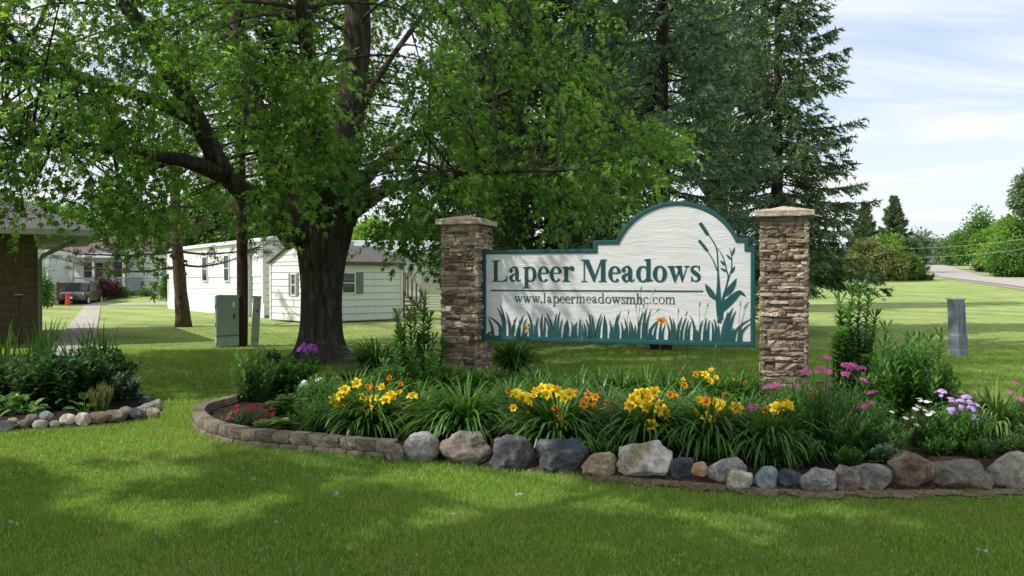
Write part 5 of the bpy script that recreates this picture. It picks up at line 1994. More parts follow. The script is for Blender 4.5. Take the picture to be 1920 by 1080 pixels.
# its neighbour stands beside the camera, outside the frame; its open crown dapples the near lawn
shade = thing('maple_tree', 'maple outside the frame whose open crown dapples the near lawn with shade', 'tree', (-7.4, 1.2, 0))
LIT = [(60, 838, 187, 35), (250, 822, 212, 27), (430, 812, 75, 21), (150, 945, 106, 35), (310, 962, 137, 20), (430, 968, 87, 20), (470, 1012, 45, 32), (900, 908, 150, 24), (950, 942, 162, 29), (1010, 890, 112, 21), (840, 985, 75, 21), (620, 872, 75, 10), (540, 930, 75, 16), (1330, 985, 87, 29), (1190, 950, 75, 16), (230, 1010, 50, 21), (690, 1015, 62, 24), (1550, 960, 100, 18), (1480, 1040, 75, 24), (1720, 1000, 87, 21), (720, 905, 75, 16), (330, 890, 112, 16), (100, 885, 75, 13), (1100, 1020, 75, 18)]
SC = []
tries = 0
run = 1 / math.tan(SUN_EL)
while len(SC) < 760 and tries < 24000:
    tries += 1
    y = rng.uniform(3.4, 8.6)
    x = rng.uniform(-.8, .72) * y
    fx, fy = CX + x / y * F, HY + CH / y * F
    if fy < 878 and rng.random() < (.9 if fx > 560 else .25):
        continue
    if any(((fx - a) / (ra + 24)) ** 2 + ((fy - c) / (rb_ + 12)) ** 2 < 1 for a, c, ra, rb_ in LIT):
        continue
    z = rng.uniform(4.6, 8.8)
    c = np.array([x, y, 0]) + np.array([sd.x, sd.y, 0]) / math.hypot(sd.x, sd.y) * z * run + [0, 0, z]
    if c[1] > .3 and HY - (c[2] - 1.1 - CH) / c[1] * F > -20:
        continue
    if (c[0] + 7.4) ** 2 + (c[1] - 1.2) ** 2 > 64:
        continue
    SC.append(c)
SC = np.array(SC) - [-7.4, 1.2, 0]
b = MB()
leaf_cloud(b, SC, .30, 36, STAR, .165, [0, 0, 5], flat=.7)
b2 = MB()
zc = np.linspace(-.1, 7.5, 14)
b2.tube(np.c_[.1 * np.sin(zc * .6), .1 * np.cos(zc * .5), zc], np.interp(zc, [-.1, .4, 3, 7.5], [.55, .40, .32, .10]), 28, ripple=lambda i, a: 1 + .03 * np.sin(17 * a + i))
hubs = []
for k in range(14):
    a = k * 2.4
    e = np.array([math.cos(a) * rng.uniform(2, 4.5), math.sin(a) * rng.uniform(2, 4.5), rng.uniform(4.6, 8)])
    C = curve([0, 0, rng.uniform(2.6, 5)], e, .3, 8, rng.uniform(-.1, .1))
    b2.tube(C, np.linspace(.14, .03, 8), 8)
    hubs += list(C[3:])
hubs = np.array(hubs)
for c in SC:
    h = hubs[np.argmin(((hubs - c) ** 2).sum(1))]
    b2.tube(curve(h, c, .1, 4), [.02, .014, .01, .006], 4, cap=False)
b2.obj('trunk', M['maple_bark'], shade, True)
b.obj('crown', M['maple_leaf'], shade)


# ------------------------------------------------------------------ conifers
def spruce(name, label, x, y, H, rb, z0, seed, mat, levels, per, hang=.35, lift=.0, nl=.085, nw=.03, dens=1.0, power=.8, group=None, zmax=99, barkr=.02, gap=.0, az=None):
    global rng
    old = rng
    rng = np.random.default_rng(seed)
    t = thing(name, label, 'tree', (x, y, float(terrain(x, y))), 0, group)
    wd = MB()
    zc = np.linspace(-.1, H, 14)
    wd.tube(np.c_[.03 * np.sin(zc), .03 * np.cos(zc * .8), zc], np.linspace(.014 * H + .05, .02, 14), 14)
    nd = MB()
    PP, TT, LL = [], [], []
    for z in np.linspace(z0, H - .15, levels):
        if z > zmax:
            continue
        k = (z - z0) / (H - z0)
        Lm_ = rb * (1 - k) ** power + .12
        m = max(4, int(per * (1 - .35 * k)))
        a0_ = rng.uniform(0, 6)
        for j in range(m):
            if rng.random() < gap:
                continue
            a = a0_ + j * 2 * PI / m + rng.normal(0, .22)
            if az is not None and rng.random() < .6 and math.cos(a - az) < -.2:
                continue
            Lb = Lm_ * rng.uniform(.62, 1.12)
            sN = 7
            s_ = np.linspace(0, 1, sN)
            dr = np.array([math.cos(a), math.sin(a), 0])
            rise = (.42 * k - .22 * (1 - k) + lift)
            pz = Lb * (rise * s_ - (.30 * (1 - k)) * s_ ** 1.5 + .26 * (1 - k * .4) * s_ ** 2.6)
            B = np.array([0, 0, z + rng.normal(0, .05)]) + dr[None] * (Lb * s_)[:, None] + np.c_[np.zeros(sN), np.zeros(sN), pz]
            wd.tube(B, np.linspace(barkr * (.5 + Lb * .35), .004, sN), 4, cap=False)
            # side branchlets
            cnt = max(5, int(Lb / .10 * dens))
            u = rng.uniform(.14, 1, cnt) ** .85
            p = np.stack([np.interp(u, s_, B[:, q_]) for q_ in range(3)], 1)
            side = np.array([-dr[1], dr[0], 0]) * rng.choice([-1, 1], cnt)[:, None]
            d = unit(dr * .75 + side * rng.uniform(.3, 1.1, cnt)[:, None] + np.c_[np.zeros((cnt, 2)), -hang * rng.uniform(.3, 1.6, cnt)])
            l = (.12 + .30 * Lb ** .6 * (1 - .65 * u)) * rng.uniform(.6, 1.15, cnt)
            PP.append(p)
            TT.append(d)
            LL.append(l)
            PP.append(B[-1:])
            TT.append(dr[None] + [0, 0, .1])
            LL.append(np.array([.2]))
    PP, TT, LL = np.concatenate(PP), np.concatenate(TT), np.concatenate(LL)
    K = 15
    n = len(PP)
    u = np.tile(np.linspace(.04, 1, K), n)
    lr = np.repeat(LL, K)
    base = np.repeat(PP, K, 0) + np.repeat(TT, K, 0) * (u * lr)[:, None] + np.c_[np.zeros((n * K, 2)), -.22 * lr * u ** 2]
    T = unit(np.repeat(TT, K, 0) * .9 + rng.normal(size=(n * K, 3)) * .62 + [0, 0, .05])
    N = unit(rng.normal(size=(n * K, 3)) + [0, 0, .5])
    wv = np.array([1, nw / nl, 1])
    nd.inst(NEEDLE[0] * wv, NEEDLE[1], base, T, N, nl * rng.uniform(.75, 1.3, n * K), 0,
            np.clip(np.repeat(rng.normal(.45, .15, n), K) + .22 * u + rng.normal(0, .1, n * K), 0, 1))
    wd.obj('trunk', M['spruce_bark'], t, True)
    nd.obj('crown', M[mat], t)
    rng = old
    return t


spruce('spruce_tree', 'tall blue spruce with dense dusky boughs rising behind the arched sign top', *at(1240, 600, 18.0)[:2], 14.5, 2.75, 1.55, 11, 'blue_needle', 44, 9, .40, nl=.12, nw=.044, power=.62, zmax=9.5, dens=1.4, gap=.24)
spruce('spruce_tree', 'tall open spruce with layered boughs against the sky behind the nearer pillar', *at(1457, 600, 23.5)[:2], 13.4, 2.55, 2.0, 12, 'spruce_needle', 44, 10, .40, nl=.13, nw=.046, power=.66, zmax=11.2, dens=1.25, gap=.16)
spruce('spruce_tree', 'dark drooping spruce with bare brown inner twigs between the maple and the blue spruce', *at(1035, 600, 21.0)[:2], 15.5, 3.0, 1.9, 13, 'spruce_needle', 46, 9, 1.3, lift=.08, nl=.13, nw=.05, power=.5, zmax=10, dens=1.2, gap=.12)
spruce('spruce_tree', 'slender drooping spruce showing hanging twigs just behind the farther pillar', *at(905, 600, 24.0)[:2], 13.5, 2.4, 2.6, 14, 'spruce_needle', 36, 8, 1.5, lift=.05, nl=.14, nw=.05, power=.55, zmax=11, dens=.9, gap=.15)
spruce('spruce_tree', 'shorter of the two far spruces left of the road, beside the olive bush', *at(1622, 527, 95)[:2], 8.9, 2.6, .4, 15, 'spruce_needle', 24, 9, .5, nl=.32, nw=.14, dens=1.3, power=1.0, gap=.15, group='far spruces', barkr=.05)
spruce('spruce_tree', 'taller pointed far spruce left of the road with bare trunk showing', *at(1675, 527, 98)[:2], 10.2, 3.6, .4, 16, 'spruce_needle', 28, 9, .5, nl=.32, nw=.14, dens=1.2, power=1.05, group='far spruces', barkr=.05, gap=.15)
spruce('spruce_tree', 'low dark spruce hugging the ground at the end of the far clump', *at(1704, 527, 92)[:2], 4.6, 2.2, .1, 17, 'spruce_needle', 20, 9, .4, nl=.40, nw=.16, dens=.6, power=.6, barkr=.05)

# reddish pine with bare low limbs
px0 = gd(341, 613)
pine = thing('pine_tree', 'slim pine with reddish upper trunk and bare crooked low limbs left of the pole', 'tree', (px0[0], px0[1], 0), 0)
wd = MB()
zc = np.linspace(-.1, 10.5, 26)
tx = np.interp(zc, [0, 1, 3, 5, 10], [0.05, -.02, -.18, -.22, -.1])
wd.tube(np.c_[tx, np.zeros(26), zc], np.interp(zc, [-.1, .2, 1.0, 4, 10.5], [.30, .245, .205, .165, .05]), 18, ripple=lambda i, a: 1 + .05 * np.sin(9 * a + i) + .04 * np.sin(5 * a - i * 1.7))
nd = MB()
PP, TT = [], []
for z, L_, a, lift in [(2.05, 5.2, PI - .15, .12), (2.1, 3.0, -.1, .25), (2.55, 4.6, PI + .25, .08), (2.6, 3.4, .1, .12), (3.0, 3.8, 2.6, .05), (3.2, 3.0, .5, .15), (3.35, 4.4, PI + .1, .1), (3.7, 3.6, -.4, .3), (4.0, 4.0, PI - .4, .2), (4.1, 3.2, .2, .3),
                      (2.8, 3.0, -1.4, .1), (3.5, 3.0, 1.6, .1), (4.6, 3.8, PI, .3), (4.8, 3.3, -.2, .3), (5.2, 3.2, 2.3, .3), (5.5, 3.0, .8, .35), (6.0, 2.8, PI + .4, .4), (6.4, 2.6, -.6, .4), (7, 2.4, 2.0, .4), (7.6, 2.2, .1, .4), (8.2, 1.8, 3.6, .4), (9, 1.4, 1.2, .5), (9.6, 1.0, 4.5, .5)]:
    s_ = np.linspace(0, 1, 9)
    kink = np.cumsum(rng.normal(0, .05, 9)) * L_ * .35
    B = np.array([np.interp(z, [0, 1, 3, 5, 10], [0.05, -.02, -.18, -.22, -.1]), 0, z]) + np.c_[math.cos(a) * L_ * s_ - math.sin(a) * kink, math.sin(a) * L_ * s_ + math.cos(a) * kink, L_ * (lift * s_ ** 1.6 - .06 * np.sin(s_ * 3)) + kink * .4]
    wd.tube(B, np.linspace(.045, .008, 9), 6, cap=False)
    low = z < 3.6
    for k in range(int(L_ * 7)):
        u = rng.uniform(.22, 1)
        p = np.array([np.interp(u, s_, B[:, q_]) for q_ in range(3)])
        d = unit(np.array([math.cos(a) * .7, math.sin(a) * .7, .15]) + rng.normal(size=3) * [.7, .7, .35])
        l = rng.uniform(.3, .8)
        wd.tube([p, p + d * l * .5 + [0, 0, .03], p + d * l], [.009, .006, .003], 3, cap=False)
        if not low or rng.random() < .55:
            PP.append(p + d * l * rng.uniform(.55, 1))
            TT.append(d)
PP, TT = np.array(PP), np.array(TT)
K = 46
n = len(PP)
T = unit(np.repeat(TT, K, 0) * .45 + rng.normal(size=(n * K, 3)) * .8)
Pn = np.repeat(PP, K, 0) + np.repeat(TT, K, 0) * rng.uniform(-.16, .12, (n * K, 1)) + rng.normal(size=(n * K, 3)) * .05
nd.inst(NEEDLE[0] * [1, .16, 1], NEEDLE[1], Pn, T, rng.normal(size=(n * K, 3)), rng.uniform(.10, .17, n * K), 0)
wd.obj('trunk', M['pine_bark'], pine, True)
nd.obj('crown', M['pine_needle'], pine)


# ------------------------------------------------------------------ background broadleaf trees
def broadleaf(label, px, Y, top, wpx, bottom, mat, leaf, nc, per, seed, name='broadleaf_tree', cat='tree', group=None, base=None, trunk=True, lobes=6, depth=.8):
    global rng
    old = rng
    rng = np.random.default_rng(seed)
    p = at(px, 527, Y)
    z0 = float(terrain(p[0], p[1]))
    zt2 = at(px, top, Y)[2] - z0
    zb2 = max(.05, at(px, bottom, Y)[2] - z0)
    w2 = wpx / F * Y / 2
    t = thing(name, label, cat, (p[0], p[1], z0), 0, group)
    h2 = (zt2 - zb2) / 2
    # a few big lobes, clumps over their outer shells
    lc = [(0, 0, zb2 + h2 * 1.0, .78)]
    for k in range(lobes):
        a = k * 2 * PI / lobes + rng.uniform(-.4, .4)
        rr = rng.uniform(.34, .58)
        zz = rng.uniform(.35, 1.35)
        lc.append((rr * w2 * math.cos(a), rr * w2 * depth * math.sin(a), zb2 + h2 * zz, rng.uniform(.40, .60)))
    lc.append((rng.uniform(-.2, .2) * w2, 0, zt2 - h2 * .42, .42))
    C = []
    while len(C) < nc:
        l_ = lc[rng.integers(len(lc))]
        d = unit(rng.normal(size=3)) * rng.uniform(.62, 1.0)
        q_ = np.array([l_[0] + d[0] * l_[3] * w2, l_[1] + d[1] * l_[3] * w2 * depth, l_[2] + d[2] * l_[3] * h2])
        if zb2 - .1 < q_[2] < zt2 and abs(q_[0]) < w2 * 1.02:
            C.append(q_)
    C = np.array(C)
    if trunk:
        wd = MB()
        zc = np.linspace(-.1, zb2 + h2 * 1.2, 8)
        r0 = max(.08, .035 * zt2)
        wd.tube(np.c_[.05 * np.sin(zc), np.zeros(8), zc], np.linspace(r0, r0 * .3, 8), 8)
        for c in C[rng.choice(len(C), min(24, len(C)), replace=False)]:
            zs = rng.uniform(max(.2, zb2 * .7), zb2 + h2 * .9)
            wd.tube(curve([0, 0, min(zs, c[2])], c, .1, 5), np.linspace(r0 * .35, .015, 5), 5, cap=False)
        wd.obj('trunk', M['branch_bark'], t, True)
    if px > 1745:
        leaf *= 1.35
    cr = MB()
    leaf_cloud(cr, C, leaf * 2.4, per, OVAL, leaf, [0, 0, zb2 + h2 * .7], flat=.8)
    o = cr.obj('crown' if trunk else 'foliage', M[mat], t)
    rng = old
    return t


G3 = 'trees beyond the homes'
broadleaf('bright green tree filling the gap between the dark drooping spruce and the blue spruce', 1130, 34, -190, 420, 395, 'bright_leaf', .17, 420, 70, 21, depth=.6)
broadleaf('bright leafy tree seen between the blue spruce and the open spruce', 1345, 36, -210, 330, 330, 'bright_leaf', .17, 380, 70, 22, depth=.6)
broadleaf('green tree behind the drooping spruce near the farther pillar', 955, 42, -150, 380, 410, 'wood_leaf', .20, 380, 60, 23, depth=.6)
broadleaf('light green far tree just right of the maple trunk above the shed roof', 705, 75, 408, 110, 500, 'bright_leaf', .34, 130, 50, 24, group=G3)
broadleaf('dark green far tree hugging the maple trunk above the shed', 655, 82, 415, 80, 500, 'wood_leaf', .34, 100, 50, 25, group=G3)
broadleaf('green far tree above the cream home, left of the stone pillar', 790, 70, 395, 130, 480, 'wood_leaf', .32, 160, 50, 26, group=G3)
broadleaf('dark tree behind the mobile home between pine and pole', 410, 62, 335, 190, 480, 'wood_leaf', .34, 220, 56, 27, group=G3)
broadleaf('dark tree behind the mobile home between pole and maple trunk', 520, 66, 350, 170, 490, 'wood_leaf', .34, 200, 56, 28, group=G3)
broadleaf('bright yellow green tree behind the white house roof', 225, 82, 375, 150, 500, 'bright_leaf', .38, 230, 56, 29, group=G3)
broadleaf('yellow green tree above the parked car, left of the brighter one', 140, 86, 385, 130, 520, 'bright_leaf', .38, 190, 56, 30, group=G3)
broadleaf('green tree between the white house and the mobile home', 305, 84, 385, 110, 520, 'wood_leaf', .38, 170, 56, 31, group=G3)
broadleaf('dark green tree right behind the brick building eave', 62, 78, 372, 150, 560, 'wood_leaf', .36, 190, 56, 32, group=G3)
G4 = 'trees left of the far road'
broadleaf('pale roadside tree with open crown right of the far spruces', 1719, 150, 430, 46, 505, 'haze_leaf', .62, 60, 44, 40, group=G4)
broadleaf('yellow green bushy tree in front of the far spruces', 1655, 88, 436, 80, 520, 'bright_leaf', .36, 120, 52, 41, group=G4)
broadleaf('olive green tree left of the far spruces', 1612, 86, 448, 64, 520, 'olive_leaf', .34, 90, 52, 42, group=G4)
broadleaf('brownish crab apple with bare leaning trunk on the far lawn', 1596, 78, 478, 64, 522, 'olive_leaf', .28, 60, 44, 43, group=G4)
broadleaf('small round olive bush tree with forked trunk before the dark spruce', 1664, 84, 462, 72, 519, 'olive_leaf', .30, 90, 50, 44, group=G4)
broadleaf('dark round bush at the corner of the far clump by the mown lawn', 1706, 86, 478, 40, 524, 'wood_leaf', .32, 70, 50, 45, name='bush', cat='bush', trunk=False)
broadleaf('light green bush under the open spruce beside the slim pole', 1520, 68, 480, 70, 534, 'wood_leaf', .28, 90, 56, 46, name='bush', cat='bush', trunk=False)
broadleaf('deep green bush right of the slim pole under the open spruce', 1556, 72, 488, 46, 532, 'wood_leaf', .28, 70, 56, 47, name='bush', cat='bush', trunk=False)
broadleaf('blue tinted small conifer bush between the two slim poles', 1551, 80, 470, 34, 520, 'haze_leaf', .3, 50, 50, 48, name='bush', cat='bush', trunk=False)
G5 = 'trees along the far road on its nearer side'
for i, (lab, px, Y, top, wpx, bot, mat, lf, nc) in enumerate([
        ('hazy tree at the road crest, farthest of the roadside row', 1752, 285, 452, 40, 494, 'haze_leaf', .7, 44),
        ('greyish green roadside tree, second from the crest', 1778, 225, 446, 48, 497, 'haze_leaf', .62, 60),
        ('olive roadside tree between the hazy ones and the tall dark tree', 1800, 195, 438, 54, 501, 'wood_leaf', .55, 80),
        ('tall dark green roadside tree with domed top', 1836, 165, 392, 92, 507, 'wood_leaf', .48, 170),
        ('bright green roadside tree under the tall dark one', 1862, 150, 428, 90, 513, 'bright_leaf', .42, 150),
        ('large bright green tree at the frame edge by the road', 1900, 135, 406, 130, 522, 'bright_leaf', .40, 240),
        ('dark green bushy tree at the foot of the large bright one', 1908, 125, 455, 90, 527, 'wood_leaf', .36, 150),
        ('pale shrub on the verge before the roadside trees', 1842, 155, 484, 34, 508, 'haze_leaf', .3, 40),
        ('tall bluish treetop leaning in from beyond the frame edge', 1932, 130, 325, 66, 400, 'haze_leaf', .5, 110)]):
    broadleaf(lab, px, Y, top, wpx, bot, mat, lf, nc, 50, 60 + i, group=G5)
broadleaf('reddish purple barberry bush by the porch railing', 190, 55, 520, 40, 556, 'purple_leaf', .16, 60, 40, 80, name='bush', cat='bush', trunk=False)
broadleaf('second reddish purple bush, closer to the porch post', 205, 56, 526, 34, 556, 'purple_leaf', .16, 46, 40, 81, name='bush', cat='bush', trunk=False)
broadleaf('low green bush between the purple bush and the bins', 222, 57, 538, 34, 556, 'wood_leaf', .16, 46, 40, 82, name='bush', cat='bush', trunk=False)
broadleaf('small low green bush at the foot of the white house wall', 270, 58, 545, 26, 556, 'wood_leaf', .14, 30, 40, 83, name='bush', cat='bush', trunk=False)
broadleaf('dark upright bush at the corner of the white house beside the mobile home', 312, 55, 520, 20, 556, 'wood_leaf', .16, 50, 40, 84, name='bush', cat='bush', trunk=False)
broadleaf('leafy dark shrub at the brick corner below the deck', 82, 44, 500, 28, 572, 'wood_leaf', .14, 70, 40, 85, name='bush', cat='bush', trunk=False)
# far wood closing the horizon, too distant to count
fw = MB()
fc = []
for k in range(520):
    X = rng.uniform(-420, 160)
    Yf = 330 + rng.uniform(-25, 60) - .0002 * X * X
    fc.append([X, Yf, float(terrain(X, Yf)) + rng.uniform(0, 9) ** 1.0])
leaf_cloud(fw, np.array(fc), 4.2, 46, OVAL, 1.5, [0, 340, -20], flat=.7)
tag(fw.obj('forest', M['haze_leaf']), 'hazy far wood along the horizon behind the homes', 'forest', kind='stuff')


# ------------------------------------------------------------------ garden plants
def strap_leaves(b, n, L, W, r0=.08, up=(62, 88), droop=1.9, mat=0, az=None, ctr=(0, 0, 0), seg=7):
    """arching strap leaves of a daylily, iris or ornamental grass"""
    a = rng.uniform(0, 2 * PI, n) if az is None else rng.uniform(az[0], az[1], n)
    e0 = R(rng.uniform(up[0], up[1], n))
    Ls = L * rng.uniform(.6, 1.15, n)
    dr = droop * rng.uniform(.6, 1.25, n)
    tw = rng.normal(0, .35, n)
    p = np.array(ctr) + np.c_[np.cos(a) * r0 * rng.random(n), np.sin(a) * r0 * rng.random(n), np.zeros(n)]
    V = []
    for k in range(seg + 1):
        u = k / seg
        e = e0 - dr * u ** 1.5
        if k:
            st_ = Ls / seg
            p = p + np.c_[np.cos(a) * np.cos(e) * st_, np.sin(a) * np.cos(e) * st_, np.sin(e) * st_]
            p[:, 2] = np.maximum(p[:, 2], .015)
        wd = W * (min(1, .55 + u * 2) if u < .5 else max(.04, 1 - ((u - .5) / .5) ** 1.7)) * rng.uniform(.85, 1.15, n) / 2
        aa = a + tw * u
        s_ = np.c_[-np.sin(aa), np.cos(aa), np.zeros(n)]
        V += [p - s_ * wd[:, None], p + s_ * wd[:, None]]
    V = np.stack(V, 1)
    k2 = 2 * (seg + 1)
    f = np.array([[2 * i, 2 * i + 1, 2 * i + 3, 2 * i + 2] for i in range(seg)])
    F_ = (f[None] + (np.arange(n) * k2)[:, None, None]).reshape(-1, 4)
    b.add(V.reshape(-1, 3), F_, mat, np.repeat(np.clip(rng.normal(.5, .22, n), 0, 1), k2))


def stem_leaves(b, base, top, n, L, W, el=(10, 50), t0=.12, sm=1, lm=0, tpl=LANCE, bow=.04, r=.006, taper=.5):
    base, top = np.asarray(base, float), np.asarray(top, float)
    C = curve(base, top, 0, 6, rng.uniform(-bow, bow))
    b.tube(C, np.linspace(r, r * .5, 6), 5, sm, cap=False, tint=.5)
    u = np.linspace(t0, 1, n)
    P = np.stack([np.interp(u, np.linspace(0, 1, 6), C[:, k]) for k in range(3)], 1)
    a = np.arange(n) * 2.4 + rng.uniform(0, 6) + rng.normal(0, .2, n)
    e = R(np.interp(u, [0, 1], [el[0], el[1]]) + rng.normal(0, 8, n))
    T = np.c_[np.cos(a) * np.cos(e), np.sin(a) * np.cos(e), np.sin(e)]
    N = np.c_[-np.cos(a) * np.sin(e), -np.sin(a) * np.sin(e), np.cos(e)]
    b.inst(*scaled(tpl, W / L / .2), P, T, N, L * (1 - taper * u ** 2) * rng.uniform(.8, 1.15, n), lm, np.clip(.35 + .4 * u + rng.normal(0, .12, n), 0, 1))


def mound(b, rx, ry, h, ns, nl, L, W, el=(5, 45), lm=0, sm=1, tpl=LANCE, hvar=.25, ctr=(0, 0, 0), r=.004):
    for k in range(ns):
        d = ball(1)[0]
        tx_, ty_ = d[0] * rx, d[1] * ry
        hh = h * (1 - .45 * (d[0] ** 2 + d[1] ** 2)) * rng.uniform(1 - hvar, 1 + hvar * .4)
        stem_leaves(b, np.array(ctr) + [tx_ * .45, ty_ * .45, 0], np.array(ctr) + [tx_, ty_, hh], nl, L, W, el, .1, sm, lm, tpl, r=r)


def flower_mesh(name, petals, R_, depth, wd, recurve=.02, throat=True):
    b = MB()
    for k in range(petals):
        a = k * 2 * PI / petals
        w_ = wd * (1.0 if k % 2 == 0 else .8)
        ts = np.linspace(0, 1, 6)
        rows_ = []
        for t in ts:
            r = R_ * (.10 + .90 * t ** 1.25)
            z = depth * (1 - (1 - t) ** 1.8) - recurve * max(0, t - .6) * 2.5
            ww = w_ * math.sin(PI * (.10 + .86 * t)) ** .8
            for s_ in (-1, 0, 1):
                rows_.append((r * math.cos(a) - s_ * ww * math.sin(a), r * math.sin(a) + s_ * ww * math.cos(a), z + .18 * ww * abs(s_) + (.003 if k % 2 else 0)))
        f = []
        for i in range(5):
            for j in range(2):
                q_ = i * 3 + j
                f.append((q_, q_ + 1, q_ + 4, q_ + 3))
        b.add(np.array(rows_), f, 0, np.repeat([.1, .3, .5, .6, .7, .75], 3))
    if throat:
        for k in range(5):
            a = k * 1.26
            b.tube([(0, 0, 0), (.012 * math.cos(a), .012 * math.sin(a), depth * .8), (.022 * math.cos(a), .022 * math.sin(a), depth * 1.15)], .0016, 3, 0, .9)
        b.tube([(0, 0, -.035), (0, 0, 0.004)], [.004, .008], 6, 1)
    return b.mesh(name, [M['yellow_petal'], M['stem']], True)


FL_Y = flower_mesh('daylily_flower', 6, .062, .042, .022)
FL_Y2 = flower_mesh('daylily_flower_half_open', 6, .040, .062, .018, 0)
FL_O = FL_Y.copy()
FL_O.materials[0] = M['orange_petal']
FL_O2 = FL_Y2.copy()
FL_O2.materials[0] = M['orange_petal']


def place(me, name, parent, p, d, sc=1.0, roll=None):
    o = bpy.data.objects.new(name, me)
    COL.objects.link(o)
    o.parent = parent
    o.location = p
    q_ = Vector(d).normalized().to_track_quat('Z', 'Y') @ Matrix.Rotation(rng.uniform(0, 6) if roll is None else roll, 3, 'Z').to_quaternion()
    o.rotation_euler = q_.to_euler()
    o.scale = (sc,) * 3
    return o


def daylily(px, py, L, n, label, flowers=(), oranges=(), W=.024, r0=.13, mat='daylily_leaf', group=None, extra=None):
    g = gd(px, py)
    t = thing('daylily', label, 'daylily', (g[0], g[1], SOIL), 0, group)
    b = MB()
    strap_leaves(b, int(n * 1.35), L * 1.18, W, r0, (48, 86), 2.0)
    strap_leaves(b, n // 2, L * 1.02, W * .9, r0 * .8, (70, 90), 1.4)
    for lst, meshes in ((flowers, (FL_Y, FL_Y2)), (oranges, (FL_O, FL_O2))):
        for k, (fx, fy) in enumerate(lst):
            Yf = g[1] + rng.uniform(-.32, .12)
            p = at(fx, fy, Yf) - [g[0], g[1], SOIL]
            c = curve([rng.uniform(-.05, .05), rng.uniform(-.05, .05), .05], p - [0, 0, .02], .05, 5)
            b.tube(c, [.005, .0045, .004, .0035, .003], 4, 0, .55, cap=False)
            d = np.array([rng.normal(0, .45), -rng.uniform(.35, 1.0), rng.uniform(.25, .9)])
            half = rng.random() < (.18 if lst is flowers else .6)
            place(meshes[1 if half else 0], 'flower', t, p, d, rng.uniform(.88, 1.12) * (1.0 if lst is flowers else .74))
    b.obj('foliage', M[mat], t)
    return t


GD = 'daylily clumps behind the boulders'
daylily(692, 828, .62, 260, 'daylily clump with golden open blooms next to the end of the block wall',
        [(643, 735), (622, 754), (636, 757), (640, 744), (652, 762), (671, 771), (693, 769), (701, 750), (670, 720), (722, 731), (724, 754), (739, 744), (733, 746), (749, 744), (774, 747), (756, 775), (648, 733), (672, 776), (678, 748), (628, 747)],
        [(733, 712), (688, 728), (745, 780), (702, 727), (750, 724), (712, 770)], group=GD)
daylily(872, 836, .66, 300, 'daylily clump without flowers between two blooming clumps, behind the brownish boulder', group=GD)
daylily(1045, 848, .64, 280, 'daylily clump with yellow blooms behind the charcoal and blue slate boulders',
        [(968, 742), (979, 751), (988, 756), (1007, 741), (963, 767), (995, 777), (1019, 730), (1030, 731), (1039, 735), (1060, 743), (1063, 748), (985, 745), (1068, 742), (1025, 742), (1050, 738), (1003, 746)],
        [(1096, 755), (1094, 760), (1118, 747), (1140, 759), (1047, 783), (1085, 778), (1044, 767), (1120, 765), (958, 735), (1105, 742), (1128, 744), (1076, 738), (1055, 770)], group=GD)
daylily(1215, 852, .64, 240, 'daylily clump crowded with yellow blooms directly above the biggest white boulder',
        [(1198, 742), (1207, 739), (1218, 741), (1187, 757), (1183, 763), (1198, 760), (1213, 760), (1222, 749), (1240, 763), (1238, 778), (1222, 800), (1246, 801), (1228, 738), (1205, 750), (1215, 766), (1190, 751), (1232, 772), (1245, 775)],
        [(1222, 785), (1256, 742), (1252, 780)], group=GD)
daylily(1330, 858, .64, 240, 'daylily clump with scattered yellow and orange blooms between the white and grey boulders',
        [(1357, 763), (1322, 785), (1300, 777), (1341, 757), (1380, 768), (1310, 780), (1350, 760), (1305, 752)],
        [(1266, 748), (1301, 793), (1314, 752), (1325, 755), (1362, 745), (1318, 762), (1332, 795), (1296, 771), (1384, 762)], group=GD)
daylily(1440, 872, .56, 210, 'daylily clump with one tight group of yellow blooms below the nearer pillar',
        [(1462, 762), (1470, 765), (1457, 768), (1478, 768), (1466, 772)], [(1436, 771), (1486, 762), (1480, 757)], group=GD)
daylily(1335, 776, .50, 170, 'back row daylily clump with small yellow blooms under the sign near the nearer pillar',
        [(1303, 705), (1322, 705), (1331, 717), (1336, 700), (1345, 718), (1368, 714), (1340, 712), (1283, 717)], [(1310, 703), (1401, 722), (1283, 724)], group=GD)
daylily(960, 705, .66, 280, 'dark arching daylily clump without bloom at the inner foot of the farther pillar', group=GD)
daylily(705, 716, .72, 320, 'dark arching daylily clump behind the lilies right of the maple base', group=GD)
daylily(1160, 768, .55, 200, 'plain daylily leaves in the back row under the sign lettering', group=GD)
daylily(1075, 766, .42, 120, 'short plain daylily leaves in the back row left of the tall flower stalks', group=GD)
daylily(1500, 800, .48, 160, 'daylily leaves with a single orange bud right under the nearer pillar', [(1531, 742)], [(1527, 737)], group=GD)
daylily(1868, 830, .62, 130, 'loose pale green daylily clump arching at the far end of the bed', W=.026, mat='pale_leaf', group=GD)

for px_, py_, n_, lab in ((955, 790, 150, 'plain daylily leaves filling the gap left of the charcoal boulder, between two blooming clumps'), (1135, 806, 150, 'plain daylily leaves between the blue slate boulder and the crowded yellow clump'),
                          (785, 800, 150, 'plain daylily leaves between the first golden clump and the flowerless one'), (1275, 806, 130, 'plain daylily leaves between the crowded yellow clump and the scattered one'),
                          (1395, 822, 140, 'plain daylily leaves just left of the tight yellow group'), (900, 752, 150, 'plain daylily leaves at the foot of the farther pillar on its nearer side'), (1010, 770, 120, 'plain daylily leaves in the back row behind the second blooming clump'),
                          (660, 770, 150, 'plain daylily leaves behind the golden clump at the wall end'), (1250, 772, 120, 'plain daylily leaves in the back row under the web address')):
    daylily(px_, py_, .5, n_, lab, group=GD)

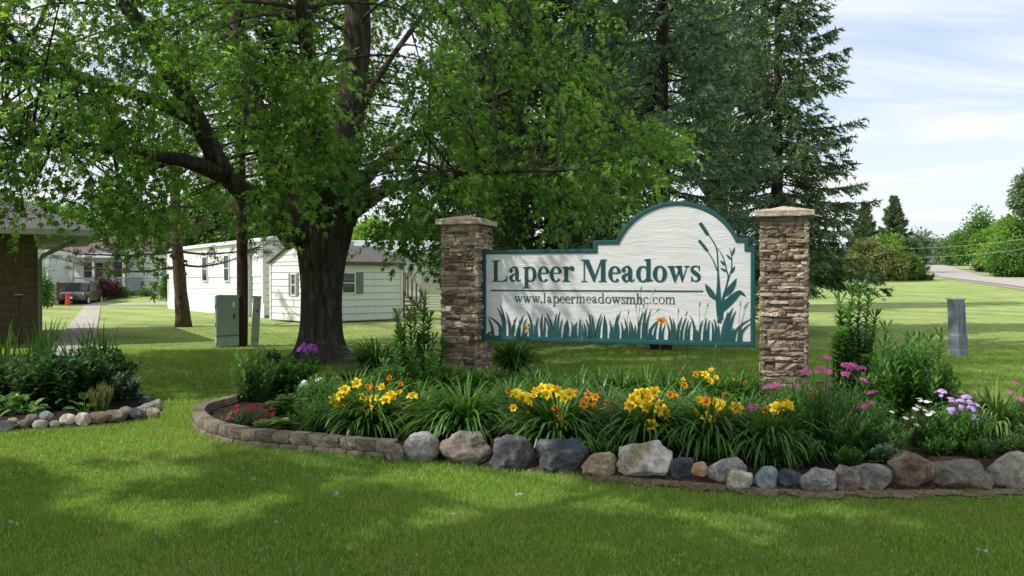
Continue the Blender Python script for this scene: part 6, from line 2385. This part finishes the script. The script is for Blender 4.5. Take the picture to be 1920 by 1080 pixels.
# tall daylily stalks in front of the sign
g = gd(1262, 778)
tall = thing('tall_daylily', 'tall daylily with budded stalks and one orange bloom rising before the sign', 'daylily', (g[0], g[1], SOIL), 0)
b = MB()
for ox in np.linspace(-1.35, .75, 9):
    strap_leaves(b, 26, .62, .022, .08, (66, 90), 1.1, ctr=(ox, rng.uniform(-.1, .2), 0))
b.obj('foliage', M['daylily_leaf'], tall)
for base, tips in (((1182, 735), [(1202, 546), (1225, 550), (1193, 578), (1206, 578), (1230, 585)]), ((1232, 735), [(1240, 606)]), ((1308, 735), [(1312, 575), (1326, 577)]), ((1264, 735), [(1272, 588), (1286, 592), (1276, 612)]), ((1374, 735), [(1388, 575), (1400, 575), (1396, 580)]),
                   ((1350, 730), [(1347, 602), (1362, 594)]), ((1160, 730), [(1178, 590)]), ((952, 720), [(983, 617), (992, 614)]), ((1285, 735), [(1293, 625), (1289, 632)]), ((1420, 730), [(1430, 610)]), ((1060, 735), [(1090, 640)]), ((1330, 735), [(1342, 655)])):
    b = MB()
    p0 = np.array([(base[0] - CX) / F * g[1] - g[0], rng.uniform(-.1, .1), 0])
    Yt = g[1] - .1 + rng.uniform(-.1, .1)
    first = at(*tips[0], Yt) - [g[0], g[1], SOIL]
    fork = p0 * .30 + first * .70
    b.tube(curve(p0, fork, 0, 6, rng.uniform(-.02, .02)), np.linspace(.0055, .0036, 6), 5, 0, .6)
    for k, tp in enumerate(tips):
        e = at(*tp, Yt) - [g[0], g[1], SOIL]
        b.tube(curve(fork, e, .0, 4, rng.uniform(-.08, .08)), np.linspace(.0034, .0022, 4), 4, 0, .7)
        dd = unit(e - fork)
        b.tube([e, e + dd * .02, e + dd * .042, e + dd * .06], [.003, .009, .008, .002], 6, 1, .8)
    b.obj('flower_stalk', [M['stem'], M['pale_leaf']], tall)
place(FL_O, 'flower', tall, at(1240, 606, g[1] - .1) - [g[0], g[1], SOIL], (.1, -.5, .75), 1.2)
place(FL_O2, 'flower', tall, at(984, 620, g[1] - .1) - [g[0], g[1], SOIL], (.3, -.3, .75), .9)


def lily(label, pxb, tops, Y, name='lily', L=.165, W=.032, nl=110, mat='perennial_leaf', group='tall budded lilies', buds=True):
    gx = (pxb - CX) / F * Y
    t = thing(name, label, 'lily', (gx, Y, SOIL), 0, group)
    b = MB()
    more = [(px + rng.uniform(-26, 26), py + rng.uniform(30, 110)) for px, py in tops for _ in range(2)]
    for px, py in list(tops) + more:
        Yt = Y + rng.uniform(-.15, .15)
        tp = at(px, py, Yt) - [gx, Y, SOIL]
        bs = np.array([tp[0] * .72 + rng.uniform(-.04, .04), rng.uniform(-.1, .1), 0])
        tp[2] = max(tp[2], .22)
        stem_leaves(b, bs, tp, max(16, int(nl * rng.uniform(.85, 1.1) * (tp[2] / 1.0 + .2))), L, W, (2, 30), .05, r=.011, taper=.2)
        if buds and (px, py) in tops:
            for k in range(5):
                a = k * 1.26 + rng.uniform(0, 1)
                dd = unit(np.array([math.cos(a) * .55, math.sin(a) * .55, .9]))
                e = tp + dd * .06
                b.tube([tp, e, e + dd * .035, e + dd * .075, e + dd * .09], [.003, .005, .011, .009, .002], 6, 0, .95)
    b.obj('foliage', [M[mat], M['stem']], t)
    return t


lily('tallest lily group with upright budded stems right of the nearer pillar', 1600, [(1612, 545), (1597, 552), (1628, 560), (1575, 568), (1590, 590), (1640, 600)], 8.9, nl=120)
lily('lily stems with small top buds above the dark peony, right of the tallest lilies', 1715, [(1660, 620), (1705, 640), (1742, 642), (1764, 632), (1724, 640), (1685, 660), (1752, 665)], 9.2, nl=105)
lily('lily group with budded stems just left of the farther pillar', 780, [(795, 560), (778, 580), (768, 590), (745, 595), (755, 620), (805, 600), (812, 640)], 10.6, nl=120)
lily('shorter leafy lily stems in front of the lily group left of the farther pillar', 790, [(770, 655), (800, 665), (745, 660), (815, 690), (720, 690), (780, 690)], 9.9, nl=110)
lily('thin lily stems left of the yellow blooms, two with white flowers', 585, [(590, 735), (565, 725), (618, 735), (640, 720), (605, 745)], 8.8, nl=40, L=.10, W=.016, buds=False)


def bushy(name, label, cat, px, py, rx, ry, h, ns, nl, L, W, mat, z=SOIL, el=(5, 45), tpl=LANCE, group=None, r=.004):
    g = gd(px, py)
    t = thing(name, label, cat, (g[0], g[1], z), 0, group)
    b = MB()
    mound(b, rx * 1.22, ry * 1.2, h * 1.05, int(ns * 1.7), nl, L * 1.25, W * 1.35, el, tpl=tpl, r=r)
    b.obj('foliage', [M[mat], M['stem']], t)
    return t, g


def floret(name, n, R_, wd, mat):
    b = MB()
    for k in range(n):
        a = k * 2 * PI / n
        ca, sa = math.cos(a), math.sin(a)
        v = [(0, 0, 0), (.5, -wd, .0), (.95, -wd * .8, .02), (.95, wd * .8, .02), (.5, wd, .0)]
        b.add([(R_ * (x * ca - y * sa), R_ * (x * sa + y * ca), R_ * (z + .15 * x * x)) for x, y, z in v], [(0, 1, 2, 3, 4)], 0, rng.uniform(.2, .9))
    b.tube([(0, 0, -.03), (0, 0, -.002)], [.001, .003], 4, 1)
    return b.mesh(name, [M[mat], M['stem']])


def head(name, R_, nfl, mat, flat=.35, fr=.012):
    """a flower head of many little florets, one mesh"""
    b = MB()
    for k in range(nfl):
        d = ball(1)[0]
        c = np.array([d[0] * R_, d[1] * R_, R_ * flat * (1 - d[0] ** 2 - d[1] ** 2) + rng.normal(0, .003)])
        nn = unit(np.array([d[0] * .6, d[1] * .6, .9]))
        u = unit(np.cross(nn, [0, 1, .1]))
        w2 = np.cross(nn, u)
        pts = []
        for a in np.arange(0, 2 * PI - .01, 2 * PI / 10):
            rr = fr * (1.0 if int(round(a / (2 * PI / 10))) % 2 == 0 else .62)
            pts.append(c + u * rr * math.cos(a) + w2 * rr * math.sin(a))
        b.add(np.array(pts + [c + nn * .003]), [(i, (i + 1) % 10, 10) for i in range(10)], 0, rng.uniform(.1, .95))
    b.tube([(0, 0, -.05), (0, 0, 0)], [.002, .003], 4, 1)
    return b.mesh(name, [M[mat], M['stem']])


YARROW = [head('yarrow_head', .05, 44, 'pink_petal', .25, .010) for _ in range(2)]
PHLOX = [head('phlox_head', .075, 30, 'purple_petal', .8, .022) for _ in range(2)]
LAV = [head('lavender_head', .045, 12, 'lavender_petal', .7, .020) for _ in range(2)]
WHITE = [floret('white_flower', 14, .030, .17, 'white_petal'), floret('white_flower', 11, .024, .2, 'white_petal')]
REDF = [floret('red_flower', 5, .022, .45, 'red_petal')]
WPHL = head('white_phlox_head', .045, 9, 'white_petal', .6, .022)


def blooms(t, g, meshes, lst, name, z=SOIL, jitter=.15, sc=1.0, up=1.0, stem=True, fwd=.3):
    b = MB()
    for k, (fx, fy) in enumerate(lst):
        Yf = g[1] + rng.uniform(-jitter, jitter)
        p = at(fx, fy, Yf) - [g[0], g[1], z]
        d = (rng.normal(0, .25), -fwd + rng.normal(0, .2), up)
        place(meshes[k % len(meshes)], name, t, p, d, sc * rng.uniform(.82, 1.15))
        b.tube(curve([p[0] * .4, p[1] * .4, .02], p - [0, 0, .03], .03, 5), [.004, .0035, .003, .0025, .002], 4, 0, .5, cap=False)
    if stem:
        b.obj('flower_stem', M['stem'], t)


G6 = 'leafy perennials of the flower bed'
t, g = bushy('yarrow', 'wide feathery yarrow with flat pink flower heads in front of the nearer pillar', 'yarrow', 1535, 868, .62, .35, .62, 120, 26, .085, .011, 'perennial_leaf', el=(10, 55))
blooms(t, g, YARROW, [(1552, 670), (1511, 697), (1537, 694), (1552, 697), (1588, 687), (1604, 689), (1617, 690), (1622, 714), (1635, 736), (1437, 726), (1452, 724), (1490, 724), (1522, 746), (1587, 702), (1617, 761), (1596, 684), (1412, 764), (1634, 756), (1554, 720)], 'flower_head', jitter=.3)
t, g = bushy('yarrow', 'pink yarrow cut by the frame edge beyond the pale olive boulder', 'yarrow', 1935, 845, .22, .2, .5, 30, 22, .07, .010, 'perennial_leaf', el=(10, 55))
blooms(t, g, YARROW, [(1908, 720), (1918, 749), (1930, 705), (1895, 735)], 'flower_head', sc=.9)
bushy('peony', 'dark dense peony bush below the budded lily stems', 'shrub', 1705, 812, .44, .34, .84, 54, 30, .15, .028, 'perennial_leaf', el=(5, 50), group=G6)
bushy('leafy_perennial', 'fine leaved green mound in front of the dark peony by the mixed tan boulder', 'perennial', 1640, 872, .30, .22, .34, 44, 22, .07, .012, 'perennial_leaf', group=G6)
bushy('sage_plant', 'small grey green sage tucked behind the mixed tan boulder', 'sage', 1664, 892, .13, .10, .16, 16, 12, .07, .024, 'sage_leaf')
t, g = bushy('white_campion', 'white flowered plant on wiry stems beside the lavender phlox', 'flower plant', 1725, 852, .16, .12, .30, 40, 10, .06, .007, 'olive_leaf', el=(40, 75))
blooms(t, g, WHITE, [(1724, 748), (1727, 752), (1722, 763), (1731, 764), (1718, 768), (1735, 770), (1743, 777), (1750, 773), (1699, 785), (1714, 784), (1672, 773), (1719, 797), (1724, 809), (1742, 841), (1738, 754), (1745, 754)], 'flower', sc=1.0)
t, g = bushy('phlox', 'bushy phlox with lavender blooms above the long flat boulder', 'phlox', 1795, 858, .34, .24, .36, 60, 24, .075, .013, 'perennial_leaf', el=(15, 55))
blooms(t, g, LAV, [(1765, 738), (1783, 753), (1803, 757), (1811, 748), (1818, 757), (1822, 768), (1829, 764), (1806, 771), (1832, 782), (1828, 789), (1785, 772), (1815, 747), (1788, 770)], 'flower_head', fwd=.6)
blooms(t, g, [WPHL], [(1840, 798), (1850, 806), (1833, 795)], 'faded_flower_head', sc=.8, stem=False)
for px_, py_, lab in ((1760, 868, 'small leafy weed on the bare soil behind the rusty brown boulder'), (1840, 872, 'low weed on the bare soil behind the long flat boulder'), (1345, 880, 'short weeds peeping out above the orange stone'), (1590, 890, 'low leaves behind the pink granite stone'), (1125, 872, 'low leaves above the tan sandstone boulder'), (775, 836, 'short blades behind the light grey granite boulder')):
    bushy('weed', lab, 'weed', px_, py_, .16, .08, .13, 22, 10, .055, .014, 'perennial_leaf', el=(15, 55))
bushy('creeping_plant', 'low sprawling yellow green plant on bare soil near the frame edge', 'ground plant', 1885, 862, .24, .16, .14, 40, 10, .035, .012, 'pale_leaf', el=(0, 40))
bushy('leafy_perennial', 'leafy weed growing between the smooth pale boulder and the creeping plant', 'perennial', 1955, 872, .2, .2, .3, 24, 14, .07, .014, 'perennial_leaf', group=G6)
bushy('leafy_perennial', 'leafy filler between the tight yellow daylily and the yarrow', 'perennial', 1480, 888, .26, .16, .24, 40, 18, .08, .018, 'perennial_leaf', group=G6)
# end of the bed by the block wall
bushy('goldenrod', 'light green goldenrod shoots at the curved end of the block wall', 'perennial', 470, 762, .30, .22, .62, 26, 28, .13, .018, 'goldenrod_leaf', el=(15, 58), group=G6)
bushy('peony', 'broad leaved green peony between goldenrod and maple trunk', 'shrub', 540, 748, .38, .28, .46, 38, 16, .15, .05, 'perennial_leaf', el=(-5, 35), group=G6)
bushy('peony', 'dark tuft of leaves behind the goldenrod near the maple roots', 'shrub', 512, 712, .24, .2, .34, 20, 14, .13, .04, 'dark_leaf', el=(5, 45), group=G6)
t, g = bushy('dianthus', 'low dianthus mat with small red flowers inside the curved block wall', 'dianthus', 458, 812, .26, .17, .15, 70, 9, .045, .008, 'sage_leaf', el=(20, 60))
blooms(t, g, REDF, [(425 + rng.uniform(0, 88), 768 + rng.uniform(-10, 34)) for _ in range(42)], 'flower', sc=.95, jitter=.12, stem=False, fwd=.6)
bushy('columbine', 'pale green lobed columbine leaves between red dianthus and yellow daylily', 'perennial', 535, 800, .20, .15, .24, 26, 7, .09, .06, 'pale_leaf', el=(-10, 25), tpl=OVAL, group=G6)
bushy('coral_bells', 'yellowish low lobed leaves right behind the block wall', 'perennial', 515, 828, .16, .10, .15, 22, 7, .075, .06, 'pale_leaf', el=(-10, 25), tpl=OVAL, group=G6)
bushy('leafy_perennial', 'fine green filler between the columbine and the yellow daylily clump', 'perennial', 595, 822, .28, .16, .30, 50, 20, .07, .010, 'perennial_leaf', group=G6)
bushy('leafy_perennial', 'taller thin leaved filler behind the columbine below the white flowers', 'perennial', 600, 785, .34, .2, .40, 44, 22, .09, .013, 'perennial_leaf', group=G6)
t, g = bushy('white_phlox', 'small white phlox blooms on thin stems left of the yellow daylily', 'phlox', 588, 775, .14, .1, .34, 12, 14, .08, .013, 'perennial_leaf')
blooms(t, g, [WPHL], [(598, 711), (594, 714), (570, 718), (566, 722), (575, 724)], 'flower_head', sc=.75, fwd=.7)
t, g = bushy('phlox', 'bright purple phlox blooming against the base of the maple trunk', 'phlox', 578, 706, .18, .14, .28, 20, 18, .09, .015, 'perennial_leaf', z=.03)
blooms(t, g, PHLOX, [(563, 656), (575, 658), (585, 652), (571, 649), (590, 657), (580, 650)], 'flower_head', sc=.82, z=.03, fwd=.8, up=.7)
bushy('leafy_perennial', 'dense grassy leaves behind the flowerless daylily, before the farther pillar', 'perennial', 835, 752, .50, .22, .36, 70, 20, .12, .012, 'daylily_leaf', el=(25, 70), group=G6)
bushy('leafy_perennial', 'green leaves between the yellow clump and the lily group', 'perennial', 740, 762, .4, .22, .36, 56, 20, .12, .014, 'perennial_leaf', el=(20, 60), group=G6)
bushy('leafy_perennial', 'green grassy leaves under the sign between the plain daylilies', 'perennial', 1010, 745, .34, .18, .26, 44, 16, .11, .011, 'daylily_leaf', el=(30, 70), group=G6)
bushy('leafy_perennial', 'tuft of narrow leaves at the foot of the nearer pillar on its inner side', 'perennial', 1400, 770, .28, .2, .34, 40, 18, .11, .012, 'daylily_leaf', el=(30, 70), group=G6)

# shaded bed by the path ----------------------------------------------------------
g = gd(55, 752)
t = thing('iris', 'tall upright iris blades before the brick wall', 'iris', (g[0], g[1], .06))
b = MB()
for ox, oy in ((-.55, .3), (-.2, .5), (.1, .2), (.4, .5), (-.8, .1), (.75, .35), (-1.1, .4)):
    strap_leaves(b, 34, .95, .026, .12, (74, 90), .35, ctr=(ox, oy, 0))
b.obj('foliage', M['daylily_leaf'], t)
bushy('peony', 'broad dark peony with glossy leaves in the middle of the shaded bed', 'shrub', 120, 772, .55, .4, .62, 84, 20, .14, .05, 'dark_leaf', z=.06, el=(-10, 35))
bushy('peony', 'second dark peony in the shaded bed, the one nearer the path', 'shrub', 180, 752, .46, .36, .62, 64, 20, .14, .05, 'dark_leaf', z=.06, el=(-10, 35))
bushy('peony', 'dark leafy mass in the shaded bed below the iris blades', 'shrub', 45, 765, .5, .36, .5, 60, 18, .13, .045, 'dark_leaf', z=.06, el=(-10, 35))
bushy('leafy_perennial', 'silvery leaved small plant near the tip of the shaded bed', 'perennial', 232, 758, .2, .16, .3, 26, 16, .10, .03, 'sage_leaf', z=.06, el=(5, 45))
bushy('leafy_perennial', 'reddish thin stems growing between peony and tip of the shaded bed', 'perennial', 190, 782, .14, .1, .26, 30, 8, .12, .008, 'olive_leaf', z=.06, el=(55, 80))
g = gd(222, 752)
t = thing('iris', 'short clump of pointed iris leaves at the tip of the shaded bed', 'iris', (g[0], g[1], .06))
b = MB()
strap_leaves(b, 40, .5, .026, .10, (64, 88), .5)
b.obj('foliage', M['daylily_leaf'], t)
HO_C = (np.array([[0, 0, 0], [.3, -.2, .07], [.3, .2, .07], [.65, -.2, .06], [.65, .2, .06], [.9, 0, -.05], [.3, 0, .0], [.65, 0, 0.]]), [np.array([[0, 1, 6], [0, 6, 2], [3, 5, 7], [7, 5, 4]]), np.array([[1, 3, 7, 6], [6, 7, 4, 2]])])
HO_R = (np.array([[0, 0, 0], [.3, -.2, .07], [.65, -.2, .06], [.9, 0, -.05], [.27, -.30, .10], [.66, -.28, .09], [1.02, 0, -.1], [.3, .2, .07], [.65, .2, .06], [.27, .30, .10], [.66, .28, .09]]),
        [np.array([[0, 4, 1], [0, 7, 9]]), np.array([[1, 4, 5, 2], [2, 5, 6, 3], [7, 8, 10, 9], [8, 3, 6, 10]])])
for px, py, n, L_, lab in ((20, 782, 34, .18, 'variegated hosta with pale leaf edges at the left end of the shaded bed'), (52, 786, 22, .15, 'small variegated hosta beside the pinkish cobble'), (-25, 768, 30, .24, 'upright pale hosta at the very edge of the frame'), (160, 784, 9, .15, 'tiny variegated hosta under the dark peony')):
    g = gd(px, py)
    t = thing('hosta', lab, 'hosta', (g[0], g[1], .06), 0, 'hostas of the shaded bed')
    a = rng.uniform(0, 2 * PI, n)
    e = R(rng.uniform(20, 75, n))
    P = np.c_[np.cos(a) * .04, np.sin(a) * .04, np.zeros(n)]
    D = np.c_[np.cos(a) * np.cos(e), np.sin(a) * np.cos(e), np.sin(e)]
    P2 = P + D * (L_ * rng.uniform(.5, 1.0, n))[:, None]
    e2 = e - R(rng.uniform(25, 60, n))
    T = np.c_[np.cos(a) * np.cos(e2), np.sin(a) * np.cos(e2), np.sin(e2)]
    N = np.c_[-np.cos(a) * np.sin(e2), -np.sin(a) * np.sin(e2), np.cos(e2)]
    sz = L_ * rng.uniform(.75, 1.15, n)
    b = MB()
    b.inst(*HO_C, P2, T, N, sz, 0)
    b.inst(*HO_R, P2, T, N, sz, 1, .7)
    for k in range(n):
        b.tube([P[k], P2[k]], [.006, .004], 4, 0, .7, cap=False)
    b.obj('foliage', [M['perennial_leaf'], M['pale_leaf']], t)

# ------------------------------------------------------------------ grass
HOLES = [(np.array([BX, BY]), .62), (PL, .42), (PR, .42)]


def grass_patch(b, y0, y1, dens, w, h, simple, pale=0.0):
    area = .5 * 1.36 * (y1 * y1 - y0 * y0)
    n = int(area * dens)
    y = np.sqrt(rng.uniform(y0 * y0, y1 * y1, n))
    x = rng.uniform(-.68, .68, n) * y
    # a thinner margin beyond the frame on both sides
    m_ = int(n * .45)
    y2 = rng.uniform(max(y0, 2.5) if y0 > 4 else 2.8, y1, m_)
    x2 = np.sign(rng.uniform(-1, 1, m_)) * (.68 * y2 + 4.0 * rng.random(m_) ** 1.4)
    x, y, n = np.concatenate([x, x2]), np.concatenate([y, y2]), n + m_
    ok = ~inside(bed, x, y) & ~inside(bed_l, x, y)
    for c, r in HOLES:
        ok &= (x - c[0]) ** 2 + (y - c[1]) ** 2 > r * r
    # path
    d_ = np.array([-15.75, 30.9]) / np.linalg.norm([-15.75, 30.9])
    ox, oy = x + 10.35, y - 18.9
    ok &= (np.abs(-d_[1] * ox + d_[0] * oy) > .46) | (oy < -5)
    # straw strip thins the turf
    near_ = np.min(np.abs(x[:, None] - STRAW[None, ::6, 0]) + 3 * np.abs(y[:, None] - STRAW[None, ::6, 1]), axis=1) if y0 < 9 else np.full(n, 9.)
    ok &= (near_ > .20 + .16 * rng.random(n)) | (rng.random(n) < .15)
    ok &= ~((x < -11.6) & (y > 19.5))
    ok &= ~((x < -4.3) & (x > -10) & (y > 28.5) & (y < 34) & (x + 7.15 + (y - 29) > -.1) & (-(x + 7.15) + (y - 29) > -.1))
    x, y = x[ok], y[ok]
    n = len(x)
    patch = np.sin(x * 1.7 + 1.3 * np.sin(y * 1.1)) * np.cos(y * 1.9 + x * .6)
    hh = h * rng.uniform(.55, 1.25, n) * (1 + .18 * patch)
    a = rng.uniform(0, 2 * PI, n)
    ln = rng.uniform(.15, .85, n) * hh
    z0 = terrain(x, y)
    p0 = np.c_[x, y, z0 - .004]
    fa = rng.uniform(0, PI, n)
    s_ = np.c_[np.cos(fa), np.sin(fa), np.zeros(n)] * (w * rng.uniform(.7, 1.3, n) / 2)[:, None]
    tip = p0 + np.c_[np.cos(a) * ln, np.sin(a) * ln, hh]
    t = np.clip(rng.normal(.42 + pale, .2, n) + .10 * patch, 0, .95)
    t = np.where(rng.random(n) < .05, 1.0, t)
    if simple:
        v = np.stack([p0 - s_, p0 + s_, tip], 1)
        f = (np.arange(n) * 3)[:, None] + np.arange(3)[None]
        b.add(v.reshape(-1, 3), f, 0, np.repeat(t, 3))
    else:
        mid = p0 + np.c_[np.cos(a) * ln * .32, np.sin(a) * ln * .32, hh * .62]
        v = np.stack([p0 - s_, p0 + s_, mid - s_ * .8, mid + s_ * .8, tip], 1)
        o_ = (np.arange(n) * 5)[:, None]
        b.add(v.reshape(-1, 3), [o_ + np.array([[0, 1, 3, 2]]), o_ + np.array([[2, 3, 4]])], 0, np.repeat(t, 5))


b = MB()
grass_patch(b, 3.7, 6.2, 9000, .0038, .038, False)
grass_patch(b, 6.2, 10, 4200, .005, .042, False)
grass_patch(b, 10, 18, 1300, .009, .052, True, .12)
grass_patch(b, 18, 26, 160, .016, .04, True, .32)
tag(b.obj('grass', M['grass']), 'mown green lawn grass with dry patches', 'grass', kind='stuff')
# straw and fallen bits on the mulch
b = MB()
n = 2600
i_ = rng.integers(0, len(STRAW), n)
P = np.c_[STRAW[i_, 0] + rng.normal(0, .05, n), STRAW[i_, 1] + rng.normal(.03, .07, n), np.full(n, .028) + rng.uniform(0, .012, n)]
a = rng.uniform(0, 2 * PI, n)
T = np.c_[np.cos(a), np.sin(a), rng.normal(0, .25, n)]
b.inst(NEEDLE[0] * [1, .07, 1], NEEDLE[1], P, T, np.tile([[0, 0, 1.]], (n, 1)) + rng.normal(size=(n, 3)) * .3, rng.uniform(.03, .08, n))
tag(b.obj('straw', leaf_mat('straw_bits', (.10, .07, .04), (.2, .15, .085), (.34, .27, .16), 1.2, .15)), 'dry straw clippings along the foot of the boulders', 'straw', kind='stuff')

# clover heads
b = MB()
n = 260
y = rng.uniform(4.2, 9, n)
x = rng.uniform(-.66, .25, n) * y + np.repeat(rng.normal(0, .3, n // 5), 5)
ok = ~inside(bed, x, y) & ~inside(bed_l, x, y)
for x_, y_ in zip(x[ok], y[ok]):
    for k in range(3):
        d = ball(3) * .006
        b.add(np.array([[x_, y_, .043]]) + d, np.array([[0, 1, 2]]), 0, rng.uniform(.3, 1))
tag(b.obj('clover', M['white_petal']), 'tiny white clover heads dotted over the near lawn', 'clover', kind='stuff')

# fallen maple leaves, pale underside up
SIL = leaf_mat('silver_leaf', (.24, .28, .23), (.38, .42, .37), (.52, .55, .52), 1.0, .2)
lt = MB()
lt.inst(*STAR, np.zeros((1, 3)), np.array([[1., 0, 0]]), np.array([[0, 0, 1.]]), .12)
for v in lt.v:
    v[:, 2] = .012 + .9 * np.abs(v[:, 1]) ** 1.5 + .02 * np.sin(v[:, 0] * 60)
LM = lt.mesh('fallen_leaf', SIL)
for px, py, sc, lab in ((473, 900, .75, 'fallen pale leaf on the shaded lawn below the middle of the block wall'), (635, 927, 1.0, 'greyish fallen leaf, larger one below the small pinkish boulder'), (28, 990, 1.0, 'pale curled fallen leaf near the bottom corner below the hostas'),
                        (850, 970, .9, 'broken pale fallen leaf below the brownish boulder'), (662, 1037, .7, 'small white fallen leaf near the bottom edge under the pinkish boulder'), (970, 932, 1.0, 'white fallen leaf on the grass below the charcoal boulder'),
                        (1852, 1042, 1.1, 'whitish fallen leaf in the bottom corner below the long flat boulder'), (305, 718, .9, 'pale fallen leaf on the shaded lawn beyond the tip of the stone edging'), (296, 1006, .6, 'tiny pale leaf on the near lawn between the curled and the small white ones'),
                        (515, 984, .6, 'tiny fallen leaf on the lawn left of the small white leaf')):
    g = gd(px, py, .04)
    o = bpy.data.objects.new('fallen_leaf', LM)
    COL.objects.link(o)
    o.location = (g[0], g[1], .045)
    o.rotation_euler = (rng.normal(0, .25), rng.normal(0, .25), rng.uniform(0, 6))
    o.scale = (sc * .54,) * 3
    tag(o, lab, 'leaf', 'fallen leaves on the lawn')
